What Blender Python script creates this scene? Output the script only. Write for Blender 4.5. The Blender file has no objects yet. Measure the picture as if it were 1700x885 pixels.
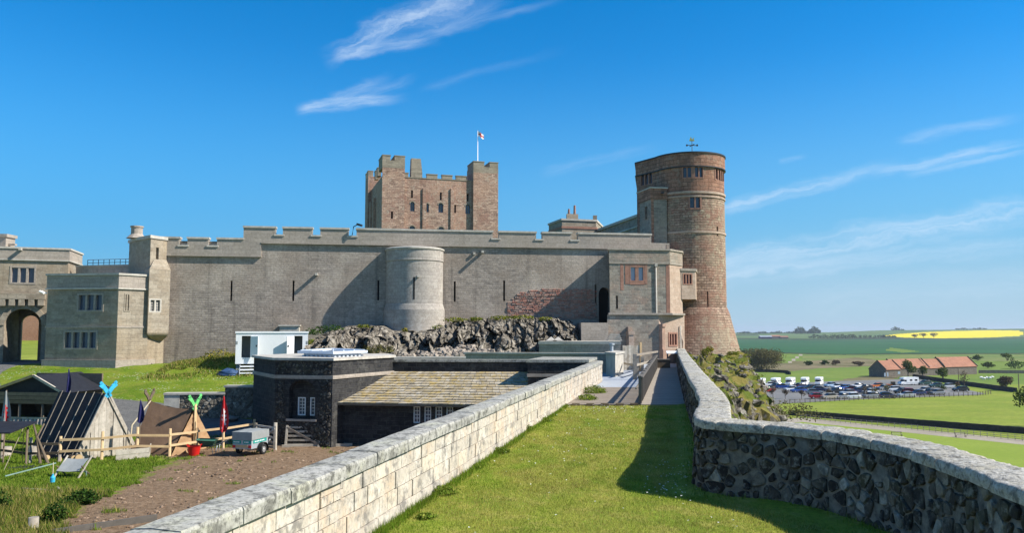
import bpy, math, random
import numpy as np
from mathutils import Vector, Matrix, noise
random.seed(7); rng = np.random.default_rng(7)
scene = bpy.context.scene
COL = scene.collection
rad = math.radians

# ------------------------------------------------------------------ camera, sky, sun, exposure
F = 1334.0; CX, CY = 850.0, 442.5            # focal length and centre of the photograph, in its pixels
PITCH = math.atan((549 - 442.5) / F)
cam_d = bpy.data.cameras.new('camera'); cam = bpy.data.objects.new('camera', cam_d); COL.objects.link(cam)
cam_d.sensor_width = 36; cam_d.lens = 36 * F / 1700
cam_d.clip_start = 0.1; cam_d.clip_end = 20000
cam.location = (0, 0, 0); cam.rotation_euler = (rad(90) + PITCH, 0, 0)
scene.camera = cam
scene.view_settings.view_transform = 'Standard'; scene.view_settings.look = 'None'
scene.view_settings.gamma = 1; scene.view_settings.use_curve_mapping = False
scene.view_settings.exposure = 0.6
scene.cycles.use_denoising = True
scene.cycles.max_bounces = 5; scene.cycles.diffuse_bounces = 3; scene.cycles.glossy_bounces = 2
scene.cycles.transmission_bounces = 2; scene.cycles.volume_bounces = 0; scene.cycles.transparent_max_bounces = 6
scene.cycles.sample_clamp_indirect = 4

SUN_EL = rad(41.0)
SUN_H = Vector((0.985, -0.172)).normalized()  # horizontal direction towards the sun
SUN_DIR = Vector((SUN_H.x * math.cos(SUN_EL), SUN_H.y * math.cos(SUN_EL), math.sin(SUN_EL)))
sun_d = bpy.data.lights.new('sun', 'SUN'); sun = bpy.data.objects.new('sun', sun_d); COL.objects.link(sun)
sun_d.energy = 4.9; sun_d.angle = rad(0.53); sun_d.color = (1.0, 0.95, 0.86)
sun.rotation_euler = SUN_DIR.to_track_quat('Z', 'Y').to_euler()

def ray(px, py):
    x = (px - CX) / F; v = (CY - py) / F
    return Vector((x, math.cos(PITCH) - v * math.sin(PITCH), math.sin(PITCH) + v * math.cos(PITCH)))
def P(px, py, Y):
    d = ray(px, py); return d * (Y / d.y)
def G(px, py, z):
    d = ray(px, py); return d * (z / d.z)

# ------------------------------------------------------------------ node helper
class NT:
    def __init__(s, tree): s.t = tree; s.t.nodes.clear()
    def n(s, typ, **kw):
        nd = s.t.nodes.new('ShaderNode' + typ)
        for k, v in kw.items():
            if k.startswith('i') and k[1:].isdigit(): sock = nd.inputs[int(k[1:])]
            else:
                nm = k.replace('_', ' ')
                sock = nd.inputs.get(nm)
                if sock is None:
                    setattr(nd, k, v); continue
            if isinstance(v, bpy.types.NodeSocket): s.t.links.new(v, sock)
            elif isinstance(v, bpy.types.Node): s.t.links.new(v.outputs[0], sock)
            else:
                if hasattr(sock.default_value, '__len__') and not hasattr(v, '__len__'): v = (v,) * len(sock.default_value)
                elif hasattr(sock.default_value, '__len__') and len(sock.default_value) == 4 and len(v) == 3: v = tuple(v) + (1,)
                sock.default_value = v
        return nd
    def math(s, op, a, b=0.0, c=None, clamp=False):
        kw = dict(i0=a, i1=b)
        if c is not None: kw['i2'] = c
        nd = s.t.nodes.new('ShaderNodeMath'); nd.operation = op; nd.use_clamp = clamp
        for k, v in kw.items():
            sock = nd.inputs[int(k[1:])]
            if isinstance(v, bpy.types.NodeSocket): s.t.links.new(v, sock)
            else: sock.default_value = v
        return nd.outputs[0]
    def mix(s, fac, a, b, typ='MIX'):
        nd = s.t.nodes.new('ShaderNodeMixRGB'); nd.blend_type = typ
        for i, v in enumerate((fac, a, b)):
            sock = nd.inputs[i]
            if isinstance(v, bpy.types.NodeSocket): s.t.links.new(v, sock)
            elif i == 0: sock.default_value = v
            else: sock.default_value = tuple(v) + (1,) if len(v) == 3 else v
        return nd.outputs[0]
    def ramp(s, fac, stops, interp='LINEAR'):
        nd = s.t.nodes.new('ShaderNodeValToRGB'); nd.color_ramp.interpolation = interp
        el = nd.color_ramp.elements
        while len(el) < len(stops): el.new(0.5)
        for e, (p, c) in zip(el, stops):
            e.position = p
            e.color = (c, c, c, 1) if not hasattr(c, '__len__') else tuple(c) + (1,)
        s.t.links.new(fac, nd.inputs[0]); return nd.outputs[0]
    def noise(s, vec, scale, detail=4, rough=.55, dist=0, out='Fac'):
        nd = s.n('TexNoise', Scale=scale, Detail=detail, Roughness=rough, Distortion=dist)
        if vec is not None: s.t.links.new(vec, nd.inputs['Vector'])
        return nd.outputs[out]
    def scalev(s, vec, sc, loc=(0, 0, 0)):
        nd = s.n('Mapping'); nd.inputs['Scale'].default_value = sc; nd.inputs['Location'].default_value = loc
        s.t.links.new(vec, nd.inputs['Vector']); return nd.outputs[0]
    def sep(s, vec):
        nd = s.n('SeparateXYZ'); s.t.links.new(vec, nd.inputs[0]); return nd.outputs
    def comb(s, x, y, z=0.0):
        nd = s.n('CombineXYZ')
        for i, v in enumerate((x, y, z)):
            if isinstance(v, bpy.types.NodeSocket): s.t.links.new(v, nd.inputs[i])
            else: nd.inputs[i].default_value = v
        return nd.outputs[0]
    def smooth(s, v, a, b):
        nd = s.n('MapRange'); nd.interpolation_type = 'SMOOTHSTEP'
        s.t.links.new(v, nd.inputs[0]); nd.inputs[1].default_value = a; nd.inputs[2].default_value = b
        return nd.outputs[0]

def newmat(name):
    m = bpy.data.materials.new(name); m.use_nodes = True
    return m, NT(m.node_tree)
def finish(m, t, col, rough=.85, height=None, bump=.3, bdist=.03, spec=.3, metal=0.0, **kw):
    p = t.n('BsdfPrincipled')
    def put(nm, v):
        if isinstance(v, bpy.types.NodeSocket): t.t.links.new(v, p.inputs[nm])
        else: p.inputs[nm].default_value = tuple(v) + (1,) if hasattr(v, '__len__') and len(v) == 3 else v
    put('Base Color', col); put('Roughness', rough); put('Specular IOR Level', spec); put('Metallic', metal)
    for k, v in kw.items(): put(k.replace('_', ' '), v)
    if height is not None:
        b = t.n('Bump', Strength=bump, Distance=bdist); t.t.links.new(height, b.inputs['Height'])
        t.t.links.new(b.outputs[0], p.inputs['Normal'])
    o = t.n('OutputMaterial'); t.t.links.new(p.outputs[0], o.inputs[0])
    return m
def UV(t): return t.n('UVMap').outputs[0]
def POS(t): return t.n('TexCoord').outputs['Object']
def RND(t): return t.n('Attribute', attribute_name='rnd').outputs['Fac']

# ------------------------------------------------------------------ world: sky with cirrus
world = bpy.data.worlds.new('World'); scene.world = world; world.use_nodes = True
wt = NT(world.node_tree)
sky = wt.n('TexSky', sky_type='NISHITA', sun_disc=False, sun_elevation=SUN_EL,
           sun_rotation=math.atan2(SUN_H.x, SUN_H.y), altitude=20, air_density=1.0, dust_density=0.0, ozone_density=6.0)
hs = wt.n('HueSaturation', Saturation=1.33, Value=1.08, Color=sky.outputs[0])
direc = wt.n('TexCoord').outputs['Generated']
dx, dy, dz = wt.sep(direc)
inv = wt.math('DIVIDE', 1.0, wt.math('MAXIMUM', dy, 0.05))
qu = wt.math('MULTIPLY', dx, inv); qw = wt.math('MULTIPLY', dz, inv)
qv = wt.comb(qu, qw, 0.0)
warp = wt.math('SUBTRACT', wt.noise(wt.scalev(qv, (3.0, 6.0, 1)), 3.0, 5, .6), 0.5)
warp2 = wt.math('SUBTRACT', wt.noise(wt.scalev(qv, (3.0, 6.0, 1), (7, 3, 2)), 9.0, 4, .6), 0.5)
def uw(px, py):
    d = ray(px, py); return d.x / d.y, d.z / d.y
total = None
CLOUDS = [  # x0, y0, x1, y1, half-width px, strength, warp px, stretch
    (528, 100, 900, -58, 30, .60, 36, 3), (545, 93, 740, 62, 17, .50, 12, 3), (600, 66, 800, -30, 34, .34, 34, 3), (660, 80, 860, -10, 18, .30, 20, 4),
    (486, 182, 690, 160, 15, .80, 12, 3), (545, 172, 660, 122, 17, .36, 24, 3), (590, 172, 700, 120, 13, .25, 16, 4),
    (690, 150, 960, 75, 13, .12, 14, 4), (700, 60, 960, -10, 12, .24, 12, 4), (890, 292, 1110, 236, 13, .20, 12, 4),
    (1170, 357, 1520, 262, 17, .62, 14, 4), (1440, 292, 1740, 226, 13, .62, 14, 4), (1490, 294, 1790, 236, 9, .45, 9, 5),
    (1480, 238, 1720, 186, 15, .28, 14, 4), (1290, 270, 1345, 255, 6, .25, 6, 3),
    (1080, 462, 2000, 296, 36, .66, 22, 5), (1060, 478, 1960, 372, 24, .42, 18, 5), (1300, 500, 2000, 440, 40, .22, 18, 5)]
for (x0, y0, x1, y1, hw, st, wp, stv) in CLOUDS:
    a = Vector(uw(x0, y0)); b = Vector(uw(x1, y1)); d = b - a; L = d.length; d.normalize(); nn = Vector((-d.y, d.x))
    ex = wt.math('SUBTRACT', qu, a.x); ey = wt.math('SUBTRACT', qw, a.y)
    s_ = wt.math('ADD', wt.math('MULTIPLY', ex, d.x / L), wt.math('MULTIPLY', ey, d.y / L))
    r_ = wt.math('ADD', wt.math('MULTIPLY', ex, nn.x / (hw / F)), wt.math('MULTIPLY', ey, nn.y / (hw / F)))
    r_ = wt.math('ADD', r_, wt.math('MULTIPLY', warp, 2.0 * wp / hw)); r_ = wt.math('ADD', r_, wt.math('MULTIPLY', warp2, 0.9))
    fib = wt.noise(wt.comb(wt.math('MULTIPLY', s_, L * 16.0 / stv), wt.math('MULTIPLY', r_, hw / F * 60), x0 * .37), 2.2, 6, .66)
    m_ = wt.math('MULTIPLY', wt.smooth(s_, 0.0, .14), wt.smooth(s_, 1.0, .55))
    m_ = wt.math('MULTIPLY', m_, wt.smooth(wt.math('ABSOLUTE', r_), 1.0, 0.0))
    m_ = wt.math('MULTIPLY', m_, wt.math('MULTIPLY', wt.smooth(fib, .2, .78), st * .82))
    total = m_ if total is None else wt.math('ADD', total, wt.math('MULTIPLY', m_, wt.math('SUBTRACT', 1.0, total)))
total = wt.math('MULTIPLY', total, wt.smooth(dy, .1, .3))
low = wt.math('MULTIPLY', wt.smooth(dz, .34, .02), .92)
lowc = wt.mix(wt.smooth(dz, .14, .02), wt.mix(wt.smooth(dx, -.55, .5), (.42, 2.35, 4.7), (1.2, 3.2, 5.1)), wt.mix(wt.smooth(dx, -.5, .4), (1.0, 3.0, 4.9), (2.5, 3.85, 5.1)))
skyb = wt.mix(low, wt.mix(1.0, hs.outputs[0], (1.0, 1.13, 1.08), 'MULTIPLY'), lowc)
# white fill added to unseen sky near the sun and behind, neutralising blue shade
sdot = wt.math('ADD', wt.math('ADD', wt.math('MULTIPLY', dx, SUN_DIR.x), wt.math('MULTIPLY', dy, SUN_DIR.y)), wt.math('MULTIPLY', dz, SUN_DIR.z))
sky_fill = wt.math('MAXIMUM', wt.math('MULTIPLY', wt.smooth(sdot, .62, .97), .45), wt.math('MULTIPLY', wt.smooth(dy, .25, -.35), .2))
skyb = wt.mix(sky_fill, skyb, (2.3, 2.5, 2.9))
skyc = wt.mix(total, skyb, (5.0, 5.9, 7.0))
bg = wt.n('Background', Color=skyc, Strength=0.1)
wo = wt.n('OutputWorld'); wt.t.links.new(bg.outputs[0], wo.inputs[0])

# ------------------------------------------------------------------ mesh builder
WORLD = {}                                            # world origin of every object made here
def tag(o, label=None, cat=None, group=None, kind=None):
    if label: o['label'] = label
    if cat: o['category'] = cat
    if group: o['group'] = group
    if kind: o['kind'] = kind
    return o
def thing(name, loc, label, cat, group=None):
    o = bpy.data.objects.new(name, None); o.empty_display_size = .3; COL.objects.link(o)
    o.location = loc; WORLD[o.name] = Vector(loc)
    return tag(o, label, cat, group)

class MB:
    def __init__(s): s.v = []; s.f = []; s.uv = []; s.sm = []; s.r = []; s.mi = []
    def face(s, pts, uv=None, sm=False, r=None, mi=0):
        i = len(s.v); s.v += [tuple(p) for p in pts]; s.f.append(tuple(range(i, i + len(pts))))
        s.uv.append(uv); s.sm.append(sm); s.r.append(random.random() if r is None else r); s.mi.append(mi)
    def hexa(s, c, r=None, mi=0):                     # 8 corners: bottom ccw 0-3, top ccw 4-7
        r = random.random() if r is None else r
        for q in ((0, 3, 2, 1), (4, 5, 6, 7), (0, 1, 5, 4), (1, 2, 6, 5), (2, 3, 7, 6), (3, 0, 4, 7)):
            s.face([c[k] for k in q], r=r, mi=mi)
    def box(s, x0, x1, y0, y1, z0, z1, r=None, mi=0):
        s.hexa([(x0, y0, z0), (x1, y0, z0), (x1, y1, z0), (x0, y1, z0), (x0, y0, z1), (x1, y0, z1), (x1, y1, z1), (x0, y1, z1)], r, mi)
    def mbox(s, m, u0, u1, z0, z1, d0, d1, r=None, mi=0):   # box in a wall's own frame, d0 outermost
        s.hexa([m(u0, z0, d0), m(u1, z0, d0), m(u1, z0, d1), m(u0, z0, d1), m(u0, z1, d0), m(u1, z1, d0), m(u1, z1, d1), m(u0, z1, d1)], r, mi)
    def prism(s, poly, z0, z1, r=None, mi=0, cap=True, bottom=True):   # poly counter-clockwise seen from above
        r = random.random() if r is None else r; n = len(poly)
        z0f = z0 if callable(z0) else (lambda p: z0); z1f = z1 if callable(z1) else (lambda p: z1)
        lo = [(p[0], p[1], z0f(p)) for p in poly]; hi = [(p[0], p[1], z1f(p)) for p in poly]
        for i in range(n):
            j = (i + 1) % n; s.face([lo[i], lo[j], hi[j], hi[i]], r=r, mi=mi)
        if cap:
            s.face(hi, r=r, mi=mi)
            if bottom: s.face(lo[::-1], r=r, mi=mi)
    def bar(s, a, b, w, h, up=(0, 0, 1), r=None, mi=0):
        a = Vector(a); b = Vector(b); d = (b - a).normalized(); up = Vector(up)
        if abs(d.dot(up)) > .97: up = Vector((0, 1, 0))
        x = d.cross(up).normalized() * (w / 2); y = x.cross(d).normalized() * (h / 2)
        s.hexa([a - x - y, a + x - y, b + x - y, b - x - y, a - x + y, a + x + y, b + x + y, b - x + y], r, mi)
    def tube(s, pts, rs, n=8, sm=True, cap=True, r=None, mi=0):
        r = random.random() if r is None else r
        pts = [Vector(p) for p in pts]
        if not hasattr(rs, '__len__'): rs = [rs] * len(pts)
        rings = []
        for k, p in enumerate(pts):
            d = (pts[min(k + 1, len(pts) - 1)] - pts[max(k - 1, 0)]).normalized()
            a = Vector((0, 0, 1)) if abs(d.z) < .9 else Vector((1, 0, 0))
            x = d.cross(a).normalized(); y = d.cross(x).normalized()
            b = len(s.v)
            for i in range(n):
                t = 2 * math.pi * i / n; s.v.append(tuple(p + (x * math.cos(t) + y * math.sin(t)) * rs[k]))
            rings.append(b)
        for k in range(len(pts) - 1):
            for i in range(n):
                j = (i + 1) % n
                s.f.append((rings[k] + i, rings[k] + j, rings[k + 1] + j, rings[k + 1] + i)); s.uv.append(None); s.sm.append(sm); s.r.append(r); s.mi.append(mi)
        if cap:
            for b in (rings[0], rings[-1]):
                s.f.append(tuple(b + i for i in range(n))); s.uv.append(None); s.sm.append(False); s.r.append(r); s.mi.append(mi)
    def lathe(s, c, prof, n=40, a0=0.0, a1=2 * math.pi, mi=0):   # prof: (radius, z); angle 0 faces -y, grows towards +x
        Rm = max(p[0] for p in prof)
        for k in range(len(prof) - 1):
            b = len(s.v)
            for (rr, z) in (prof[k], prof[k + 1]):
                for i in range(n + 1):
                    t = a0 + (a1 - a0) * i / n; s.v.append((c[0] + rr * math.sin(t), c[1] - rr * math.cos(t), z))
            z0, z1 = prof[k][1], prof[k + 1][1]
            if abs(z0 - z1) < 1e-6: z0, z1 = prof[k][0], prof[k + 1][0]
            for i in range(n):
                u0 = (a0 + (a1 - a0) * i / n) * Rm; u1 = (a0 + (a1 - a0) * (i + 1) / n) * Rm
                s.f.append((b + i, b + i + 1, b + n + 1 + i + 1, b + n + 1 + i)); s.uv.append([(u0, z0), (u1, z0), (u1, z1), (u0, z1)])
                s.sm.append(True); s.r.append(.5); s.mi.append(mi)
    def grid(s, pts, nu, nv, sm=True, uvf=None, r=.5, mi=None, wrap=False):      # pts row-major nv rows of nu points
        b = len(s.v); s.v += [tuple(p) for p in pts]
        for j in range(nv - 1):
            for i in range(nu - 1):
                q = (b + j * nu + i, b + j * nu + i + 1, b + (j + 1) * nu + i + 1, b + (j + 1) * nu + i)
                s.f.append(q); s.sm.append(sm); s.r.append(r); s.mi.append(0 if mi is None else mi(i, j))
                s.uv.append(None if uvf is None else [uvf(i, j), uvf(i + 1, j), uvf(i + 1, j + 1), uvf(i, j + 1)])
    def build(s, name, mat, parent=None, loc=None):
        V = np.array(s.v, dtype=np.float64).reshape(-1, 3)
        if loc is None: loc = WORLD[parent.name] if parent is not None else Vector(((V[:, 0].min() + V[:, 0].max()) / 2, (V[:, 1].min() + V[:, 1].max()) / 2, V[:, 2].min()))
        loc = Vector(loc)
        me = bpy.data.meshes.new(name)
        me.from_pydata((V - np.array(loc)).tolist(), [], s.f)
        uvl = me.uv_layers.new(name='UVMap'); data = np.empty((len(me.loops), 2), dtype=np.float32); k = 0
        for fi, f in enumerate(s.f):
            uv = s.uv[fi]
            if uv is None:
                p0, p1, p2 = (Vector(s.v[f[i]]) for i in (0, 1, 2))
                n = (p1 - p0).cross(p2 - p0)
                if n.length < 1e-12 and len(f) > 3: n = (p2 - p0).cross(Vector(s.v[f[3]]) - p0)
                n = n.normalized() if n.length > 0 else Vector((0, 0, 1))
                if abs(n.z) > .85: uv = [(s.v[i][0], s.v[i][1]) for i in f]
                else:
                    t = Vector((-n.y, n.x, 0)).normalized(); b = n.cross(t)
                    uv = [(Vector(s.v[i]).dot(t), Vector(s.v[i]).dot(b)) for i in f]
            data[k:k + len(f)] = uv; k += len(f)
        uvl.data.foreach_set('uv', data.ravel())
        me.polygons.foreach_set('use_smooth', np.array(s.sm, dtype=bool))
        me.polygons.foreach_set('material_index', np.array(s.mi, dtype=np.int32))
        at = me.attributes.new('rnd', 'FLOAT', 'FACE'); at.data.foreach_set('value', np.array(s.r, dtype=np.float32))
        for m in (mat if isinstance(mat, (list, tuple)) else [mat]): me.materials.append(m)
        me.update()
        o = bpy.data.objects.new(name, me); COL.objects.link(o)
        WORLD[o.name] = loc
        if parent is not None:
            o.parent = parent; o.location = loc - WORLD[parent.name]
        else: o.location = loc
        return o

def kids(o): return list(o.children)
def dup(o, parent=None, loc=None, rz=None, scale=None, label=None, swap=None):   # a thing, its parts and their sub-parts
    c = o.copy(); COL.objects.link(c)
    if parent is not None: c.parent = parent
    if loc is not None: c.location = loc
    if rz is not None: c.rotation_euler = (0, 0, rz)
    if scale is not None: c.scale = scale if hasattr(scale, '__len__') else (scale,) * 3
    if label: c['label'] = label
    if swap and c.type == 'MESH' and c.material_slots and c.material_slots[0].material == swap[0]:
        c.material_slots[0].link = 'OBJECT'; c.material_slots[0].material = swap[1]
    for ch in kids(o): dup(ch, c, swap=swap)
    return c

class Edge:                                           # a vertical wall plane from a to b, left to right seen from outside
    def __init__(s, a, b):
        s.a = Vector((a[0], a[1])); s.b = Vector((b[0], b[1])); s.L = (s.b - s.a).length; s.t = (s.b - s.a).normalized(); s.n = Vector((s.t.y, -s.t.x))
    def __call__(s, u, z, d=0.0):
        p = s.a + s.t * u - s.n * d; return (p.x, p.y, z)
    def px(s, px, py):
        d = ray(px, py); k = s.n.dot(s.a) / (s.n.x * d.x + s.n.y * d.y); p = d * k
        return (Vector((p.x, p.y)) - s.a).dot(s.t), p.z
class Cyl:
    def __init__(s, c, R): s.c = Vector((c[0], c[1])); s.R = R
    def __call__(s, u, z, d=0.0):
        t = u / s.R; return (s.c.x + (s.R - d) * math.sin(t), s.c.y - (s.R - d) * math.cos(t), z)
    def px(s, px, py):
        d = ray(px, py); o = -s.c; A = d.x ** 2 + d.y ** 2; B = o.x * d.x + o.y * d.y; C = o.length_squared - s.R ** 2
        D = B * B - A * C; k = (-B - math.sqrt(max(D, 0))) / A; p = d * k
        return math.atan2(p.x - s.c.x, -(p.y - s.c.y)) * s.R, p.z
class Hole:
    def __init__(s, u0, u1, z0, z1, arch=0.0): s.u0, s.u1, s.z0, s.z1, s.arch = u0, u1, z0, z1, arch
def hole_px(m, x0, y0, x1, y1, arch=0.0):             # opening from its corners in the photograph
    u0, z1 = m.px(x0, y0); u1, z0 = m.px(x1, y1); u0b, z1b = m.px(x0, y1); u1b, z1c = m.px(x1, y0)
    return Hole((u0 + u0b) / 2, (u1 + u1b) / 2, (z0 + z1b) / 2, (z1 + z1c) / 2, arch)
def wall_face(mb, m, u0, u1, z0, z1, holes=(), reveal=.25, du=None, mi=0):
    us = {u0, u1}; zs = {z0, z1}
    for h in holes: us |= {h.u0, h.u1}; zs |= {h.z0, h.z1}
    if du:
        n = max(1, int((u1 - u0) / du)); us |= {u0 + (u1 - u0) * i / n for i in range(n + 1)}
    us = sorted(u for u in us if u0 - 1e-6 <= u <= u1 + 1e-6); zs = sorted(z for z in zs if z0 - 1e-6 <= z <= z1 + 1e-6)
    for ua, ub in zip(us, us[1:]):
        if ub - ua < 1e-5: continue
        for za, zb in zip(zs, zs[1:]):
            if zb - za < 1e-5: continue
            uc, zc = (ua + ub) / 2, (za + zb) / 2
            if any(h.u0 < uc < h.u1 and h.z0 < zc < h.z1 for h in holes): continue
            mb.face([m(ua, za), m(ub, za), m(ub, zb), m(ua, zb)], [(ua, za), (ub, za), (ub, zb), (ua, zb)], r=.5, mi=mi)
    for h in holes:
        r = reveal; zt = h.z1 - h.arch
        mb.face([m(h.u0, h.z0), m(h.u0, zt), m(h.u0, zt, r), m(h.u0, h.z0, r)], r=.5, mi=mi)
        mb.face([m(h.u1, h.z0), m(h.u1, h.z0, r), m(h.u1, zt, r), m(h.u1, zt)], r=.5, mi=mi)
        mb.face([m(h.u0, h.z0), m(h.u0, h.z0, r), m(h.u1, h.z0, r), m(h.u1, h.z0)], r=.5, mi=mi)
        if h.arch <= 0: mb.face([m(h.u0, h.z1), m(h.u1, h.z1), m(h.u1, h.z1, r), m(h.u0, h.z1, r)], r=.5, mi=mi)
        else:
            N = 12; uc = (h.u0 + h.u1) / 2; hw = (h.u1 - h.u0) / 2
            c = [(uc - hw * math.cos(math.pi * i / N), zt + h.arch * math.sin(math.pi * i / N)) for i in range(N + 1)]
            for i in range(N):
                a, b = c[i], c[i + 1]; k = (h.u0, h.z1) if i < N // 2 else (h.u1, h.z1)
                mb.face([m(*a), m(*b), m(*k)], [a, b, k], r=.5, mi=mi)
                mb.face([m(*a), m(*a, r), m(*b, r), m(*b)], r=.5, mi=mi)
            mb.face([m(h.u0, h.z1), m(uc, h.z1), m(uc, h.z1, .001)], r=.5, mi=mi)
def window(parent, m, h, lights, fmat, gmat, fw=.1, mw=.09, depth=.16, rows=0, cols=0, bar=.025, out=0.0, name='window', head=None, sill=True):
    f = MB(); g = MB()
    f.mbox(m, h.u0 - .0, h.u0 + fw, h.z0, h.z1, out, depth); f.mbox(m, h.u1 - fw, h.u1, h.z0, h.z1, out, depth)
    f.mbox(m, h.u0 + fw, h.u1 - fw, h.z0, h.z0 + fw, out, depth); f.mbox(m, h.u0 + fw, h.u1 - fw, h.z1 - fw, h.z1, out, depth)
    iu0, iu1, iz0, iz1 = h.u0 + fw, h.u1 - fw, h.z0 + fw, h.z1 - fw
    w = (iu1 - iu0 - mw * (lights - 1)) / lights
    for i in range(lights):
        a = iu0 + i * (w + mw)
        if i: f.mbox(m, a - mw, a, iz0, iz1, out + .02, depth)
        g.face([m(a, iz0, depth - .015), m(a + w, iz0, depth - .015), m(a + w, iz1, depth - .015), m(a, iz1, depth - .015)])
        for c in range(1, cols): f.mbox(m, a + w * c / cols - bar / 2, a + w * c / cols + bar / 2, iz0, iz1, depth - .04, depth - .02)
        for c in range(1, rows):
            z = iz0 + (iz1 - iz0) * c / rows; f.mbox(m, a, a + w, z - bar / 2, z + bar / 2, depth - .043, depth - .017)
    o = f.build(name, fmat, parent); g.build('pane', gmat, o); return o
def leafcloud(mb, clumps, n, size, seed=0, flat=.0):  # clumps: (centre, radii); leaf faces spread through each volume
    R = random.Random(seed)
    wsum = sum(c[1][0] * c[1][1] * c[1][2] for c in clumps)
    for c, rr in clumps:
        for _ in range(max(3, int(n * rr[0] * rr[1] * rr[2] / wsum))):
            while True:
                p = Vector((R.uniform(-1, 1), R.uniform(-1, 1), R.uniform(-1, 1)))
                if p.length <= 1: break
            k = .55 + .45 * R.random(); p = p.normalized() * (p.length ** .5) * (k + .15)
            q = Vector((c[0] + p.x * rr[0], c[1] + p.y * rr[1], c[2] + p.z * rr[2]))
            nn = Vector((R.gauss(0, 1) + p.x, R.gauss(0, 1) + p.y, R.gauss(0, 1) + .8 + p.z)).normalized()
            a = nn.cross(Vector((R.gauss(0, 1), R.gauss(0, 1), R.gauss(0, 1)))).normalized(); b = nn.cross(a)
            s_ = size * R.uniform(.6, 1.3)
            mb.face([q - a * s_, q - b * s_ * .6, q + a * s_, q + b * s_ * .6], r=R.random())
# ------------------------------------------------------------------ materials
def stone(name, c1, c2, mortar, bw=.5, bh=.22, ms=.012, stain=(.45, .42, .38), stain_amt=.45, lich=None, lich_amt=.4, bump=.45, rough=.9, wob=.03, streak=.25, fine=.25, tint=None, tint_scale=.25, big=.45, tint2=None):
    m, t = newmat(name); uv = UV(t); pos = POS(t)
    nv = t.n('TexNoise', Scale=2.3, Detail=3); t.t.links.new(uv, nv.inputs['Vector'])
    off = t.n('VectorMath', operation='SUBTRACT'); t.t.links.new(nv.outputs['Color'], off.inputs[0]); off.inputs[1].default_value = (.5, .5, .5)
    sc = t.n('VectorMath', operation='SCALE'); t.t.links.new(off.outputs[0], sc.inputs[0]); sc.inputs['Scale'].default_value = wob
    ad = t.n('VectorMath', operation='ADD'); t.t.links.new(uv, ad.inputs[0]); t.t.links.new(sc.outputs[0], ad.inputs[1])
    br = t.n('TexBrick', Scale=1.0, Color1=c1, Color2=c2, Mortar=mortar, Mortar_Size=ms, Mortar_Smooth=.25, Bias=0.0, Brick_Width=bw, Row_Height=bh, Vector=ad.outputs[0])
    col = br.outputs['Color']
    # whole stones of another colour
    sn = t.noise(t.scalev(uv, (.9 / bw, .8 / bh, 1)), .55, 2, .6)
    col = t.mix(t.math('MULTIPLY', t.smooth(sn, .52, .64), big), col, [c * .62 for c in c2], 'MIX')
    if tint: col = t.mix(t.math('MULTIPLY', t.smooth(t.noise(pos, tint_scale, 5, .65), .44, .62), tint[3]), col, tint[:3])
    if tint2: col = t.mix(t.math('MULTIPLY', t.smooth(t.noise(t.scalev(pos, (1, 1, 1.6), (4, 9, 2)), tint2[4], 6, .7), .50, .60), tint2[3]), col, tint2[:3])
    n1 = t.noise(pos, .33, 6, .62)
    col = t.mix(t.math('MULTIPLY', t.smooth(n1, .42, .68), stain_amt), col, [a * b * 1.3 for a, b in zip(stain, c1)])
    st = t.noise(t.scalev(uv, (1.6, .13, 1)), 1.1, 5, .6)
    col = t.mix(t.math('MULTIPLY', t.smooth(st, .5, .75), streak), col, [c * .35 for c in c2])
    n2 = t.noise(pos, 7.0, 5, .7)
    col = t.mix(1.0, col, t.ramp(n2, [(.25, 1 - fine), (.75, 1 + fine)]), 'MULTIPLY')
    if lich:
        ln = t.noise(pos, 2.6, 6, .7); ln2 = t.noise(pos, .3, 3)
        col = t.mix(t.math('MULTIPLY', t.math('MULTIPLY', t.smooth(ln, .52, .6), t.smooth(ln2, .4, .6)), lich_amt), col, lich)
    hgt = t.math('ADD', t.math('MULTIPLY', br.outputs['Fac'], -1.0), t.math('ADD', t.math('MULTIPLY', n2, .5), t.math('MULTIPLY', sn, .7)))
    return finish(m, t, col, rough, hgt, bump, .04, .2)

def plain(name, c, rough=.7, var=.18, scale=6.0, bump=.15, metal=0.0, spec=.3, dirt=None, dirt_amt=.4):
    m, t = newmat(name); pos = POS(t); n = t.noise(pos, scale, 5, .65)
    col = t.mix(1.0, c, t.ramp(n, [(.25, 1 - var), (.75, 1 + var)]), 'MULTIPLY')
    if dirt: col = t.mix(t.math('MULTIPLY', t.smooth(t.noise(pos, scale * .4, 6, .7), .5, .66), dirt_amt), col, dirt)
    return finish(m, t, col, rough, n if bump else None, bump, .01, spec, metal)

def byrnd(name, stops, rough=.85, scale=9.0, var=.25, bump=.35, bdist=.02, spec=.2, dirt=None, dirt_amt=.5, dirt_scale=2.5, pos_scale=None):
    m, t = newmat(name); pos = POS(t); n = t.noise(pos, scale, 6, .68)
    col = t.ramp(RND(t), stops)
    col = t.mix(1.0, col, t.ramp(n, [(.22, 1 - var), (.78, 1 + var)]), 'MULTIPLY')
    if dirt:
        for k, (dc, da, ds) in enumerate(dirt if isinstance(dirt[0], tuple) and hasattr(dirt[0][0], '__len__') else [(dirt, dirt_amt, dirt_scale)]):
            col = t.mix(t.math('MULTIPLY', t.smooth(t.noise(t.scalev(pos, (1, 1, 1), (k * 7.3, 1, 2)), ds, 6, .7), .5, .64), da), col, dc)
    return finish(m, t, col, rough, n if bump else None, bump, bdist, spec)

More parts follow.
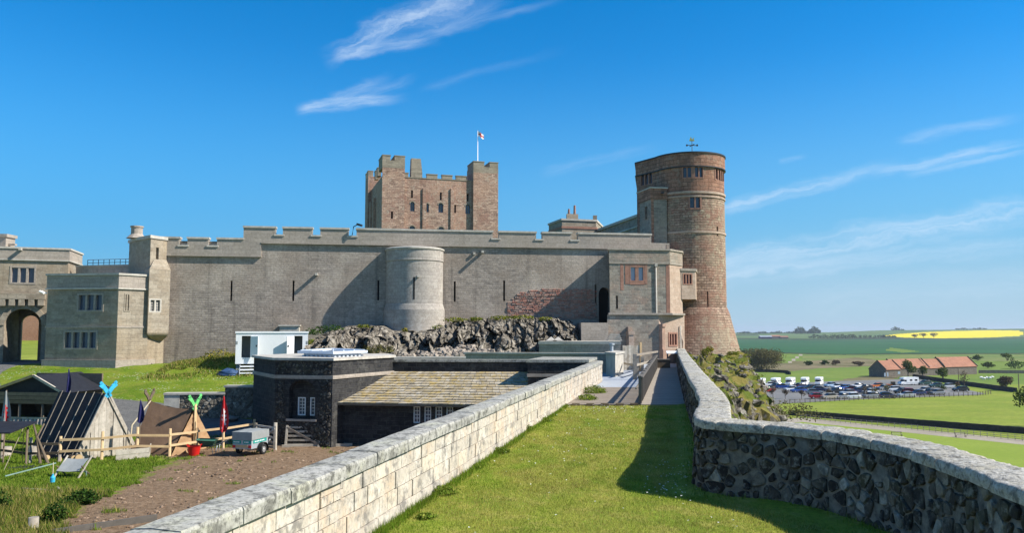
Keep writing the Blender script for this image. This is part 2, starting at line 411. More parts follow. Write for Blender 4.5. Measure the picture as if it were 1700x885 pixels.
def leafmat(name, stops, rough=.6):
    m, t = newmat(name); col = t.ramp(RND(t), stops)
    col = t.mix(1.0, col, t.ramp(t.noise(POS(t), 1.2, 3), [(.3, .75), (.7, 1.25)]), 'MULTIPLY')
    d = t.n('BsdfDiffuse'); t.t.links.new(col, d.inputs[0]); tr = t.n('BsdfTranslucent'); t.t.links.new(col, tr.inputs[0])
    mx = t.n('MixShader'); mx.inputs[0].default_value = .3
    t.t.links.new(d.outputs[0], mx.inputs[1]); t.t.links.new(tr.outputs[0], mx.inputs[2])
    o = t.n('OutputMaterial'); t.t.links.new(mx.outputs[0], o.inputs[0]); return m

M = {}
M['curtain'] = stone('grey_coursed_stone', (.40, .34, .285), (.28, .24, .205), (.21, .185, .155), .46, .17, .012, (.56, .53, .5), .75, None, 0, .6, streak=.55, tint=(.49, .42, .345, .65), tint_scale=.14, fine=.34)
M['parapet'] = stone('parapet_stone', (.40, .345, .29), (.33, .285, .24), (.24, .21, .175), .8, .3, .01, (.7, .68, .62), .35, None, 0, .3, streak=.2, big=.2)
M['trim'] = plain('pale_coping_stone', (.48, .445, .385), .85, .25, 3.0, .3, dirt=(.26, .24, .2), dirt_amt=.5)
M['turret'] = stone('pale_turret_stone', (.41, .37, .325), (.34, .305, .27), (.27, .245, .22), .55, .26, .01, (.8, .76, .68), .35, (.62, .60, .54), .35, .4, streak=.15, big=.25)
M['lodge'] = stone('lodge_sandstone', (.37, .32, .25), (.27, .225, .17), (.30, .265, .21), .62, .27, .014, (.6, .52, .44), .55, None, 0, .5, streak=.3, tint=(.42, .345, .25, .5), tint_scale=.3)
M['keep'] = stone('keep_pink_sandstone', (.56, .39, .295), (.32, .205, .155), (.16, .115, .088), .6, .26, .02, (.62, .55, .5), .55, (.48, .42, .33), .6, .8, streak=.35, tint=(.47, .28, .20, .6), tint_scale=.14, fine=.5, big=.75, wob=.09, tint2=(.31, .17, .125, .7, .3))
M['keep_top'] = stone('keep_grey_ashlar', (.36, .305, .235), (.27, .23, .175), (.24, .2, .16), .8, .35, .015, (.6, .55, .5), .5, None, 0, .4, streak=.3)
M['tower'] = stone('tower_red_brown_stone', (.47, .325, .24), (.26, .165, .12), (.11, .08, .06), .46, .21, .02, (.5, .47, .44), .6, (.42, .37, .26), .6, .9, streak=.5, tint=(.36, .30, .21, .75), tint_scale=.2, fine=.45, big=.75, wob=.10, tint2=(.30, .155, .11, .7, .45))
M['tower_red'] = stone('tower_red_dressed_stone', (.40, .225, .155), (.25, .135, .095), (.11, .07, .05), .7, .32, .025, (.55, .5, .45), .6, (.34, .27, .2), .5, .5, streak=.5, big=.5, fine=.35)
M['annex'] = stone('annex_grey_stone', (.36, .325, .27), (.22, .195, .165), (.31, .275, .23), .42, .22, .02, (.65, .6, .55), .5, None, 0, .6, streak=.25, tint=(.33, .27, .21, .4), tint_scale=.4, tint2=(.42, .28, .21, .45, .6))
M['annex_dressed'] = stone('annex_buff_dressed_stone', (.48, .37, .29), (.40, .29, .22), (.36, .29, .23), .5, .3, .012, (.7, .62, .55), .35, None, 0, .3, big=.3)
M['red'] = plain('red_sandstone', (.33, .175, .125), .9, .3, 4.0, .3, dirt=(.24, .15, .115), dirt_amt=.5)
M['pink'] = plain('pink_dressed_stone', (.40, .26, .19), .9, .3, 4.0, .4, dirt=(.28, .19, .14), dirt_amt=.6)
M['clod'] = byrnd('soil_clods', [(0, (.16, .105, .068)), (1, (.34, .24, .165))], .95, 6, .3, .4)
M['dark_basalt'] = stone('black_basalt_rubble', (.05, .048, .047), (.026, .026, .028), (.062, .06, .056), .42, .2, .022, (.6, .6, .6), .4, (.24, .23, .2), .22, 1.0, wob=.12, streak=.1, fine=.45)
M['grey_rubble'] = stone('grey_field_rubble', (.19, .175, .15), (.11, .10, .088), (.14, .13, .115), .42, .17, .02, (.6, .6, .55), .45, (.30, .28, .23), .4, 1.0, wob=.10, streak=.1, fine=.4)
M['dark_wall'] = plain('far_dark_drystone', (.035, .033, .032), .95, .5, 1.2, .6)
M['far_wall'] = plain('far_grey_drystone', (.17, .155, .13), .95, .4, 1.0, .5)
M['brickwall'] = stone('orange_brick', (.40, .2, .12), (.32, .15, .09), (.35, .3, .25), .23, .075, .01, big=.1)
M['cap'] = byrnd('grey_coping_slab', [(0, (.34, .33, .295)), (.5, (.41, .395, .35)), (1, (.37, .36, .315))], .9, 14, .22, .5, .012, dirt=[((.47, .46, .33), .6, 1.6), ((.13, .125, .11), .8, 3.0), ((.52, .51, .46), .5, 6.0), ((.08, .078, .068), .8, 9.0), ((.07, .068, .06), .6, 24.0)])
M['ashlar'] = byrnd('cream_ashlar', [(0, (.50, .445, .365)), (.3, (.56, .505, .42)), (.55, (.49, .435, .355)), (.72, (.61, .555, .465)), (.82, (.60, .525, .41)), (.93, (.545, .475, .375)), (1, (.50, .445, .36))], .92, 16, .2, .55, .012, dirt=[((.40, .36, .30), .55, 2.2), ((.68, .64, .57), .5, 3.0), ((.55, .385, .235), .45, 1.1), ((.20, .185, .165), .85, 3.6), ((.24, .22, .19), .55, 14.0)])
M['lime'] = plain('lime_mortar', (.50, .43, .34), .95, .25, 12, .5, dirt=(.56, .40, .25), dirt_amt=.6)
M['basalt'] = byrnd('rubble_basalt', [(0, (.024, .021, .019)), (.34, (.05, .043, .036)), (.56, (.095, .08, .062)), (.72, (.17, .145, .11)), (.86, (.27, .245, .2)), (1, (.42, .39, .33))], .85, 16, .45, .9, .02, dirt=[((.20, .18, .145), .55, 2.2), ((.09, .085, .045), .5, 1.2), ((.36, .34, .29), .45, 9.0), ((.02, .018, .016), .65, 4.0)])
M['rubble_mortar'] = plain('rubble_mortar', (.18, .16, .128), .95, .55, 7, 1.0, dirt=(.035, .031, .026), dirt_amt=.85)
M['rough_cap'] = byrnd('weathered_coping', [(0, (.38, .36, .31)), (.5, (.46, .435, .38)), (1, (.40, .37, .30))], .95, 20, .42, 1.0, .03, dirt=[((.10, .10, .095), .75, 6.0), ((.62, .61, .57), .6, 9.0), ((.46, .40, .26), .35, 3.0), ((.07, .068, .06), .6, 22.0)])
M['brick_red'] = byrnd('bare_red_stone', [(0, (.38, .17, .125)), (.35, (.47, .24, .18)), (.6, (.44, .30, .24)), (.8, (.34, .25, .21)), (1, (.24, .145, .115))], .95, 6, .3, .6, .03)
M['slate'] = byrnd('stone_slates', [(0, (.29, .245, .17)), (.35, (.39, .335, .245)), (.65, (.45, .40, .32)), (1, (.34, .275, .18))], .9, 6, .3, .5, .02, dirt=[((.46, .31, .05), .62, 1.8), ((.16, .135, .105), .75, 3.1), ((.40, .28, .06), .6, 6.0)])
M['wood_new'] = byrnd('yellow_softwood', [(0, (.48, .33, .17)), (1, (.60, .43, .24))], .8, 3, .2, .2, dirt=(.36, .28, .18), dirt_amt=.4)
M['wood_grey'] = byrnd('weathered_grey_boards', [(0, (.30, .265, .215)), (.5, (.40, .36, .30)), (1, (.24, .20, .16))], .9, 5, .3, .4, dirt=(.20, .16, .12), dirt_amt=.5)
M['wood_pale'] = byrnd('pale_weathered_board', [(0, (.46, .42, .35)), (.5, (.36, .32, .26)), (1, (.55, .50, .42))], .9, 6, .3, .4, dirt=(.24, .20, .15), dirt_amt=.5)
M['wood_dark'] = byrnd('dark_old_wood', [(0, (.10, .075, .05)), (1, (.18, .14, .10))], .9, 5, .3, .4)
M['wood_brown'] = byrnd('brown_old_boards', [(0, (.17, .12, .08)), (1, (.25, .185, .13))], .9, 5, .3, .4)
M['rail_wood'] = byrnd('stained_fence_board', [(0, (.105, .093, .08)), (1, (.165, .15, .13))], .85, 5, .25, .3)
M['deck'] = byrnd('deck_boards', [(0, (.23, .19, .15)), (.5, (.29, .245, .195)), (1, (.25, .20, .155))], .85, 6, .25, .3)
M['ramp'] = byrnd('ramp_boards', [(0, (.32, .275, .225)), (1, (.38, .33, .27))], .85, 5, .15, .2)
M['bluepave'] = plain('blue_grey_paving', (.36, .39, .43), .8, .12, 2.0, .15)
M['tar'] = plain('tarred_cloth', (.016, .017, .022), .75, .5, 5, .5)
M['canvas'] = byrnd('brown_canvas', [(0, (.15, .095, .06)), (1, (.17, .105, .066))], .95, 1.6, .22, .6, .06)
M['hessian'] = byrnd('tan_hessian', [(0, (.40, .25, .135)), (1, (.42, .265, .145))], .95, 2.2, .25, .8, .06)
M['cloth_grey'] = plain('grey_cover', (.27, .285, .28), .7, .15, 4, .3)
M['galv'] = plain('galvanised_grey', (.42, .46, .49), .5, .12, 5, .1, metal=.3)
M['teal'] = plain('teal_panel', (.02, .30, .25), .5, .15, 6, 0)
M['rubber'] = plain('black_rubber', (.02, .02, .02), .8, .2, 8, 0)
M['steel'] = plain('pale_steel', (.6, .61, .62), .35, .1, 8, 0, metal=.7)
M['dkmetal'] = plain('dark_metal', (.04, .045, .05), .5, .2, 8, 0)
M['white'] = plain('white_paint', (.78, .79, .79), .5, .04, 2, .05)
M['white_frame'] = plain('white_window_frame', (.70, .71, .70), .5, .06, 4, 0)
M['skyframe'] = plain('pale_blue_white_paint', (.62, .68, .76), .5, .06, 3, 0)
M['red_tub'] = plain('red_plastic', (.55, .015, .012), .45, .1, 4, 0)
M['green_tub'] = plain('green_plastic', (.02, .10, .07), .5, .15, 4, 0)
M['blue_tarp'] = plain('blue_tarpaulin', (.03, .07, .16), .6, .3, 5, .6)
M['navy'] = plain('navy_cloth', (.022, .022, .10), .9, .25, 6, .3)
M['flag_red'] = plain('red_cloth', (.50, .025, .03), .9, .2, 6, .3)
M['flag_white'] = plain('white_cloth', (.75, .74, .72), .9, .1, 6, .2)
M['cyan'] = plain('bright_blue_paint', (.04, .40, .62), .6, .25, 6, 0)
M['lime_green'] = plain('bright_green_paint', (.14, .52, .16), .6, .3, 6, 0)
M['rope'] = plain('pale_rope', (.45, .38, .26), .9, .2, 9, 0)
M['strap'] = plain('blue_green_strap', (.20, .30, .26), .8, .2, 9, 0)
M['asphalt'] = plain('asphalt', (.10, .10, .10), .9, .18, 1.5, .2, dirt=(.14, .135, .125), dirt_amt=.4)
M['dark_void'] = plain('dark_interior', (.02, .019, .018), .95, .2, 3, 0)
M['terracotta'] = plain('orange_pantiles', (.33, .15, .09), .85, .25, .6, .3, dirt=(.36, .16, .09), dirt_amt=.5)
M['barn'] = stone('barn_stone', (.22, .19, .16), (.14, .12, .10), (.2, .18, .15), .5, .25)
def glassmat(name, c, rough=.06):
    m, t = newmat(name); return finish(m, t, c, rough, None, spec=.6)
M['glass'] = glassmat('window_glass', (.06, .075, .11)); M['car_glass'] = glassmat('car_glass', (.012, .014, .018))
M['light_glass'] = glassmat('roof_glass', (.30, .38, .48), .12)
M['gold'] = plain('gilt', (.8, .55, .15), .3, .05, 5, 0, metal=.9)

def rockmat(name, stops, moss=None, lich=(.46, .425, .36), scale=1.0):
    m, t = newmat(name); pos = POS(t)
    n = t.noise(t.scalev(pos, (2.6 * scale, 2.6 * scale, .7 * scale)), 1.0, 8, .7, .8)
    col = t.ramp(n, stops)
    l = t.noise(pos, 2.2 * scale, 6, .72); col = t.mix(t.math('MULTIPLY', t.smooth(l, .52, .6), .42), col, lich)
    d = t.noise(t.scalev(pos, (1, 1, 1), (3, 5, 7)), 3.4 * scale, 6, .7); col = t.mix(t.math('MULTIPLY', t.smooth(d, .52, .62), .7), col, stops[0][1])
    if moss:
        nz = t.sep(t.n('NewGeometry').outputs['Normal'])[2]
        k = t.smooth(t.math('ADD', nz, t.math('MULTIPLY', t.math('SUBTRACT', t.noise(pos, 1.1, 5, .65), .5), 1.8)), moss[3], moss[3] + .25)
        g = t.mix(t.smooth(t.noise(pos, .8, 4), .42, .6), moss[:3], moss[4]); col = t.mix(k, col, g)
    hh = t.math('ADD', n, t.math('MULTIPLY', d, .6))
    return finish(m, t, col, .95, hh, .9, .12, .15)
M['rock'] = rockmat('whinstone_rock', [(.35, (.016, .014, .012)), (.46, (.09, .078, .062)), (.55, (.23, .20, .16)), (.68, (.46, .415, .345))], (.15, .155, .04, 1.15, (.24, .2, .07)))
M['bank_rock'] = rockmat('mossy_rock', [(.3, (.02, .019, .015)), (.48, (.08, .07, .052)), (.6, (.19, .165, .13)), (.75, (.36, .33, .28))], (.095, .12, .016, .36, (.19, .155, .04)))
M['scree'] = byrnd('fallen_stones', [(0, (.27, .225, .18)), (.5, (.38, .32, .26)), (1, (.20, .17, .14))], .95, 5, .3, .5)

# grass and soil
def grass_cols(t, pos, a, b, c, s=.6):
    n = t.noise(pos, s, 6, .62); f = t.noise(pos, 14.0, 5, .7)
    col = t.mix(t.smooth(n, .36, .62), a, b); n2 = t.noise(t.scalev(pos, (1, 1, 1), (9, 4, 0)), s * 2.7, 5, .65)
    col = t.mix(t.math('MULTIPLY', t.smooth(n2, .48, .64), .6), col, c)
    return t.mix(1.0, col, t.ramp(f, [(.25, .62), (.75, 1.38)]), 'MULTIPLY'), f
m, t = newmat('walkway_turf'); pos = POS(t); col, f = grass_cols(t, pos, (.175, .235, .026), (.25, .275, .04), (.36, .31, .09), .7)
M['turf'] = finish(m, t, col, .95, f, .7, .03, .1)
m, t = newmat('yard_soil_and_grass'); pos = POS(t)
col, f = grass_cols(t, pos, (.105, .175, .012), (.175, .23, .022), (.23, .22, .045), .5)
vor = t.n('TexVoronoi', Scale=5.0); t.t.links.new(pos, vor.inputs['Vector'])
dz_ = t.math('MULTIPLY', t.smooth(vor.outputs['Distance'], .30, .14), t.smooth(t.noise(t.scalev(pos, (.8, 1.6, 1)), .55, 4), .50, .60))
lawn = t.n('Attribute', attribute_name='lawn').outputs['Fac']
col = t.mix(t.math('MULTIPLY', t.math('MULTIPLY', dz_, .75), lawn), col, (.62, .64, .55))
dry = t.n('Attribute', attribute_name='dry').outputs['Fac']
col = t.mix(t.math('MULTIPLY', dry, t.smooth(t.noise(pos, 1.4, 5, .7), .38, .62)), col, (.30, .24, .09))
sn = t.noise(pos, 5.0, 7, .72); soil = t.ramp(sn, [(.32, (.07, .042, .024)), (.45, (.21, .138, .084)), (.6, (.275, .19, .12)), (.78, (.35, .25, .165))])
dirt = t.n('Attribute', attribute_name='dirt').outputs['Fac']
k = t.smooth(t.math('ADD', dirt, t.math('MULTIPLY', t.math('SUBTRACT', t.noise(pos, 1.3, 6, .7), .5), 1.1)), .42, .56)
col = t.mix(k, col, soil)
road = t.n('Attribute', attribute_name='road').outputs['Fac']
asp = t.ramp(t.noise(pos, 3.0, 6, .7), [(.3, (.12, .118, .112)), (.7, (.19, .185, .175))])
kr = t.smooth(road, .45, .55); col = t.mix(kr, col, asp)
hh = t.math('ADD', t.math('MULTIPLY', sn, 2.0), f)
M['yard'] = finish(m, t, col, .95, hh, .9, .05, .1)
M['blade'] = leafmat('grass_blade', [(0, (.16, .255, .026)), (.4, (.25, .33, .04)), (.66, (.35, .365, .06)), (.86, (.45, .385, .11)), (1, (.60, .48, .2))])
m, t = newmat('walkway_blade'); pos = POS(t)
ga = t.ramp(RND(t), [(0, (.13, .235, .024)), (.5, (.22, .32, .036)), (1, (.34, .38, .06))]); gb = t.ramp(RND(t), [(0, (.26, .27, .045)), (.5, (.42, .38, .085)), (1, (.58, .47, .19))])
kk = t.smooth(t.noise(t.scalev(pos, (1.0, .55, 1)), .8, 5, .62), .36, .54); col = t.mix(t.math('MULTIPLY', kk, .85), ga, gb)
col = t.mix(1.0, col, t.ramp(t.noise(t.scalev(pos, (1, .5, 1)), 2.6, 4, .6), [(.28, .66), (.7, 1.22)]), 'MULTIPLY')
d_ = t.n('BsdfDiffuse'); t.t.links.new(col, d_.inputs[0]); tr = t.n('BsdfTranslucent'); t.t.links.new(col, tr.inputs[0]); mx = t.n('MixShader'); mx.inputs[0].default_value = .3
t.t.links.new(d_.outputs[0], mx.inputs[1]); t.t.links.new(tr.outputs[0], mx.inputs[2]); o_ = t.n('OutputMaterial'); t.t.links.new(mx.outputs[0], o_.inputs[0]); M['blade'] = m
M['blade_lush'] = leafmat('lush_blade', [(0, (.09, .17, .014)), (.6, (.15, .23, .024)), (1, (.25, .28, .05))])
M['blade_dry'] = leafmat('mixed_dry_blade', [(0, (.09, .16, .015)), (.4, (.14, .20, .025)), (.6, (.28, .25, .06)), (1, (.42, .33, .13))])
M['daisy'] = plain('white_petals', (.8, .8, .74), .7, .05, 4, 0)
M['leaf_dark'] = leafmat('dark_green_leaf', [(0, (.018, .045, .01)), (.6, (.04, .085, .016)), (1, (.09, .14, .03))])
M['leaf_weed'] = leafmat('weed_leaf', [(0, (.09, .15, .02)), (.6, (.16, .23, .03)), (1, (.28, .30, .06))])
M['leaf_mid'] = leafmat('mid_green_leaf', [(0, (.035, .065, .012)), (.6, (.075, .11, .02)), (1, (.13, .16, .04))])
M['leaf_tan'] = leafmat('tan_olive_leaf', [(0, (.075, .072, .025)), (.6, (.145, .13, .05)), (1, (.22, .19, .09))])
M['leaf_brown'] = leafmat('brown_bud_leaf', [(0, (.06, .045, .03)), (.6, (.11, .082, .05)), (1, (.17, .125, .075))])
M['leaf_yellow'] = leafmat('yellow_flower_leaf', [(0, (.10, .12, .02)), (.5, (.22, .21, .04)), (1, (.46, .34, .04))])
M['leaf_moss'] = leafmat('moss_leaf', [(0, (.07, .10, .015)), (.5, (.15, .18, .02)), (1, (.32, .30, .05))])
M['bark'] = plain('bark', (.09, .07, .05), .95, .3, 6, .6)
def field(name, a, b, s=.02, det=6, stripe=None, fine=.2):
    m, t = newmat(name); pos = POS(t); n = t.noise(pos, s, det, .62)
    col = t.mix(t.smooth(n, .35, .65), a, b); f = t.noise(pos, s * 14, 5, .7)
    col = t.mix(1.0, col, t.ramp(f, [(.25, 1 - fine), (.75, 1 + fine)]), 'MULTIPLY')
    if stripe: col = t.mix(t.math('MULTIPLY', t.smooth(t.noise(t.scalev(pos, stripe), 1.0, 4), .45, .6), .35), col, [c * .8 for c in a])
    return finish(m, t, col, .95, None, spec=.1)
M['f_green'] = field('crop_blue_green', (.028, .095, .036), (.04, .12, .042), .006, 6, (.004, .05, 1), .22)
M['f_meadow'] = field('meadow', (.12, .185, .03), (.165, .22, .04), .02)
M['f_rough'] = field('rough_pasture', (.115, .175, .04), (.20, .21, .065), .018, fine=.35)
M['f_scrub'] = field('dry_scrub', (.22, .175, .10), (.13, .12, .05), .03, fine=.35)
M['f_rape'] = field('rapeseed', (.80, .62, .008), (.72, .58, .012), .004, 4, None, .1)
M['f_pale'] = field('pale_far_field', (.085, .15, .05), (.12, .17, .055), .003)
M['f_hedge'] = field('hedge_line', (.03, .05, .018), (.05, .065, .025), .05, fine=.4)
M['f_near'] = field('near_meadow', (.185, .24, .028), (.24, .27, .042), .05, 7, (.05, .2, 1), .3)
M['f_pitch'] = field('mown_pitch', (.20, .265, .035), (.225, .285, .042), .08, 5, None, .12)
M['f_path'] = field('pale_track', (.30, .26, .2), (.36, .31, .24), .1)
M['carpark'] = field('car_park_tarmac', (.16, .16, .157), (.215, .21, .20), .05)
# ------------------------------------------------------------------ plain ground outside, one sheet to the horizon
def lerp_tab(x, tab):
    if x <= tab[0][0]: return tab[0][1]
    for (a, b), (c, d) in zip(tab, tab[1:]):
        if x <= c: return b + (d - b) * (x - a) / (c - a)
    return tab[-1][1]
def sstep(a, b, x):
    t = min(1, max(0, (x - a) / (b - a))); return t * t * (3 - 2 * t)
def zplain(X, Y):
    q = X / max(Y, 1.0)                               # how far round to the right
    w = lerp_tab(q, [(-.5, .3), (.30, .44), (.40, .60), (.455, .93), (.55, 1.05), (.63, 1.22), (.9, 1.3)])
    z = -20 + 22 * w * sstep(1700, 3100, Y)
    if Y > 3200: z -= 14 * sstep(3200, 5200, Y)
    return z + (.8 * math.sin(X * .004 + 1) * math.sin(Y * .003) if Y > 500 else 0)
def inside(poly, x, y):
    c = False; n = len(poly)
    for i in range(n):
        x0, y0 = poly[i]; x1, y1 = poly[i - 1]
        if (y0 > y) != (y1 > y) and x < (x1 - x0) * (y - y0) / (y1 - y0) + x0: c = not c
    return c
# fields read off the photograph, as outlines in its pixels on the land
FIELDS = [('f_rape', [(1466, 557.5), (1490, 555), (1530, 552), (1590, 549.6), (1645, 548.6), (1690, 549), (1700, 553), (1694, 558), (1640, 560.6), (1560, 562), (1500, 560.5)]),
          ('f_hedge', [(1150, 561.2), (1345, 562.6), (1470, 559.5), (1500, 561.4), (1560, 562.4), (1640, 562), (1800, 558), (1800, 560), (1640, 564), (1500, 563.6), (1345, 565), (1150, 563)]),
          ('f_meadow', [(1470, 582), (1478, 577.5), (1500, 580), (1530, 584), (1500, 586)]),
          ('f_green', [(1100, 563), (1345, 565), (1500, 563.6), (1640, 564), (1900, 560), (1900, 586), (1500, 586.8), (1400, 588), (1280, 585), (1100, 585)]),
          ('f_hedge', [(1280, 585), (1400, 588), (1500, 586.8), (1900, 586), (1900, 587.6), (1500, 588.6), (1400, 589.6), (1280, 587)]),
          ('f_path', [(1309, 601.5), (1332, 586.5), (1335, 587), (1314, 602)]),
          ('f_meadow', [(1240, 587), (1332, 587), (1310, 602), (1240, 602)]),
          ('f_rough', [(1332, 588.5), (1400, 589.6), (1900, 587.6), (1900, 600), (1640, 600), (1560, 598), (1470, 597), (1420, 594), (1335, 600)]),
          ('f_scrub', [(1240, 602), (1340, 599), (1420, 594), (1445, 596), (1460, 600), (1455, 608), (1360, 612), (1300, 618), (1240, 618)]),
          ('f_meadow', [(1240, 618), (1300, 617), (1360, 612), (1460, 607), (1462, 622), (1400, 630), (1330, 637), (1240, 640)]),
          ('f_scrub', [(1385, 634), (1420, 626), (1450, 621), (1490, 624), (1486, 631), (1420, 634)]),
          ('f_hedge', [(1150, 555.2), (1262, 555.6), (1262, 557), (1150, 556.8)]), ('f_pale', [(1150, 530), (2000, 530), (2000, 563.5), (1150, 563.5)]),
          ('f_meadow', [(1150, 550), (2000, 550), (2000, 640), (1150, 640)])]
NEARF = [
         ('f_scrub', [(1240, 664), (1288, 671.5), (1310, 690), (1300, 706), (1240, 706)]),
         ('f_near', [(1150, 630), (2200, 630), (2200, 800), (1150, 800)])]
keys = ['f_meadow', 'f_near', 'f_pitch', 'f_path', 'f_scrub', 'f_rough', 'f_green', 'f_hedge', 'f_rape', 'f_pale']
def pix(X, Y, Z):                                     # where a point of the land lies in the photograph
    c = Y * math.cos(PITCH) + Z * math.sin(PITCH); v = -Y * math.sin(PITCH) + Z * math.cos(PITCH)
    return CX + F * X / c, CY - F * v / c
rows = []
Yv = 20.0
while Yv < 620: rows.append(Yv); Yv *= 1.0125
while Yv < 9500: rows.append(Yv); Yv *= 1.011
qs = [-6, -4, -2.5, -1.5, -1, -.7, -.4, -.1, .1, .2] + [.22 + .0045 * i for i in range(112)] + [.76, .85, 1, 1.3, 2, 4, 6]
mb = MB(); pts = []
for Y in rows:
    for q in qs: pts.append((q * Y, Y, zplain(q * Y, Y)))
nu = len(qs)
def fid(i, j):
    X = (qs[i] + qs[i + 1]) / 2; Y = (rows[j] + rows[j + 1]) / 2; X *= Y
    px, py = pix(X, Y, zplain(X, Y))
    if px < 1000: return 0
    for nm, poly in (FIELDS if Y > 300 else []) + NEARF + (FIELDS if Y <= 300 else []):
        if inside(poly, px, py):
            return keys.index(nm)
    return keys.index('f_pale') if Y > 1500 else 0
mb.grid(pts, nu, len(rows), True, None, .5, fid)
tag(mb.build('farmland_ground', [M[k] for k in keys], None, (0, 0, -20)), kind='structure')
b = MB(); b.face([(-400, -300, -20.3), (400, -300, -20.3), (400, 24, -20.3), (-400, 24, -20.3)])
tag(b.build('ground', M['f_meadow'], None), kind='structure')
b = MB(); cp = [G(x, y, -19.93) for x, y in [(1225, 641), (1256, 638.6), (1380, 633.5), (1482, 630.5), (1518, 627.5), (1540, 633), (1636, 654), (1623, 656), (1430, 663), (1288, 671), (1240, 671)]]
b.face(cp[::-1]); tag(b.build('car_park', M['carpark']), kind='structure')

for nm, mt, z_, px_ in (('mown_pitch', 'f_pitch', -19.96, [(1200, 716), (1330, 701), (1500, 718), (1700, 739), (1900, 762), (2300, 800), (2300, 1100), (1200, 1100)]), ('gravel_track', 'f_path', -19.95, [(1240, 700), (1330, 694), (1500, 711), (1700, 731), (1900, 752), (1900, 762), (1700, 739), (1500, 718), (1330, 701), (1240, 712)])):
    b = MB(); b.face([G(x, y, z_) for x, y in px_][::-1]); tag(b.build(nm, M[mt]), kind='structure')

# ------------------------------------------------------------------ yard and lawn inside the walls
CW = Edge(P(275, 500, 58.9), P(1100, 500, 64.8))       # face of the long curtain wall
def zyard(X, Y):
    z = -5.1 if Y < 36 else (-5.1 + (Y - 36) * .104 if Y < 48 else min(-2.4, -3.852 + (Y - 48) * .175))
    dw = (Vector((X, Y)) - CW.a).dot(CW.n)             # metres in front of the curtain wall
    if X > -30:
        k = sstep(6.5, 0, dw) * min(2.0, max(0, (X + 24) / 9 * 1.7)); z += k
    if X > -9: z = max(z, min(-2.6, -4.2 + (X + 9) * .3)) if Y > 44 else z
    z += .05 * noise.noise(Vector((X * .7, Y * .7, 0))) + .10 * noise.noise(Vector((X * .25, Y * .25, 3)))
    return z
def g2(px, py, z=-5.1): p = G(px, py, z); return (p.x, p.y)
dirt_poly = [g2(*p) for p in [(88, 876), (130, 842), (165, 822), (205, 812), (240, 788), (285, 770), (300, 762), (250, 758), (320, 742), (400, 742), (470, 734), (660, 736), (800, 760), (500, 900), (100, 905)]]
road_pts = [(-38.5, 64), (-37, 60), (-37, 55), (-35.5, 50.5), (-31, 46.5), (-25, 45), (-20.5, 43.6), (-17, 40.4), (-13.6, 38.9), (-12, 38.6)]
def dseg(p, a, b):
    a = Vector(a); b = Vector(b); p = Vector(p); d = b - a; t = max(0, min(1, (p - a).dot(d) / d.length_squared)); return (p - a - d * t).length
def dpoly(poly, x, y):
    d = min(dseg((x, y), poly[i - 1], poly[i]) for i in range(len(poly))); return d if inside(poly, x, y) else -d
xs = np.concatenate([np.arange(-70, -26, .8), np.arange(-26, 6, .25)]); ys = np.concatenate([np.arange(2, 20, .6), np.arange(20, 40, .22), np.arange(40, 66, .45)])
mb = MB(); pts = []; A_d = []; A_r = []; A_l = []; A_dry = []
for y in ys:
    for x in xs:
        n = noise.noise(Vector((x * .55, y * .55, 9))); dd = dpoly(dirt_poly, x, y) if (y < 44 and x > -22) else -9
        dirt = min(1, max(0, .5 + dd * .28)); z = zyard(x, y)
        if dirt > .5: z += .035 * noise.noise(Vector((x * 2.4, y * 2.4, 1)))
        rd = min(dseg((x, y), a, b_) for a, b_ in zip(road_pts, road_pts[1:])) if y > 36 else 9
        pts.append((x, y, z)); A_d.append(dirt); A_r.append(min(1, max(0, .5 + (2.5 - rd) * 1.2)))
        A_l.append(sstep(42, 46, y)); A_dry.append(sstep(28, 24, y) * sstep(-11, -15, x) * .8)
mb.grid(pts, len(xs), len(ys))
yard = mb.build('yard_ground', M['yard'], None, (0, 0, -5.1)); tag(yard, kind='structure')
for nm, arr in (('dirt', A_d), ('road', A_r), ('lawn', A_l), ('dry', A_dry)):
    a = yard.data.attributes.new(nm, 'FLOAT', 'POINT'); a.data.foreach_set('value', np.array(arr, dtype=np.float32))

# ------------------------------------------------------------------ left parapet of the walkway
def lx(Y): return -3.78 + .2052 * Y
LP = Edge((lx(1.0), 1.0), (lx(40.2), 40.2))
par = thing('parapet_wall', (lx(20), 20, -2.5), 'pale cream ashlar parapet with grey lichened coping running beside the grass walkway', 'wall')
b = MB(); b.mbox(LP, 0, LP.L, -5.6, -1.66, .02, .36); b.build('core', M['lime'], par)
def block(b, m, u0, u1, z0, z1, out, ch, r):
    f = [m(u0 + ch, z0 + ch, -out), m(u1 - ch, z0 + ch, -out), m(u1 - ch, z1 - ch, -out), m(u0 + ch, z1 - ch, -out)]
    k = [m(u0, z0, .03), m(u1, z0, .03), m(u1, z1, .03), m(u0, z1, .03)]
    b.face(f, r=r)
    for i in range(4): j = (i + 1) % 4; b.face([k[i], k[j], f[j], f[i]], r=r)
b = MB()
z = -2.5
for h, lo, hi in ((.17, .7, 1.5), (.235, .28, .62), (.225, .3, .7), (.22, .25, .6)):
    u = random.uniform(0, .3)
    while u < LP.L - .05:
        w = random.uniform(lo, hi); u1 = min(u + w, LP.L)
        first = z < -2.45
        r = random.uniform(0, .34) if first else random.random() ** .9
        out = (.02 if first else random.uniform(.0, .018))
        if h < .23 and not first and random.random() < .18 and w > .4:
            block(b, LP, u + .003, u + w * .55, z + .004, z + h * .5, out, .006, random.random()); block(b, LP, u + w * .55, u1 - .003, z + .004, z + h * .5, out, .006, r)
            block(b, LP, u + .003, u1 - .003, z + h * .5, z + h - .004, out * .6, .006, random.random())
        else: block(b, LP, u + .003, u1 - .003, z + .004, z + h - .004, out, .006, r)
        u = u1
    z += h
b.build('ashlar_facing', M['ashlar'], par)
b = MB()                                               # end face
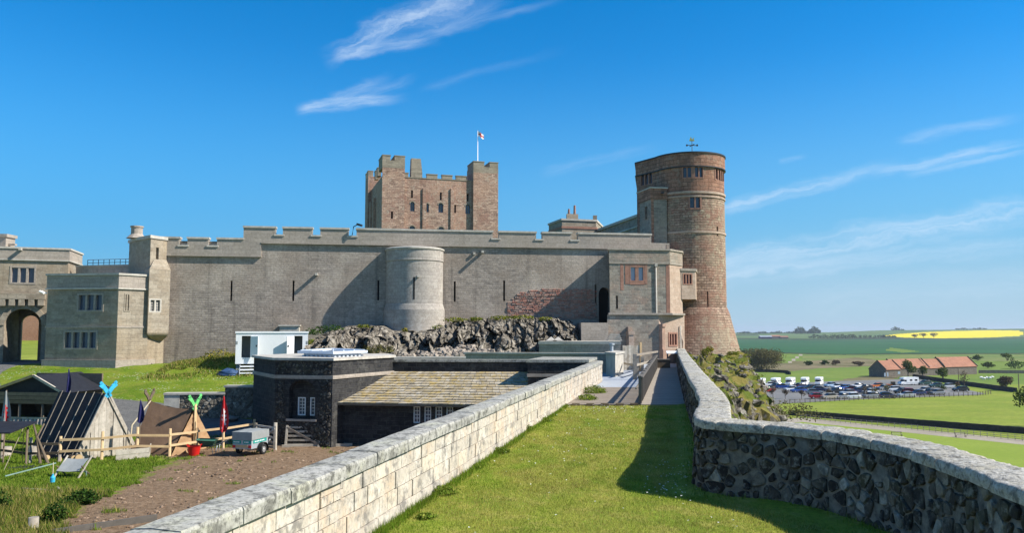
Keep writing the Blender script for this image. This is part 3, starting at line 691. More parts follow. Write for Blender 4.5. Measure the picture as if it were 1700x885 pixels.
E2 = Edge(LP(LP.L, 0, .0)[:2], LP(LP.L, 0, .36)[:2]); 
b = MB(); u = 0.0
while u < LP.L:
    w = random.uniform(.85, 1.45); u1 = min(u + w, LP.L + .06); r = random.random(); dz = random.uniform(-.008, .008); do = random.uniform(-.01, .01)
    N = max(3, int((u1 - u) / .16)); prof = [(-.055 + do, -1.652), (-.058 + do, -1.535), (-.045 + do, -1.505), (.06, -1.494), (.2, -1.491), (.34, -1.496), (.385, -1.512), (.395, -1.652)]
    P_ = []
    for i in range(N + 1):
        uu = u + .004 + (u1 - u - .008) * i / N
        for (d, zz) in prof:
            q = Vector((uu * 3, d * 9, zz * 9)); k = noise.noise(q) * .008 + noise.noise(q * 2.7) * .005
            P_.append(LP(uu, zz + dz + (k if zz > -1.6 else 0), d - k * .8))
    b.grid(P_, len(prof), N + 1, False, None, r)
    for i in (0, N): b.face([P_[i * len(prof) + k] for k in range(len(prof))], r=r)
    u = u1
b.build('coping', M['cap'], par)

# ------------------------------------------------------------------ right rubble wall, following the walkway and then turning outwards
TOPIN = [(12.9, 63.0), (11.4, 55.5), (9.6, 46.5), (7.55, 35.94), (6.2, 28.9), (5.13, 23.27), (4.25, 18.54), (3.7, 15.97), (3.16, 13.9), (2.94, 13.0), (2.98, 12.62), (3.25, 12.35), (3.78, 11.95), (4.25, 11.35), (4.52, 10.75), (4.66, 10.0), (4.69, 9.3), (4.64, 8.4), (4.5, 7.4), (4.42, 6.2), (4.42, 3.0)]
def catmull(pts, step):
    out = []
    for i in range(len(pts) - 1):
        p0, p1, p2, p3 = (Vector(pts[max(0, min(len(pts) - 1, k))]) for k in (i - 1, i, i + 1, i + 2))
        n = max(1, int((p2 - p1).length / step))
        for k in range(n):
            t = k / n; m0 = (p2 - p0) * .5 * min(1, (p2 - p1).length / max(1e-6, (p1 - p0).length)) if i else (p2 - p1); m1 = (p3 - p1) * .5 * min(1, (p2 - p1).length / max(1e-6, (p3 - p2).length)) if (p3 - p2).length > 0 else (p2 - p1)
            out.append(p1 * (2 * t ** 3 - 3 * t * t + 1) + m0 * (t ** 3 - 2 * t * t + t) + p2 * (-2 * t ** 3 + 3 * t * t) + m1 * (t ** 3 - t * t))
    out.append(Vector(pts[-1])); return out
class Path:
    def __init__(s, pts, batter=0.0, z0=-2.5, z1=-1.5):
        s.p = pts; s.l = [0.0]
        for a, b_ in zip(pts, pts[1:]): s.l.append(s.l[-1] + (b_ - a).length)
        s.L = s.l[-1]; s.bt = batter; s.z0 = z0; s.z1 = z1; s.k = 0
        s.nr = []
        for i in range(len(pts)):
            t = (pts[min(i + 1, len(pts) - 1)] - pts[max(0, i - 1)]).normalized(); s.nr.append(Vector((t.y, -t.x)))
    def at(s, u):
        u = min(max(u, 0), s.L - 1e-6)
        while s.k and s.l[s.k] > u: s.k -= 1
        while s.l[s.k + 1] <= u: s.k += 1
        f = (u - s.l[s.k]) / (s.l[s.k + 1] - s.l[s.k])
        return s.p[s.k].lerp(s.p[s.k + 1], f), s.nr[s.k].lerp(s.nr[s.k + 1], f).normalized()
    def __call__(s, u, z, d=0.0):
        p, n = s.at(u); q = p - n * (d - s.bt * (s.z1 - z) / (s.z1 - s.z0)); return (q.x, q.y, z)
RP = Path(catmull(TOPIN, .25), .06)
rw = thing('rubble_wall', (4, 14, -2.5), 'dark basalt rubble wall with rough grey coping along the right of the walkway', 'wall')
b = MB(); N = int(RP.L / .3); pts = []
for i in range(N + 1):
    u = RP.L * i / N; pts += [RP(u, -2.75, .0), RP(u, -2.0, .015), RP(u, -1.5, .03), RP(u, -1.5, .46), RP(u, -2.6, .48), RP(u, -6, .5)]
b.grid(pts, 6, N + 1); b.build('core', M['rubble_mortar'], rw)
def rubble(b, m, u0, u1, z0, z1, size, out, gap, seed, rfun=None):
    R = random.Random(seed); rows_ = max(2, round((z1 - z0) / (size * .8))); P_ = []
    for j in range(-1, rows_ + 1):
        z = z0 + (j + .5) * (z1 - z0) / rows_; u = u0 - size * 2 + R.uniform(0, size)
        while u < u1 + size * 2:
            P_.append((u, z + R.uniform(-.42, .42) * size)); u += size * R.choice((.4, .5, .7, .9, 1.1, 1.5, 2.0))
    cells = {}
    for i, p in enumerate(P_): cells.setdefault((int(p[0] // (size * 2)), int(p[1] // (size * 2))), []).append(i)
    for i, (pu, pz) in enumerate(P_):
        if not (u0 < pu < u1 and z0 < pz < z1): continue
        poly = [(max(u0, pu - size * 1.6), max(z0, pz - size * 1.6)), (min(u1, pu + size * 1.6), max(z0, pz - size * 1.6)), (min(u1, pu + size * 1.6), min(z1, pz + size * 1.6)), (max(u0, pu - size * 1.6), min(z1, pz + size * 1.6))]
        ci, cj = int(pu // (size * 2)), int(pz // (size * 2))
        for a in range(ci - 2, ci + 3):
            for c in range(cj - 2, cj + 3):
                for k in cells.get((a, c), ()):
                    if k == i or not poly: continue
                    qu_, qz_ = P_[k]; mx, mz = (pu + qu_) / 2, (pz + qz_) / 2; nx, nz = qu_ - pu, qz_ - pz
                    new = []
                    for e in range(len(poly)):
                        A, B = poly[e - 1], poly[e]; da = (A[0] - mx) * nx + (A[1] - mz) * nz; db = (B[0] - mx) * nx + (B[1] - mz) * nz
                        if (da <= 0) != (db <= 0): t = da / (da - db); new.append((A[0] + (B[0] - A[0]) * t, A[1] + (B[1] - A[1]) * t))
                        if db <= 0: new.append(B)
                    poly = new
        if len(poly) < 3: continue
        cu = sum(p[0] for p in poly) / len(poly); cz = sum(p[1] for p in poly) / len(poly)
        rad_ = sum(math.hypot(p[0] - cu, p[1] - cz) for p in poly) / len(poly)
        if rad_ < gap * 2 or (seed in (3, 5) and R.random() < .09): continue
        r = rfun(R, rad_) if rfun else R.random(); o = R.uniform(*out)
        # rounder outline: cut the corners
        pl = []
        for e in range(len(poly)):
            A, B = poly[e - 1], poly[e]; c1, c2 = R.uniform(.05, .2), R.uniform(.8, .95)
            pl += [(A[0] + (B[0] - A[0]) * c1, A[1] + (B[1] - A[1]) * c1), (A[0] + (B[0] - A[0]) * c2, A[1] + (B[1] - A[1]) * c2)]
        def sc(f, d, jit=0): return [m(cu + (x - cu) * f + R.uniform(-jit, jit), cz + (z - cz) * f + R.uniform(-jit, jit), d) for x, z in pl]
        k = max(.3, 1 - gap * R.uniform(.2, 2.0) / rad_) * R.choice((1, 1, 1, 1, .9, .78, .66)); n = len(pl)
        tu, tz = R.uniform(-.12, .12), R.uniform(-.1, .16)
        r0 = sc(k, .03); r1 = sc(k * .97, -o * .45, .004)
        r2 = [m(cu + (x - cu) * k * .80 + R.uniform(-.006, .006), cz + (z - cz) * k * .80, -o + (x - cu) * tu + (z - cz) * tz) for x, z in pl]; c0 = m(cu, cz, -o * R.uniform(1.0, 1.15))
        for e in range(n):
            f = (e + 1) % n
            b.face([r0[e], r0[f], r1[f], r1[e]], r=r); b.face([r1[e], r1[f], r2[f], r2[e]], r=r); b.face([r2[e], r2[f], c0], r=r)
def rs(R, rad_): return min(1, max(0, R.gauss(.24, .2))) if R.random() < .82 else R.uniform(.45, 1)
ub = next(RP.l[i] for i, p in enumerate(RP.p) if p.y < 27)
b = MB(); rubble(b, RP, 0, ub, -2.62, -1.5, .28, (.006, .035), .028, 3, rs); rubble(b, RP, ub, RP.L, -2.66, -1.5, .20, (.004, .03), .015, 5, rs)
b.build('rubble_facing', M['basalt'], rw)
b = MB(); u = 0.0
while u < RP.L - .05:
    far = u < ub
    w = random.uniform(.35, .95) if not far else random.uniform(.6, 1.3)
    u1 = min(u + w, RP.L); r = random.random(); dz = random.uniform(-.014, .014); dd = random.uniform(-.02, .02)
    N = max(3, int((u1 - u) / (.05 if not far else .16)))
    dl = [(-.035, -1.515), (-.045, -1.46), (-.035, -1.405)] + [(-.02 + .56 * k / 10, -1.378 - .012 * abs(k - 5) / 5) for k in range(11)] + [(.56, -1.42), (.57, -1.56)]
    Q = []
    for i in range(N + 1):
        uu = u + (.006 if i == 0 else -.006 if i == N else 0) + (u1 - u) * i / N; e = .016 if i in (0, N) else 0
        for (d, zz) in dl:
            p = Vector((uu * 4.3, d * 4.3, zz * 5)); k = noise.noise(p) * .014 + noise.noise(p * 3.1) * .010 + noise.noise(p * 9) * .007
            top = zz > -1.45
            Q.append(RP(uu, zz + dz + (k if top else k * .4) - (e if top else 0), d + dd * (1 if d < .1 else 0) - (0 if top else k * .8) + (e * .6 if d < 0 else 0)))
    b.grid(Q, len(dl), N + 1, True, None, r)
    for i in (0, N): b.face([Q[i * len(dl) + k] for k in range(len(dl))], r=r)
    u = u1
b.build('coping', M['rough_cap'], rw)

# ------------------------------------------------------------------ walkway: turf, then decking, ramp and paving
def rpath_x(Y):
    best = min(RP.p, key=lambda p: abs(p.y - Y) + (0 if p.y > 12.4 or Y < 12.4 else 9)); return best.x
mb = MB(); pts = []; nY = 84
for j in range(nY):
    Y = 1.5 + 25.6 * j / (nY - 1)
    for i in range(28):
        xl = lx(Y) - .1; xr = (rpath_x(Y) if Y > 12.4 else (4.8 if Y < 10 else 4.8 - (Y - 10) * .5)) + .2
        x = xl + (xr - xl) * i / 27
        pts.append((x, Y, -2.5 + .03 * noise.noise(Vector((x * .9, Y * .9, 0))) + .05 * sstep(.7, 0, xr - .2 - x)))
mb.grid(pts, 28, nY); tag(mb.build('walkway_turf', M['turf'], None, (0, 0, -2.5)), kind='structure')
b = MB(); b.prism([(lx(27.1), 27.1), (5.6, 27.1), (13.0, 64), (13, 68), (8, 68), (lx(40.3) + .3, 46), (lx(40.2), 40.2)], -5.0, -2.53)
tag(b.build('walkway_paving', M['bluepave'], None, (6, 45, -2.53)), kind='structure')
# ------------------------------------------------------------------ grass blades
def blades(name, xyz, hmin, hmax, wid, mat, seed=1, lean=.6, loc=(0, 0, 0)):
    g = np.random.default_rng(seed); xyz = np.asarray(xyz, dtype=np.float32); N = len(xyz)
    a = g.uniform(0, 2 * np.pi, N); h = g.uniform(hmin, hmax, N) * g.uniform(.7, 1.2, N); w = wid * g.uniform(.6, 1.3, N) * np.maximum(1, xyz[:, 1] / 11)
    la = g.uniform(0, 2 * np.pi, N); ll = h * lean * g.uniform(.2, 1, N)
    co = np.empty((N, 3, 3), dtype=np.float32)
    co[:, 0] = xyz; co[:, 1] = xyz; co[:, 2] = xyz
    co[:, 0, 0] -= np.cos(a) * w / 2; co[:, 0, 1] -= np.sin(a) * w / 2; co[:, 1, 0] += np.cos(a) * w / 2; co[:, 1, 1] += np.sin(a) * w / 2
    co[:, 2, 0] += np.cos(la) * ll; co[:, 2, 1] += np.sin(la) * ll; co[:, 2, 2] += h
    co -= np.array(loc, dtype=np.float32)
    me = bpy.data.meshes.new(name); me.vertices.add(3 * N); me.vertices.foreach_set('co', co.ravel())
    me.loops.add(3 * N); me.loops.foreach_set('vertex_index', np.arange(3 * N, dtype=np.int32))
    me.polygons.add(N); me.polygons.foreach_set('loop_start', np.arange(0, 3 * N, 3, dtype=np.int32))
    at = me.attributes.new('rnd', 'FLOAT', 'FACE'); at.data.foreach_set('value', g.random(N).astype(np.float32) if True else None)
    me.materials.append(mat); me.update(); me.validate()
    o = bpy.data.objects.new(name, me); COL.objects.link(o); o.location = loc; o['kind'] = 'stuff'; return o
g = np.random.default_rng(3)
def walk_pts(n, y0, y1, power=1.0):
    t = g.random(n); Y = 1 / (1 / y1 + (1 / y0 - 1 / y1) * t)           # denser close by
    xl = lx(Y) + .0; xr = np.array([min(rpath_x(float(y)), 4.75) if y > 12.6 else 4.9 - max(0, y - 10) * .55 for y in Y])
    xr = np.where(Y > 12.6, [rpath_x(float(y)) for y in Y], xr)
    X = xl + (xr - xl) * g.random(n)
    Z = np.array([-2.5 + .03 * noise.noise(Vector((float(x) * .9, float(y) * .9, 0))) for x, y in zip(X, Y)])
    return np.stack([X, Y, Z], 1)
pts = walk_pts(260000, 7.0, 27.2)
blades('walkway_grass', pts, .016, .042, .006, M['blade'], 2)
edge = []
for k in range(9000):                                  # longer grass in the foot of both walls
    Y = float(1 / (1 / 27 + (1 / 8.5 - 1 / 27) * g.random()))
    if k % 3: edge.append((lx(Y) + abs(g.normal(0, .07)) + .03, Y, -2.5))
    else: edge.append((rpath_x(Y) - abs(g.normal(0, .12)) - .04, Y, -2.5))
blades('wall_foot_grass', edge, .05, .13, .010, M['blade_lush'], 4)
# daisies in the turf
def daisies(name, spots, r):
    b = MB()
    for (x, y, z) in spots:
        k = random.uniform(.7, 1.2) * r; a0 = random.random()
        b.face([(x + k * math.cos(a0 + i * 1.047), y + k * math.sin(a0 + i * 1.047), z + random.uniform(.0, .012)) for i in range(6)])
    tag(b.build(name, M['daisy'], None, (spots[0][0], spots[0][1], -2.5)), kind='stuff')
sp = []
for (cx, cy, sx, sy, n) in [(2.9, 25.6, .8, .7, 170), (2.9, 14.0, .25, 1.0, 60), (2.6, 12.7, .3, .5, 40), (3.4, 10.6, .5, .5, 70), (3.9, 10.0, .4, .5, 50), (2.0, 20, 1.4, 3, 60), (1.6, 14, 1.6, 3, 50), (.6, 18, .8, 3, 30)]:
    for _ in range(n):
        x, y = random.gauss(cx, sx), random.gauss(cy, sy)
        if lx(y) + .1 < x < min(rpath_x(max(y, 12.5)) - .1, 4.6) and 8 < y < 27: sp.append((x, y, -2.455))
daisies('daisies', sp, .014)
# yard grass, longer, on the left
yp = []; 
for k in range(200000):
    Y = float(1 / (1 / 46 + (1 / 19.5 - 1 / 46) * g.random())); X = float(-.70 * Y + g.random() * .56 * Y)
    if X > lx(Y) - 1: continue
    dd = dpoly(dirt_poly, X, Y) if Y < 44 else -9
    if dd > .6 and noise.noise(Vector((X * .8, Y * 1.1, 7))) + .5 * noise.noise(Vector((X * 2.6, Y * 2.6, 3))) > .50 and g.random() < .6: yp.append((X, Y, zyard(X, Y))); continue
    if dd + 1.2 * noise.noise(Vector((X * .9, Y * .9, 2))) + .5 * noise.noise(Vector((X * 3, Y * 3, 2))) > -.05: continue
    if Y > 38 and min(dseg((X, Y), a, b_) for a, b_ in zip(road_pts, road_pts[1:])) < 2.5: continue
    if Y > 41 and g.random() < .5: continue
    yp.append((X, Y, zyard(X, Y)))
yp = np.array(yp); left = (yp[:, 1] < 26) & (yp[:, 0] + (yp[:, 1] - 20) * .4 < -11.0 + g.normal(0, 1.2, len(yp)))
blades('yard_grass', yp[~left], .04, .11, .011, M['blade_lush'], 5)
blades('rough_dry_grass', yp[left], .10, .30, .014, M['blade_dry'], 6, .8)

bk = []
for k in range(60000):
    Y = 50 + 9.5 * g.random(); X = -24 + 11 * g.random(); dw = (Vector((X, Y)) - CW.a).dot(CW.n)
    if dw < .05 or dw > 7.5 * g.random() + .3: continue
    if noise.noise(Vector((X * .6, Y * .6, 11))) + .5 * noise.noise(Vector((X * 2, Y * 2, 5))) < -.12: continue
    bk.append((X, Y, zyard(X, Y)))
blades('bank_grass', bk, .07, .24, .012, M['blade_dry'], 9, .8)
def weed(x, y, z, w, h, n, label, mat='leaf_mid', name='weed_clump', size=.035, group=None, cat='weed'):
    b = MB(); leafcloud(b, [((x, y, z + h * .45), (w, w, h * .6)), ((x + w * .6, y + w * .3, z + h * .3), (w * .6, w * .6, h * .4))], n, size, seed=int(abs(x * 97 + y * 31)))
    return tag(b.build(name, M[mat], None, (x, y, z)), label, cat, group)
GW = 'weed clumps along the foot of the cream parapet'
for (px, py, w, h, lab) in [(697, 862, .16, .14, 'small ragged weed nearest the viewer at the foot of the cream parapet'), (728, 822, .26, .24, 'broad leafy weed clump against the near part of the cream parapet'), (781, 777, .17, .12, 'low spreading weed at the parapet foot beyond the broad clump'),
                            (824, 753, .24, .22, 'round dark weed clump midway along the parapet foot'), (869, 717, .2, .30, 'tall dense weed tuft standing against the parapet midway'), (900, 700, .3, .18, 'wide low weeds at the parapet foot short of the decking')]:
    p = G(px, py, -2.5); weed(p.x + .08, p.y, -2.5, w * .75, h * .55, 420, lab, 'leaf_weed', size=.022, group=GW)
for (px, py, w, h) in [(1000, 652, .55, .45)]:
    p = G(988, 656, -2.5); weed(p.x, p.y + .5, -2.52, .45, .36, 1300, 'patch of bright green weeds in the corner between cream parapet and wooden decking', 'leaf_weed', size=.03)
    p = G(975, 667, -2.5); weed(p.x, p.y + .3, -2.52, .35, .25, 800, 'low yellow green weeds at the front edge of the decking by the parapet', 'leaf_weed', size=.03)
# ------------------------------------------------------------------ long curtain wall
cw = thing('curtain_wall', (CW.a.x + 15, CW.a.y + 2.5, -2.0), 'long high grey stone castle wall with battlements and arrow slits', 'castle wall')
ux = lambda px, py=385: CW.px(px, py)[0]
ZS1, ZT1, ZS2, ZT2 = CW.px(350, 424)[1], CW.px(330, 394)[1], CW.px(520, 404)[1], CW.px(520, 377.5)[1]
uStep = ux(434, 410); uTop = ux(405, 385); uEnd = ux(1080, 392)
slits = [hole_px(CW, x - 1.6, 466 + dy, x + 1.6, 500 + dy) for x, dy in ((384, 0), (487, 0), (628, -1), (755, 1), (837, 0), (989, 6))]
door_h = hole_px(CW, 994, 477, 1013, 537, arch=.55)
b = MB(); wall_face(b, CW, -1, CW.L + 1, -5, ZS2, slits + [door_h], reveal=.5)
b.mbox(CW, -1, CW.L + 1, -5, ZS2 - .02, 1.6, 1.8); b.mbox(CW, -1, CW.L + 1, ZS2 - .1, ZS2 + .02, .0, 2.2)
b.build('wall_body', M['curtain'], cw)
for h in slits + [door_h]:
    b = MB(); b.mbox(CW, h.u0 - .05, h.u1 + .05, h.z0 - .05, h.z1 + .05, .5, .56); b.build('doorway' if h is door_h else 'arrow_slit', M['dark_void'], cw)
par_b = MB(); cop = MB(); sill = MB()
def parapet(us, ue, zs, zt, gaps, d0=-.16, d1=.36, zsill=.62):
    cuts = [us] + [x for g_ in gaps for x in g_] + [ue]
    par_b.mbox(CW, us, ue, zs, zt - zsill, d0, d1, .5)
    for i in range(0, len(cuts), 2):
        a, c = cuts[i], cuts[i + 1]; par_b.mbox(CW, a, c, zt - zsill, zt - .14, d0 + .002, d1 - .002, .5)
        cop.mbox(CW, a - .05, c + .05, zt - .14, zt, d0 - .07, d1 + .07)
    for g_ in gaps: cop.mbox(CW, g_[0] - .12, g_[1] + .12, zt - zsill - .10, zt - zsill + .02, d0 - .07, d1 + .07)
gl = [(ux(299, 400), ux(312, 400)), (ux(347, 400), ux(361, 400))]
gr = [(ux(a, 385), ux(c, 385)) for a, c in ((458, 470), (519, 532), (579, 592), (817.5, 828), (889.5, 900), (948, 959))]
parapet(-1, uTop, ZS1, ZT1, gl)
par_b.mbox(CW, uTop, uStep, ZS1, ZS2, -.16, .36, .5)
parapet(uTop, uEnd, ZS2, ZT2, gr)
par_b.mbox(CW, uEnd, CW.L + .6, ZS2, ZT2 - .75, -.158, .36, .5)
par_b.build('parapet', M['parapet'], cw); cop.build('coping', M['trim'], cw)
b = MB(); b.mbox(CW, -.8, uStep + .02, ZS1 - .09, ZS1 + .004, -.20, 0); b.mbox(CW, uStep, CW.L + .5, ZS2 - .09, ZS2 + .004, -.20, 0)
b.build('string_course', M['parapet'], cw)
for (px, py, ln) in ((526, 456, .55), (800, 419, .6), (693, 421, .2), (787, 421, .2)):
    u, z = CW.px(px, py); b = MB(); b.mbox(CW, u - .09, u + .09, z - .09, z + .09, -ln, .05); b.build('water_spout', M['trim'], cw)
poly = [CW.px(*p) for p in [(842, 524), (843, 506), (850, 497), (862, 487), (880, 483), (905, 479), (950, 480), (985, 481), (996, 486), (998, 530), (960, 530), (900, 528)]]
b = MB(); zz = min(p[1] for p in poly)
while zz < max(p[1] for p in poly):
    h = random.uniform(.08, .17); u = min(p[0] for p in poly)
    while u < max(p[0] for p in poly):
        w = random.uniform(.12, .42)
        if inside(poly, u + w / 2 + random.uniform(-.1, .1), zz + h / 2) and not (door_h.u0 - .1 < u + w and u < door_h.u1 and zz < door_h.z1 + .1):
            f = (u - poly[0][0]) / 6.5
            block(b, CW, u + .01, u + w - .012, zz + .01, zz + h - .012, random.uniform(.01, .09), .012, random.random())
        u += w
    zz += h
b.build('bare_red_stonework', M['brick_red'], cw)
b = MB(); u0, z0 = CW.px(466, 552); u1, z1 = CW.px(498, 542); b.mbox(CW, u0, u1, z0 - 1.5, z1, -.7, .1); b.mbox(CW, u0 - .08, u1 + .08, z1, z1 + .1, -.8, .1)
tag(b.build('stone_plinth', M['trim'], None), 'small pale stone lean-to against the high wall just above the white cabin', 'plinth')
# lamp bracket on the wall top
p = P(588, 384, 60.6); t_ = thing('floodlight_bracket', p, 'dark floodlight on a bent bracket on top of the battlements', 'floodlight')
b = MB(); b.tube([(p.x - .15, p.y, p.z - .3), (p.x - .05, p.y, p.z + .35), (p.x + .25, p.y, p.z + .52)], .04); b.build('bracket', M['dkmetal'], t_)
b = MB(); b.bar((p.x + .2, p.y, p.z + .55), (p.x + .6, p.y - .05, p.z + .42), .22, .16); b.build('lamp_head', M['dkmetal'], t_)

# ------------------------------------------------------------------ round turret on the curtain wall
tc = P(688, 500, 61.75); TC = Cyl((tc.x, tc.y), 2.17)
tu = thing('round_turret', (tc.x, tc.y, -.3), 'pale round stone turret bulging from the middle of the high wall', 'turret')
prof = [(2.32, -1.2), (2.32, 1.55), (2.19, 1.98), (2.17, 2.0), (2.17, 5.25)]
b = MB(); b.lathe((tc.x, tc.y), prof, 56, -2.0, 2.0); b.build('drum', M['turret'], tu)
b = MB(); b.lathe((tc.x, tc.y), [(2.17, 5.22), (2.23, 5.27), (2.23, 5.34), (2.20, 5.36), (2.20, 6.1)], 56, -2.0, 2.0); b.build('upper_band', M['turret'], tu)
b = MB(); b.lathe((tc.x, tc.y), [(2.20, 6.08), (2.28, 6.12), (2.28, 6.22), (2.1, 6.3), (0, 6.45)], 56); b.build('coping', M['trim'], tu)
u, z0 = TC.px(687.5, 497); u, z1 = TC.px(687.5, 460); b = MB(); b.mbox(TC, u - .06, u + .06, z0, z1, -.012, .05); b.build('arrow_slit', M['dark_void'], tu)
u, z0 = TC.px(694, 459); b = MB(); b.mbox(TC, u - .08, u + .08, z0 - .07, z0 + .07, -.3, .05); b.build('water_spout', M['trim'], tu)

# ------------------------------------------------------------------ lodge, stair turret and gate at the left end
LA, LB, LC = P(77, 530, 56.2), P(195, 530, 55.4), P(247, 500, 57.1)
e1, e2 = Edge(LA, LB), Edge(LB, LC)
zt, zs, zm, zp = e1.px(150, 454)[1], e1.px(150, 478)[1], e1.px(150, 543)[1], e1.px(150, 598)[1]
lg = thing('gate_lodge', (LA.x + 2.5, LA.y + 2, -2.6), 'two storey buff stone lodge with mullioned windows left of the high wall', 'lodge')
hw1 = hole_px(e1, 128, 487, 172, 518); hw2 = hole_px(e1, 105, 549, 162, 581); hs1 = hole_px(e2, 206, 487, 216, 518)
b = MB(); wall_face(b, e1, 0, e1.L, -4, zs, [hw1, hw2]); wall_face(b, e2, 0, e2.L, -4, zs, [hs1])
e3 = Edge((LA.x - .5, LA.y + 5), LA); wall_face(b, e3, 0, e3.L, -4, zs)
b.build('walls', M['lodge'], lg)
outline = [(LA.x, LA.y), (LB.x, LB.y), (LC.x, LC.y), (LC.x + .3, 62), (LA.x - .4, 62.5)]
def grow(poly, d):
    n = len(poly); out = []
    for i in range(n):
        p0, p1, p2 = Vector(poly[i - 1]), Vector(poly[i]), Vector(poly[(i + 1) % n])
        a = (p1 - p0).normalized(); c = (p2 - p1).normalized(); n1 = Vector((a.y, -a.x)); n2 = Vector((c.y, -c.x)); m_ = (n1 + n2)
        out.append(tuple(p1 + m_ * (d / max(.3, 1 + n1.dot(n2)))))
    return out
b = MB(); b.prism(grow(outline, .06), zs, zt - .14); b.build('parapet', M['parapet'], lg)
b = MB(); b.prism(grow(outline, .14), zt - .138, zt); b.prism(grow(outline, .12), zs - .1, zs - .002); b.build('coping', M['trim'], lg)
b = MB(); b.prism(grow(outline, .05), zm - .07, zm + .07); b.build('string_course', M['parapet'], lg); b = MB(); b.prism(grow(outline, .15), -4, zp); b.build('plinth', M['parapet'], lg)
window(lg, e1, hw1, 3, M['parapet'], M['glass'], .12, .13, .2, 0, 0, .03, out=-.03); window(lg, e1, hw2, 4, M['parapet'], M['glass'], .12, .14, .2, 0, 0, .03, out=-.03)
window(lg, e2, hs1, 2, M['lodge'], M['glass'], .09, .1, .2, 0, 0, out=-.03)
b = MB(); u, z = e1.px(76, 487); b.tube([e1(u, z, .05), e1(u, z + .05, -.5)], .06); b.tube([e1(u - .05, z + .1, -.5), e1(u + .35, z, -.62)], .09); b.build('security_camera', M['white'], lg)

st = thing('stair_turret', (-26.5, 59.5, -2), 'slim angular stair turret with a chimney stub at the left end of the high wall', 'turret')
TP = [P(213, 450, 60.5), P(224, 450, 58.9), P(248.5, 450, 57.2), P(275.5, 450, 58.7), P(278, 450, 61)]; TP = [(p.x, p.y) for p in TP]
etF = Edge(TP[1], TP[2]); etR = Edge(TP[2], TP[3]); etL = Edge(TP[0], TP[1]); ztt = etR.px(262, 397)[1]
hsl = hole_px(etR, 259, 411, 263.5, 431)
b = MB()
for e in (etL, etF, Edge(TP[3], TP[4])): wall_face(b, e, 0, e.L, -3, ztt)
wall_face(b, etR, 0, etR.L, -3, ztt, [hsl], .3); b.mbox(etR, hsl.u0 - .05, hsl.u1 + .05, hsl.z0 - .05, hsl.z1 + .05, .3, .35); b.build('shaft', M['lodge'], st)
b = MB(); b.prism(grow(TP, .08), ztt, ztt + .22); b.build('coping', M['trim'], st)
c = P(227, 392, 59.2); b = MB(); b.lathe((c.x, c.y), [(.72, ztt + .2), (.42, ztt + .5), (.40, ztt + .55), (.40, ztt + 1.0), (.46, ztt + 1.02), (.46, ztt + 1.12), (.3, ztt + 1.14), (.28, ztt + .9)], 16); b.build('chimney_stub', M['parapet'], st)
# corbelled lower stage
BP = [P(239, 500, 57.6), P(246.5, 500, 56.75), P(281.5, 500, 58.1), P(281, 500, 58.6), P(279, 500, 60), P(243, 500, 60)]; BP = [(p.x, p.y) for p in BP]
eb = Edge(BP[1], BP[2]); zb1, zb0, zbb = eb.px(262, 447)[1], eb.px(262, 553)[1], eb.px(262, 571)[1]
hb = hole_px(eb, 247.5, 496, 268, 519); hb.u0 = max(hb.u0, .05)
b = MB(); wall_face(b, eb, 0, eb.L, zb0, zb1, [hb])
for i in (0, 2): e = Edge(BP[i], BP[i + 1]); wall_face(b, e, 0, e.L, zb0, zb1)
n_ = len(BP); cx_ = sum(p[0] for p in BP) / n_; cy_ = 58.0
tp2 = [(p[0] * .6 + cx_ * .4, p[1] * .55 + 58.6 * .45) for p in BP]
for i in range(n_):
    j = (i + 1) % n_; b.face([(*BP[i], zb1), (*BP[j], zb1), (*tp2[j], zb1 + .75), (*tp2[i], zb1 + .75)], r=.5)
b.build('oriel', M['lodge'], st)
b = MB(); prev = BP
for k in range(1, 7):
    f = (k / 6) ** 1.6 * .93; cur = [(p[0] * (1 - f) + cx_ * f, p[1] * (1 - f) + 58.8 * f) for p in BP]; za = zb0 + (zbb - zb0) * (k - 1) / 6; zb_ = zb0 + (zbb - zb0) * k / 6
    for i in range(n_): j = (i + 1) % n_; b.face([(*cur[i], zb_), (*cur[j], zb_), (*prev[j], za), (*prev[i], za)], r=.5)
    prev = cur
b.build('corbel', M['lodge'], st)
window(st, eb, hb, 2, M['trim'], M['glass'], .1, .1, .2, 4, 3, .03)

GA, GB, GC = P(-70, 450, 60.2), P(113, 450, 62.5), P(134, 450, 66.5)
eg = Edge(GA, GB); eg2 = Edge(GB, GC); zgt, zgs = eg.px(60, 411)[1], eg.px(60, 431)[1]
gh = thing('gatehouse', (GA.x + 4, GA.y + 2, -2.7), 'stone gatehouse with a dark arched passage at the far left', 'gatehouse')
arch = hole_px(eg, 6, 513, 68, 612); arch.arch = (arch.z1 - eg.px(40, 540)[1]); arch.z0 = -3.2
hg = hole_px(eg, 16, 442, 60, 472)
b = MB(); wall_face(b, eg, 0, eg.L, -4, zgs, [arch, hg], .3); wall_face(b, eg2, 0, eg2.L, -4, zgs)
D = 4.2
b.mbox(eg, arch.u0 - .6, arch.u0 - .003, -4, arch.z1 + .4, .3, D); b.mbox(eg, arch.u1 + .003, arch.u1 + .6, -4, arch.z1 + .4, .3, D); b.mbox(eg, arch.u0 - .5, arch.u1 + .5, arch.z1 - .0, arch.z1 + .5, .305, D - .005)
EM_ = lambda u, z, d=0.0: eg(u, z, d + D)
q_ = EM_(0, 0); ee = Edge(EM_(-.6 + arch.u0, 0)[:2], EM_(arch.u1 + .6, 0)[:2]); hx = hole_px(ee, 34, 524, 63, 612, arch=.6); hx.z0 = -3.2
wall_face(b, ee, 0, ee.L, -4, arch.z1 + .4, [hx], .4)
b.build('walls', M['lodge'], gh)
go = [(GA.x, GA.y), (GB.x, GB.y), (GC.x, GC.y), (GC.x - 9, GC.y + 1)]
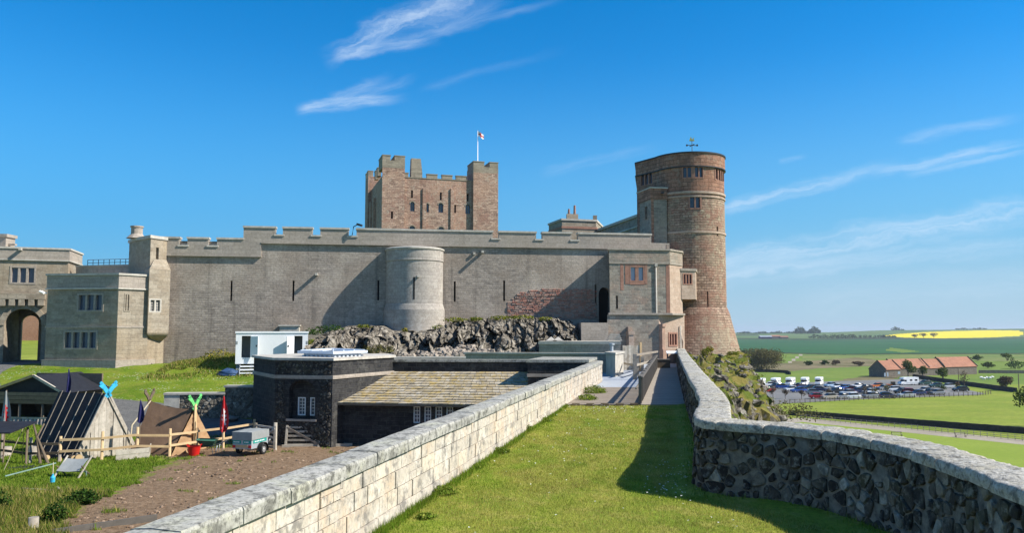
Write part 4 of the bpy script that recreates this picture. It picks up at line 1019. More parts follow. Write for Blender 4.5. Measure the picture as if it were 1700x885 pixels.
b = MB(); b.prism(grow(go, .08), zgs, zgt - .14); b.build('parapet', M['parapet'], gh)
b = MB(); b.prism(grow(go, .16), zgt - .138, zgt); b.prism(grow(go, .14), zgs - .1, zgs - .002); b.build('coping', M['trim'], gh)
window(gh, eg, hg, 3, M['parapet'], M['glass'], .13, .14, .2, 0, 0, .03, out=-.03)
for k in range(9):
    u, z = eg.px(-58 + 16 * k, 496); b = MB(); b.mbox(eg, u - .2, u + .2, z - .55, z - .002, -.38, .02); b.build('corbel', M['lodge'], gh)
u0, z = eg.px(-66, 496); u1, _ = eg.px(76, 496); b = MB(); b.mbox(eg, u0, u1, z, z + .45, -.4, .02); b.build('machicolation', M['lodge'], gh)
b = MB(); N = 16; hw = (arch.u1 - arch.u0) / 2; uc = (arch.u0 + arch.u1) / 2; zsr = arch.z1 - arch.arch
for i in range(N):
    a0, a1 = math.pi * i / N, math.pi * (i + 1) / N
    q = [(uc - (hw + w) * math.cos(a), zsr + (arch.arch + w) * math.sin(a)) for a, w in ((a0, .01), (a1, .01), (a1, .38), (a0, .38))]
    b.hexa([eg(*q[0], -.1), eg(*q[1], -.1), eg(*q[1], .05), eg(*q[0], .05), eg(*q[3], -.1), eg(*q[2], -.1), eg(*q[2], .05), eg(*q[3], .05)], .5)
b.build('arch_moulding', M['lodge'], gh)
u, z = eg.px(36, 411); b = MB(); b.mbox(eg, u - .09, u + .09, z - .25, z - .05, -.55, .1); b.build('water_spout', M['trim'], gh)
b = MB(); c = P(2, 408, 64); b.box(c.x - 1, c.x + .35, c.y, c.y + 1.2, c.z - .5, c.z + .75); b.box(c.x - 1.1, c.x + .47, c.y - .1, c.y + 1.3, c.z + .7, c.z + .95); b.box(c.x + .3, c.x + .9, c.y + .3, c.y + .6, c.z + .05, c.z + .2); b.build('roof_turret', M['parapet'], gh)
# link block and its railing
KA, KB = P(126, 450, 63.2), P(218, 450, 62.0); ek = Edge(KA, KB); zk = ek.px(170, 440)[1]
b = MB(); b.prism([(KA.x, KA.y), (KB.x, KB.y), (KB.x, KB.y + 3), (KA.x, KA.y + 3)], -3, zk - .12); lk = tag(b.build('link_block', M['parapet'], None), 'low flat roofed stone block linking gatehouse and stair turret', 'building')
b = MB(); b.mbox(ek, 0, ek.L, zk - .118, zk, -.08, .5); b.build('coping', M['trim'], lk)
rl = thing('roof_railing', (KA.x + 2, KA.y + 1.2, zk), 'thin blue railing on the flat roof left of the stair turret', 'railing'); b = MB()
for k in range(11): u = ek.L * k / 10; q = MB(); q.tube([ek(u, zk, 1.2), ek(u, zk + .55, 1.2)], .025, 5); q.build('post', M['dkmetal'], rl)
for dz in (.55, .3): b.tube([ek(0, zk + dz, 1.2), ek(ek.L, zk + dz, 1.2)], .022, 5)
b.build('rail', M['dkmetal'], rl)
# what shows through the gate arch
b = MB(); pl = [(-60, 66.5), (-34, 66.5), (-50, 125), (-110, 125)]
b.face([(p[0], p[1], -2.75 if p[1] < 70 else -1.2) for p in pl]); tag(b.build('courtyard_lawn', M['f_near']), kind='structure')
b = MB(); b.prism([(-98, 108), (-48, 122), (-48, 123), (-98, 109)], -1.6, 3.0); tag(b.build('courtyard_wall', M['brickwall']), 'orange brick wall seen through the gate arch', 'wall')

# ------------------------------------------------------------------ keep
kt = rad(17); KL = P(634, 340, 128.0); kd = Vector((math.cos(kt), math.sin(kt))); kn = Vector((-math.sin(kt), math.cos(kt)))
def kp(u, d): p = Vector((KL.x, KL.y)) + kd * u + kn * d; return (p.x, p.y)
kp0 = Edge(kp(0, 0), kp(20, 0)); KW = kp0.px(827, 330)[0]; EK = Edge(kp(0, 0), kp(KW, 0)); EKL = Edge(kp(0, 18), kp(0, 0))
ke = thing('keep', (KL.x + 8, KL.y + 10, 0), 'massive square pinkish stone keep with corner towers rising behind the high wall', 'castle keep')
z_main = EK.px(735, 297)[1]; z_lt = EK.px(650, 266)[1]; z_rt = EK.px(808, 277)[1]
uL = EK.px(672, 300)[0]; uR = EK.px(786, 300)[0]
hk = [hole_px(EK, x - w, y - h, x + w, y + h, arch=a) for x, y, w, h, a in [(685.7, 342, 3.6, 8, .35), (710, 344, 3.2, 7.5, .3), (733, 344, 4, 8, .38), (778, 346, 4, 8, .38), (685, 321, 1.6, 6.5, 0), (733, 325, 1.7, 6.5, 0), (778, 327, 1.6, 6.5, 0), (756.7, 346, 1.8, 7, 0), (685.4, 379, 4.5, 5, .4), (733.6, 380, 4.5, 4, .35)]]
hk2 = [hole_px(EK, 649, 351, 652.5, 363)]
body = MB(); EM = lambda u, z, d=0.0: EK(u, z, d + .55)
for h in hk: pass
wall_face(body, EM, uL - .2, uR + .2, -2, z_main, hk, .4)
b2 = MB(); b2.mbox(EK, 0, uL, -2, z_lt, .0, 5) if False else None
wall_face(body, EK, 0, uL, -2, z_lt - 1.2, hk2, .4); wall_face(body, EKL, 0, 18, -2, z_main, (), .3)
body.face([EK(uL, -2), EK(uL, -2, 5), EK(uL, z_lt - 1.2, 5), EK(uL, z_lt - 1.2)], r=.5)
body.mbox(EK, uR, KW, -2, z_rt - 1.0, .0, 5, .5)
body.mbox(EK, .3, KW - .3, -2, z_main - .5, 1.4, 18, .5)
EKb = Edge(kp(0, 18), kp(0, 13)); body.mbox(EKb, 0, 4, -2, EKL.px(618, 291)[1], -.6, 4, .5)
for k_ in (5.2, 9.4): body.mbox(EKL, k_, k_ + 1.3, -2, z_main - 2.5, -.45, .02, .5)
body.build('walls', M['keep'], ke)
for m_, hs_ in ((EM, hk), (EK, hk2)):
    for h in hs_: v = MB(); v.mbox(m_, h.u0 - .05, h.u1 + .05, h.z0 - .05, h.z1 + .05, .4, .46); v.build('dark_opening', M['dark_void'], ke)
for h in hk[:4] + hk[8:]:
    f = MB(); g_ = MB(); g_.face([EM(h.u0, h.z0, .3), EM(h.u1, h.z0, .3), EM(h.u1, h.z1, .3), EM(h.u0, h.z1, .3)])
    N = 10; uc = (h.u0 + h.u1) / 2; hw = (h.u1 - h.u0) / 2; zsr = h.z1 - h.arch
    for i in range(N):
        a0, a1 = math.pi * i / N, math.pi * (i + 1) / N
        q = [(uc - (hw + w) * math.cos(a), zsr + (h.arch + w) * math.sin(a)) for a, w in ((a0, 0), (a1, 0), (a1, .16), (a0, .16))]
        f.hexa([EM(*q[0], -.05), EM(*q[1], -.05), EM(*q[1], .05), EM(*q[0], .05), EM(*q[3], -.05), EM(*q[2], -.05), EM(*q[2], .05), EM(*q[3], .05)], .5)
    f.mbox(EM, uc - .03, uc + .03, h.z0, h.z1, .22, .29)
    w_ = f.build('window', M['keep_top'], ke); g_.build('pane', M['glass'], w_)
u0 = EK.px(702.5, 320)[0]
for xa, xb in ((702.5, 729), (749, 774.5)):
    ua, ub_ = EK.px(xa, 330)[0], EK.px(xb, 330)[0]; zt_ = EK.px(xa, 312)[1]; b = MB()
    b.mbox(EM, ua, ua + .62, -2, zt_, -.2, .02, .5); b.build('pilaster', M['keep'], ke)
b = MB()
def merlons(m, spans, z0, z1, d0, d1):
    for a, c in spans: b.mbox(m, a, c, z0, z1, d0, d1, .5); b.mbox(m, a - .06, c + .06, z1, z1 + .14, d0 - .06, d1 + .06, .9)
kx = lambda px, py=290: EK.px(px, py)[0]
b.mbox(EM, uL, uR, z_main, z_main + .12, -.08, .6, .9)
merlons(EM, [(kx(672.5), kx(679)), (kx(709.8), kx(727.4)), (kx(735), kx(752.3)), (kx(758.6), kx(776))], z_main + .12, EK.px(735, 290)[1], 0, .6)
b.mbox(EK, -.01, uL + .01, z_lt - 1.2, z_lt - .0, -.01, 4.5, .5)
merlons(EK, [(0, kx(648)), (kx(655), uL)], z_lt, EK.px(650, 258.5)[1], 0, 4.5); 
b.mbox(EK, uR - .01, KW + .01, z_rt - 1.0, z_rt, -.01, 4.5, .5)
merlons(EK, [(uR, kx(804, 275)), (kx(813, 275), KW)], z_rt, EK.px(808, 269.5)[1], 0, 4.2)
zl = EKL.px(618, 291)[1]
merlons(EKL, [(1.0, 3.6), (8.0, 9.6), (10.6, 12.2)], zl - 1.5, zl - .1, 0, .6); merlons(EKb, [(0, 1.6), (2.4, 4)], zl, zl + .9, -.6, .3)
b.build('battlements', M['keep_top'], ke)
b = MB(); ua, ub_ = kx(684), kx(702.5); z1 = EK.px(693, 261)[1]
q0 = [EM(ua, z_main, .2), EM(ub_, z_main, .2), EM(ub_, z_main, 1.6), EM(ua, z_main, 1.6)]; zc_ = EK.px(693, 285)[1]
q1 = [EM(ua, zc_, .2), EM(ub_, zc_, .2), EM(ub_, zc_, 1.6), EM(ua, zc_, 1.6)]; q2 = [EM(ua + .05, z1, .35), EM(kx(700), z1, .35), EM(kx(700), z1, 1.4), EM(ua + .05, z1, 1.4)]
b.hexa(q0 + q1, .5); b.hexa(q1 + q2, .5); b.build('chimney', M['keep_top'], ke)
# flag on the keep
fp = P(793, 268, 137); zt_ = P(793, 217.5, 137).z; fs = thing('flagpole', (fp.x, fp.y, fp.z), 'white flagpole on the right corner tower of the keep', 'flagpole')
b = MB(); b.tube([(fp.x, fp.y, fp.z - 2), (fp.x, fp.y, zt_)], [.09, .05], 8); b.lathe((fp.x, fp.y), [(0, zt_ + .16), (.09, zt_ + .08), (0, zt_)], 8); b.build('pole', M['white'], fs)
NX, NZ = 12, 8; Q = []
for j in range(NZ + 1):
    for i in range(NX + 1):
        s_ = i / NX; Q.append((fp.x + .05 + 1.0 * s_, fp.y - .1 - .25 * math.sin(s_ * 5) * s_, zt_ - .1 - 1.0 * (1 - j / NZ) * .85 - .55 * s_ ** 1.3 + .06 * math.sin(s_ * 7)))
b = MB(); b.grid(Q, NX + 1, NZ + 1, True, None, .5, lambda i, j: 1 if (i in (5, 6) or j in (3, 4)) else 0)
tag(b.build('flag', [M['flag_white'], M['flag_red']], None), 'small white flag with a red cross flying from the keep', 'flag')

# ------------------------------------------------------------------ big round tower at the right
rc = (15.1, 68.0); RT = Cyl(rc, 2.96)
rt = thing('round_tower', (rc[0], rc[1], -2.5), 'tall round red brown stone tower with a flaring base at the end of the walkway', 'tower')
z = lambda py: RT.px(1147, py)[1]
zc = [z(252), z(275), z(306), z(318), z(338), z(385), z(525)]
hA = hole_px(RT, 1132, 275.5, 1168.5, 296.5); hB = hole_px(RT, 1186.5, 279, 1201.5, 301); hC = hole_px(RT, 1143, 322.5, 1164.5, 347.5)
s0 = hole_px(RT, 1189.8, 376, 1192.2, 392); s1 = hole_px(RT, 1174, 484, 1176.2, 511)
a0, a1 = -1.25 * 2.96, 2.4 * 2.96
b = MB(); wall_face(b, RT, a0, a1, zc[3], zc[1], [hA, hB], .25, du=.25); b.build('upper_stage', M['tower_red'], rt)
b = MB(); wall_face(b, RT, a0, a1, z(520), zc[3] - .12, [hC, s0, s1], .3, du=.25); b.build('drum', M['tower'], rt)
b = MB(); b.lathe(rc, [(4.6, -4.2), (4.25, -2.6), (3.95, -1.6), (3.62, -.3), (3.36, .7), (3.2, 1.4), (3.0, 1.9), (2.97, z(518))], 64, -2.2, 2.6); b.build('battered_base', M['tower'], rt)
def band(z0, z1, rr): bb.lathe(rc, [(2.9, z0), (rr, z0), (rr, z1), (2.9, z1 + .03)], 64, -1.25, 2.4)
bb = MB(); band(zc[3] - .13, zc[3] + .06, 3.05); band(zc[4] + .55, zc[4] + .68, 3.03); band(zc[5] - .08, zc[5] + .1, 3.03); band(z(525) - .2, z(525) + .05, 3.06); bb.build('string_course', M['annex_dressed'], rt)
PB = [(RT(a0, 0)[0], RT(a0, 0)[1]), (P(1057, 300, 69.4).x, 69.4), (12.0, 76), (19.5, 76), (RT(a1, 0)[0], RT(a1, 0)[1])]
eL = Edge(PB[1], PB[0]); hL = hole_px(eL, 1063, 287, 1084, 308)
b = MB(); wall_face(b, eL, 0, eL.L, 2, zc[1], [hL], .25); e_ = Edge(PB[2], PB[1]); wall_face(b, e_, 0, e_.L, 2, zc[1]); b.build('flat_side', M['tower_red'], rt)
top_poly = [RT(a0 + (a1 - a0) * i / 40, 0, -.1)[:2] for i in range(41)] + [PB[3], PB[2], (PB[1][0] - .1, PB[1][1] - .05)]
b = MB(); b.prism(top_poly, zc[1], zc[0] - .1); b.build('parapet', M['tower_red'], rt)
tp_ = grow(top_poly, .07); b = MB(); b.prism(tp_, zc[0] - .1, zc[0] + .02); b.prism(grow(top_poly, .05), zc[1] - .08, zc[1] - .002); b.build('coping', M['dkmetal'], rt)
window(rt, RT, Hole(hA.u0, (hA.u0 + hA.u1) / 2 - .06, hA.z0, hA.z1), 2, M['red'], M['glass'], .1, .1, .16, 0, 0, out=-.03)
window(rt, RT, Hole((hA.u0 + hA.u1) / 2 + .06, hA.u1, hA.z0, hA.z1), 2, M['red'], M['glass'], .1, .1, .16, 0, 0, out=-.03)
b = MB(); b.mbox(RT, (hA.u0 + hA.u1) / 2 - .06, (hA.u0 + hA.u1) / 2 + .06, hA.z0, hA.z1, -.03, .2); b.build('mullion', M['red'], rt)
window(rt, RT, hB, 4, M['red'], M['glass'], .1, .12, .16, out=-.03); window(rt, eL, hL, 3, M['red'], M['glass'], .1, .14, .16, out=-.03)
window(rt, RT, hC, 2, M['red'], M['glass'], .12, .13, .2, 0, 0, out=-.05)
for m_, h in ((RT, hA), (RT, hB), (RT, hC), (RT, s0), (RT, s1), (eL, hL)): v = MB(); v.mbox(m_, h.u0 - .02, h.u1 + .02, h.z0 - .02, h.z1 + .02, .3, .34); v.build('dark_opening', M['dark_void'], rt)
# weather vane
w = P(1149, 250, 69); wt_ = P(1149, 233, 69).z; wv = thing('weathervane', (w.x, w.y, w.z), 'small gilt weathervane with compass arms on the round tower roof', 'weathervane')
b = MB(); b.tube([(w.x, w.y, w.z - 1.2), (w.x, w.y, wt_)], .03, 6); b.build('spindle', M['dkmetal'], wv)
b = MB(); zz = P(1149, 241, 69).z
for dx_, dy_ in ((.45, .1), (-.1, .45)): b.bar((w.x - dx_, w.y - dy_, zz), (w.x + dx_, w.y + dy_, zz), .05, .05)
for s_ in (-1, 1): b.box(w.x + s_ * .45 - .07, w.x + s_ * .45 + .07, w.y - .02, w.y + .02, zz - .08, zz + .08)
b.build('compass_arms', M['dkmetal'], wv)
b = MB(); zz = wt_; b.prism([(w.x - .22, w.y), (w.x + .22, w.y), (w.x + .22, w.y + .05), (w.x - .22, w.y + .05)], zz - .05, zz + .05)
b.face([(w.x - .22, w.y - .01, zz), (w.x - .1, w.y - .01, zz + .35), (w.x + .02, w.y - .01, zz + .1), (w.x + .2, w.y - .01, zz + .3), (w.x + .14, w.y - .01, zz)]); b.build('cockerel', M['gold'], wv)

# small square turret against the round tower
SP = [P(1060, 350, 68.2), P(1081, 350, 65.7), P(1107, 350, 65.9), P(1108, 350, 69)]; SP = [(p.x, p.y) for p in SP]
eS = Edge(SP[0], SP[1]); eS2 = Edge(SP[1], SP[2]); zs_t, zs_s = eS2.px(1094, 311)[1], eS2.px(1094, 331)[1]
sq = thing('square_turret', (SP[1][0], SP[1][1], 6), 'square red edged turret clasping the left of the round tower', 'turret')
hS = hole_px(eS, 1070.5, 343, 1074.5, 364)
b = MB(); wall_face(b, eS, 0, eS.L, 1, zs_s, [hS], .2); wall_face(b, eS2, 0, eS2.L, 1, zs_s); e_ = Edge(SP[2], SP[3]); wall_face(b, e_, 0, e_.L, 1, zs_s); b.build('walls', M['annex'], sq)
b = MB(); b.mbox(eS, hS.u0 - .05, hS.u1 + .05, hS.z0, hS.z1, .2, .25); b.build('opening_shadow', M['dark_void'], sq)
b = MB(); b.prism(grow(SP, .07), zs_s, zs_t - .1); b.mbox(eS2, 0, .22, 1, zs_s - .01, -.015, .2); b.mbox(eS, 0, .25, 1, zs_s - .01, -.015, .2); b.build('cornice', M['tower_red'], sq)
b = MB(); b.prism(grow(SP, .14), zs_t - .1, zs_t); b.build('coping', M['trim'], sq)
u, zz = eS2.px(1098, 321); b = MB(); b.mbox(eS2, u - .08, u + .08, zz - .06, zz + .06, -.5, .1); b.build('water_spout', M['dkmetal'], sq)

# buildings of the inner castle behind the wall
RA, RB = P(988, 384, 86), P(1060, 356, 74)
rg = thing('castle_range', (RA.x + 2, RA.y, 6), 'long dark sided castle range running back behind the wall beside the round tower', 'building')
er = Edge((RA.x, RA.y), (RB.x, RB.y)); zr = P(1056, 357, 74.6).z
b = MB(); b.prism([(RA.x, RA.y), (RB.x, RB.y), (RB.x + 3, RB.y + 3), (RA.x + 6, RA.y + 3)], 2, zr - .25); b.build('walls', M['annex'], rg)
b = MB(); b.mbox(er, -.2, er.L + .2, zr - .25, zr, -.15, .6); b.mbox(er, -.2, er.L + .2, zr - 1.2, zr - 1.05, -.1, .1); b.build('coping', M['trim'], rg)
cb = thing('chimney_block', (5, 85, 6), 'low red banded stone block carrying chimneys above the wall', 'building')
CB = [P(911, 370, 88), P(933, 370, 84), P(990, 370, 85), P(1000, 370, 90)]; CB = [(p.x, p.y) for p in CB]; zc1 = P(960, 363, 84.5).z
b = MB(); b.prism(CB, 3, zc1 - .25); b.build('walls', M['lodge'], cb)
b = MB(); b.prism(grow(CB, .1), zc1 - .25, zc1 - .05); b.build('coping', M['trim'], cb); b = MB(); b.prism(grow(CB, .06), zc1 - 1.1, zc1 - .85); b.build('string_course', M['red'], cb)
p0, p1 = P(941, 363, 85.5), P(960, 363, 85.8); zc2 = P(950, 355, 85.6).z
b = MB(); b.prism([(p0.x, p0.y), (p1.x, p1.y), (p1.x, p1.y + .9), (p0.x, p0.y + .9)], zc1 - .1, zc2); st_ = b.build('chimney_stack', M['keep_top'], cb)
for px, py, r_ in ((944.5, 347, .12), (954, 341, .13)):
    a_ = P(px, 355, 85.9); b = MB(); b.lathe((a_.x, a_.y), [(r_ * 1.2, zc2), (r_, zc2 + .2), (r_ * .85, P(px, py, 85.9).z), (0, P(px, py, 85.9).z)], 12); b.build('chimney_pot', M['red'], st_)
a_ = P(988, 359, 85.4); b = MB(); b.box(a_.x - .2, a_.x + .2, a_.y, a_.y + .4, zc1 - .1, a_.z + .1); b.build('finial', M['keep_top'], cb)

# ------------------------------------------------------------------ annex at the foot of the round tower
AA, AB, AC, AD = P(1012, 470, 60.9), P(1112, 470, 61.6), P(1132.5, 470, 63.2), P(1134, 470, 68)
ea, ea2 = Edge(AA, AB), Edge(AB, AC); za = [ea.px(1060, y)[1] for y in (413, 437, 522)]
an = thing('entrance_block', (AA.x + 2, AA.y + 2, -2.2), 'grey stone entrance block with red window surrounds between high wall and round tower', 'building')
AO = [(AA.x, AA.y), (AB.x, AB.y), (AC.x, AC.y), (AD.x, AD.y), (AA.x * 68 / 60.9 + .12, 68)]
hr = hole_px(ea, 1045, 441.5, 1070, 468); hsl2 = hole_px(ea, 1022.8, 491, 1026, 513)
b = MB(); wall_face(b, ea, 0, ea.L, za[2], za[1], [hr, hsl2], .2); e_ = Edge(AO[4], AO[0]); wall_face(b, e_, 0, e_.L, za[2], za[1]); b.build('walls', M['annex'], an)
b = MB(); wall_face(b, ea2, 0, ea2.L, za[2], za[1]); e_ = Edge(AC, AD); wall_face(b, e_, 0, e_.L, za[2], za[1]); b.build('dressed_side', M['annex_dressed'], an)
b = MB(); b.prism(grow(AO, .03), za[1], za[0] - .12); b.build('parapet', M['annex'], an)
b = MB(); b.prism(grow(AO, .12), za[0] - .12, za[0]); b.build('coping', M['parapet'], an)
b = MB(); b.mbox(ea, -.02, ea.L, za[1] - .06, za[1] + .04, -.06, .02); b.mbox(ea2, 0, ea2.L, za[1] - .06, za[1] + .04, -.06, .02); b.mbox(ea, -.15, ea.L + .1, za[2] - .05, za[2] + .1, -.22, .02); b.mbox(ea2, -.1, ea2.L, za[2] - .05, za[2] + .1, -.22, .02); b.build('string_course', M['parapet'], an)
b = MB(); b.mbox(ea, ea.L - .30, ea.L - .002, za[2] + .1, za[1] - .06, -.012, .1); u = ea.px(1034, 450)[0]; b.mbox(ea, u - .2, u + .05, ea.px(1034, 482)[1], za[1] - .06, -.012, .1); b.build('quoins', M['red'], an)
window(an, ea, hr, 2, M['red'], M['light_glass'], .1, .26, .14, out=-.02)
b = MB()
for i, (x0, x1, y0, y1) in enumerate(((1037.5, 1074.5, 436, 441.3), (1037.5, 1044.8, 441.5, 472), (1070.2, 1074.5, 441.5, 472), (1044.8, 1070.2, 468.2, 473))):
    u0, z1 = ea.px(x0, y0); u1, z0 = ea.px(x1, y1); b.mbox(ea, u0 + .002 * i, u1 - .002 * i, z0, z1, -.02 - .002 * i, .1)
b.build('window_surround', M['red'], an)
b = MB(); b.mbox(ea, hsl2.u0 - .05, hsl2.u1 + .05, hsl2.z0, hsl2.z1, .2, .25); b.build('arrow_slit', M['dark_void'], an)
u = ea.px(1089, 480)[0]; b = MB(); b.tube([ea(u, za[2] + .1, -.07), ea(u, za[1] - .05, -.07)], .05, 8); b.mbox(ea, u - .1, u + .1, za[1] - .25, za[1] - .02, -.16, .0); b.build('drainpipe', M['trim'], an)
cp_ = ea2(.45, 0, .35); b = MB(); b.box(cp_[0] - .12, cp_[0] + .12, cp_[1], cp_[1] + .3, za[0], za[0] + .42); b.build('chimney_stub', M['annex_dressed'], an)
# lower storey
lo = grow(AO, .10); lo[0] = (lo[0][0] - .1, lo[0][1]); ll = Edge(lo[0], lo[1]); lr = Edge(lo[1], lo[2])
uX = ll.px(1094, 560)[0]; pX = ll(uX, 0)[:2]; lr = Edge(pX, lo[2]); ll = Edge(lo[0], pX)
hd = hole_px(lr, 1109.5, 552, 1124.5, 575.5)
b = MB(); wall_face(b, ll, 0, ll.L, -3, za[2] - .05); e_ = Edge(lo[4], lo[0]); wall_face(b, e_, 0, e_.L, -3, za[2] - .05); b.build('lower_walls', M['annex'], an)
b = MB(); wall_face(b, lr, 0, lr.L, -3, za[2] - .05, [hd], .2); e_ = Edge(lo[2], lo[3]); wall_face(b, e_, 0, e_.L, -3, za[2] - .05); b.build('lower_side', M['annex_dressed'], an)
window(an, lr, hd, 3, M['red'], M['glass'], .12, .1, .14, 2, 0, out=-.04)
b = MB(); x0 = lr.px(1096, 560)[0]; b.mbox(lr, .04, .36, -3, lr.px(1100, 543)[1], -.3, .02); b.mbox(lr, .0, .4, lr.px(1100, 543)[1], lr.px(1100, 538)[1], -.38, .02); b.mbox(lr, .0, .4, -3, lr.px(1100, 580)[1], -.4, .02); b.build('buttress', M['pink'], an)
b = MB(); u = ll.px(1044, 560)[0]; b.mbox(ll, u - .2, u + .2, -3, ll.px(1044, 556)[1], -.7, .02); b.mbox(ll, u - .24, u + .24, ll.px(1044, 556)[1], ll.px(1044, 550)[1], -.75, .02); b.mbox(ll, u - .16, u + .16, ll.px(1044, 550)[1], ll.px(1044, 543)[1], -.4, .02); b.build('buttress', M['annex_dressed'], an)
b = MB(); u = lr.px(1128.5, 570)[0]; b.tube([lr(u, -2.4, -.1), lr(u, lr.px(1128, 541)[1], -.1)], .05, 8); b.build('drainpipe', M['trim'], an)
# oriel between block and tower
OP = [P(1131, 470, 63.0), P(1154.5, 470, 63.4), P(1157, 470, 66)]; eo = Edge(OP[0], OP[1]); zo = [eo.px(1143, y)[1] for y in (446, 450, 497, 524)]
ho = hole_px(eo, 1133.5, 454, 1149.5, 473)
ori = MB(); wall_face(ori, eo, 0, eo.L, zo[2], zo[1], [ho], .2); e_ = Edge(OP[1], OP[2]); wall_face(ori, e_, 0, e_.L, zo[2], zo[1]); ori.build('oriel', M['annex_dressed'], an)
b = MB(); b.prism(grow([(OP[0].x, OP[0].y), (OP[1].x, OP[1].y), (OP[2].x, OP[2].y), (OP[0].x, 66)], .08), zo[1], zo[0]); b.build('oriel_coping', M['parapet'], an)
window(an, eo, ho, 3, M['red'], M['glass'], .09, .1, .14, 2, 0, out=-.02)
b = MB(); N = 8
for i in range(N):
    f0, f1 = i / N, (i + 1) / N
    for (ua, ub_) in ((0, eo.L),):
        q0 = math.sin(f0 * math.pi / 2); q1 = math.sin(f1 * math.pi / 2); h0 = zo[2] + (zo[3] - zo[2]) * (1 - math.cos(f0 * math.pi / 2)); h1 = zo[2] + (zo[3] - zo[2]) * (1 - math.cos(f1 * math.pi / 2))
        b.face([eo(0, h1, q1 * 2.2), eo(eo.L * (1 - .6 * q1), h1, q1 * 2.2), eo(eo.L * (1 - .6 * q0), h0, q0 * 2.2), eo(0, h0, q0 * 2.2)], r=.5)
b.build('oriel_corbel', M['tower'], an)
# door arch curve beside the tower base
b = MB(); p = P(1132, 560, 63); b.tube([(p.x, p.y, -2.3), (p.x + .05, p.y, -.9), (p.x - .15, p.y, -.2), (p.x - .3, p.y, .25)], .14, 8); b.build('carved_scroll', M['annex_dressed'], an)
# blue grey plinth and steps at the foot of the high wall
b = MB(); q = [P(965, 550, 60.0), P(1010, 550, 60.4)]; b.prism([(q[0].x, q[0].y), (q[1].x, q[1].y), (q[1].x, 64.6), (q[0].x, 63.8)], -3, P(985, 536, 60.2).z); tag(b.build('stone_landing', M['parapet'], None), 'plain grey stone landing below the dark doorway in the high wall', 'landing')
# ------------------------------------------------------------------ rock outcrop below the high wall
TOPR = [(514, 578, 57.2), (526, 562, 57.8), (548, 550, 58.3), (575, 543, 58.6), (610, 541, 58.9), (634, 542, 59.0), (650, 549, 59.1), (690, 551, 59.1), (728, 545, 59.3), (752, 533, 60.6), (800, 530, 61.2), (850, 528, 61.6), (905, 527, 61.9), (945, 531, 62.1), (962, 548, 62.2)]
tw = [P(*t_) for t_ in TOPR]
def along(pts, f):
    f = f * (len(pts) - 1); i = min(int(f), len(pts) - 2); return pts[i].lerp(pts[i + 1], f - i)
NU, NV = 420, 60; Q = []
for j in range(NV):
    v = j / (NV - 1)
    for i in range(NU):
        t = along(tw, i / (NU - 1)); bt = Vector((t.x * .985, t.y - 5.4, -3.1)); n0 = noise.noise(Vector((t.x * .28, 3, 0)))
        if v < .8:
            k = v / .8; prof = k ** .62
            p = Vector((bt.x + (t.x - bt.x) * k, bt.y + (t.y - bt.y) * (1 - (1 - k) ** .55 * (1.0 + .25 * n0)) * 1.0, bt.z + (t.z - bt.z) * prof))
            if k < 1: p.y = bt.y + (t.y - .3 - bt.y) * (k ** 1.35)
            q = Vector((p.x * 1.7, p.y * .6, p.z * .42)); c = noise.cell(Vector((p.x * 2.1 + noise.noise(q) * .9, p.z * .7 + noise.noise(q * 1.3) * .6, 0)))
            am = 4 * k * (1 - k) * .75 + .25; fc = 0.0
            for sc_, w_, sd in ((.95, 1.0, 0.0), (2.3, .42, 40.0)):
                vx, vz = p.x * sc_ + .5 * noise.noise(q * 1.1) + sd, p.z * sc_ * .62 + .35 * p.x * .2 * sc_ + sd; dd_, vp = noise.voronoi(Vector((vx, vz, 0))); ce = vp[0]
                fc += w_ * ((noise.cell(ce * 13.7 + Vector((3, 7, 1))) - .5) * 1.0 + (noise.cell(ce * 7.9) - .5) * 1.3 * (vx - ce.x) + (noise.cell(ce * 9.3 + Vector((5, 0, 2))) - .5) * 1.3 * (vz - ce.y) - (.35 if dd_[1] - dd_[0] < .10 else 0))
            p.y += am * (-.55 * noise.noise(q) - fc * .75 + .08 * noise.noise(p * 3.1)); p.x += am * .3 * noise.noise(q * 1.7 + Vector((9, 0, 0))); p.z += am * .3 * noise.noise(q * 2.1 + Vector((0, 9, 0))) + .12 * noise.noise(Vector((t.x * .9, 7, v * 3)))
        else:
            k = (v - .8) / .2; p = Vector((t.x, t.y - .3 + k * 4.5, t.z + .1 * k + .12 * noise.noise(Vector((t.x * .9, k * 3, 1)))))
        Q.append(p)
b = MB(); b.grid(Q, NU, NV, False)
rk = tag(b.build('rock_outcrop', M['rock'], None, (0, 57, -3)), kind='structure')
b = MB(); R = random.Random(4)
g__ = 1.618; ICO = [(-1, g__, 0), (1, g__, 0), (-1, -g__, 0), (1, -g__, 0), (0, -1, g__), (0, 1, g__), (0, -1, -g__), (0, 1, -g__), (g__, 0, -1), (g__, 0, 1), (-g__, 0, -1), (-g__, 0, 1)]
ICF = [(0, 11, 5), (0, 5, 1), (0, 1, 7), (0, 7, 10), (0, 10, 11), (1, 5, 9), (5, 11, 4), (11, 10, 2), (10, 7, 6), (7, 1, 8), (3, 9, 4), (3, 4, 2), (3, 2, 6), (3, 6, 8), (3, 8, 9), (4, 9, 5), (2, 4, 11), (6, 2, 10), (8, 6, 7), (9, 8, 1)]
def stone_lump(b, c, s, R, r=None):
    g_ = 1.618; sx, sy, sz = R.uniform(.7, 1.1), R.uniform(.6, 1), R.uniform(.4, .75); a_ = R.uniform(0, 6.28); ca, sa = math.cos(a_), math.sin(a_); v = []
    for k in ICO:
        f = s * R.uniform(.38, .68); x, y, z = k[0] * f * sx, k[1] * f * sy, k[2] * f * sz; v.append((c[0] + x * ca - y * sa, c[1] + x * sa + y * ca, c[2] + z))
    r = R.random() if r is None else r
    for q in ICF: b.face([v[k] for k in q], r=r)
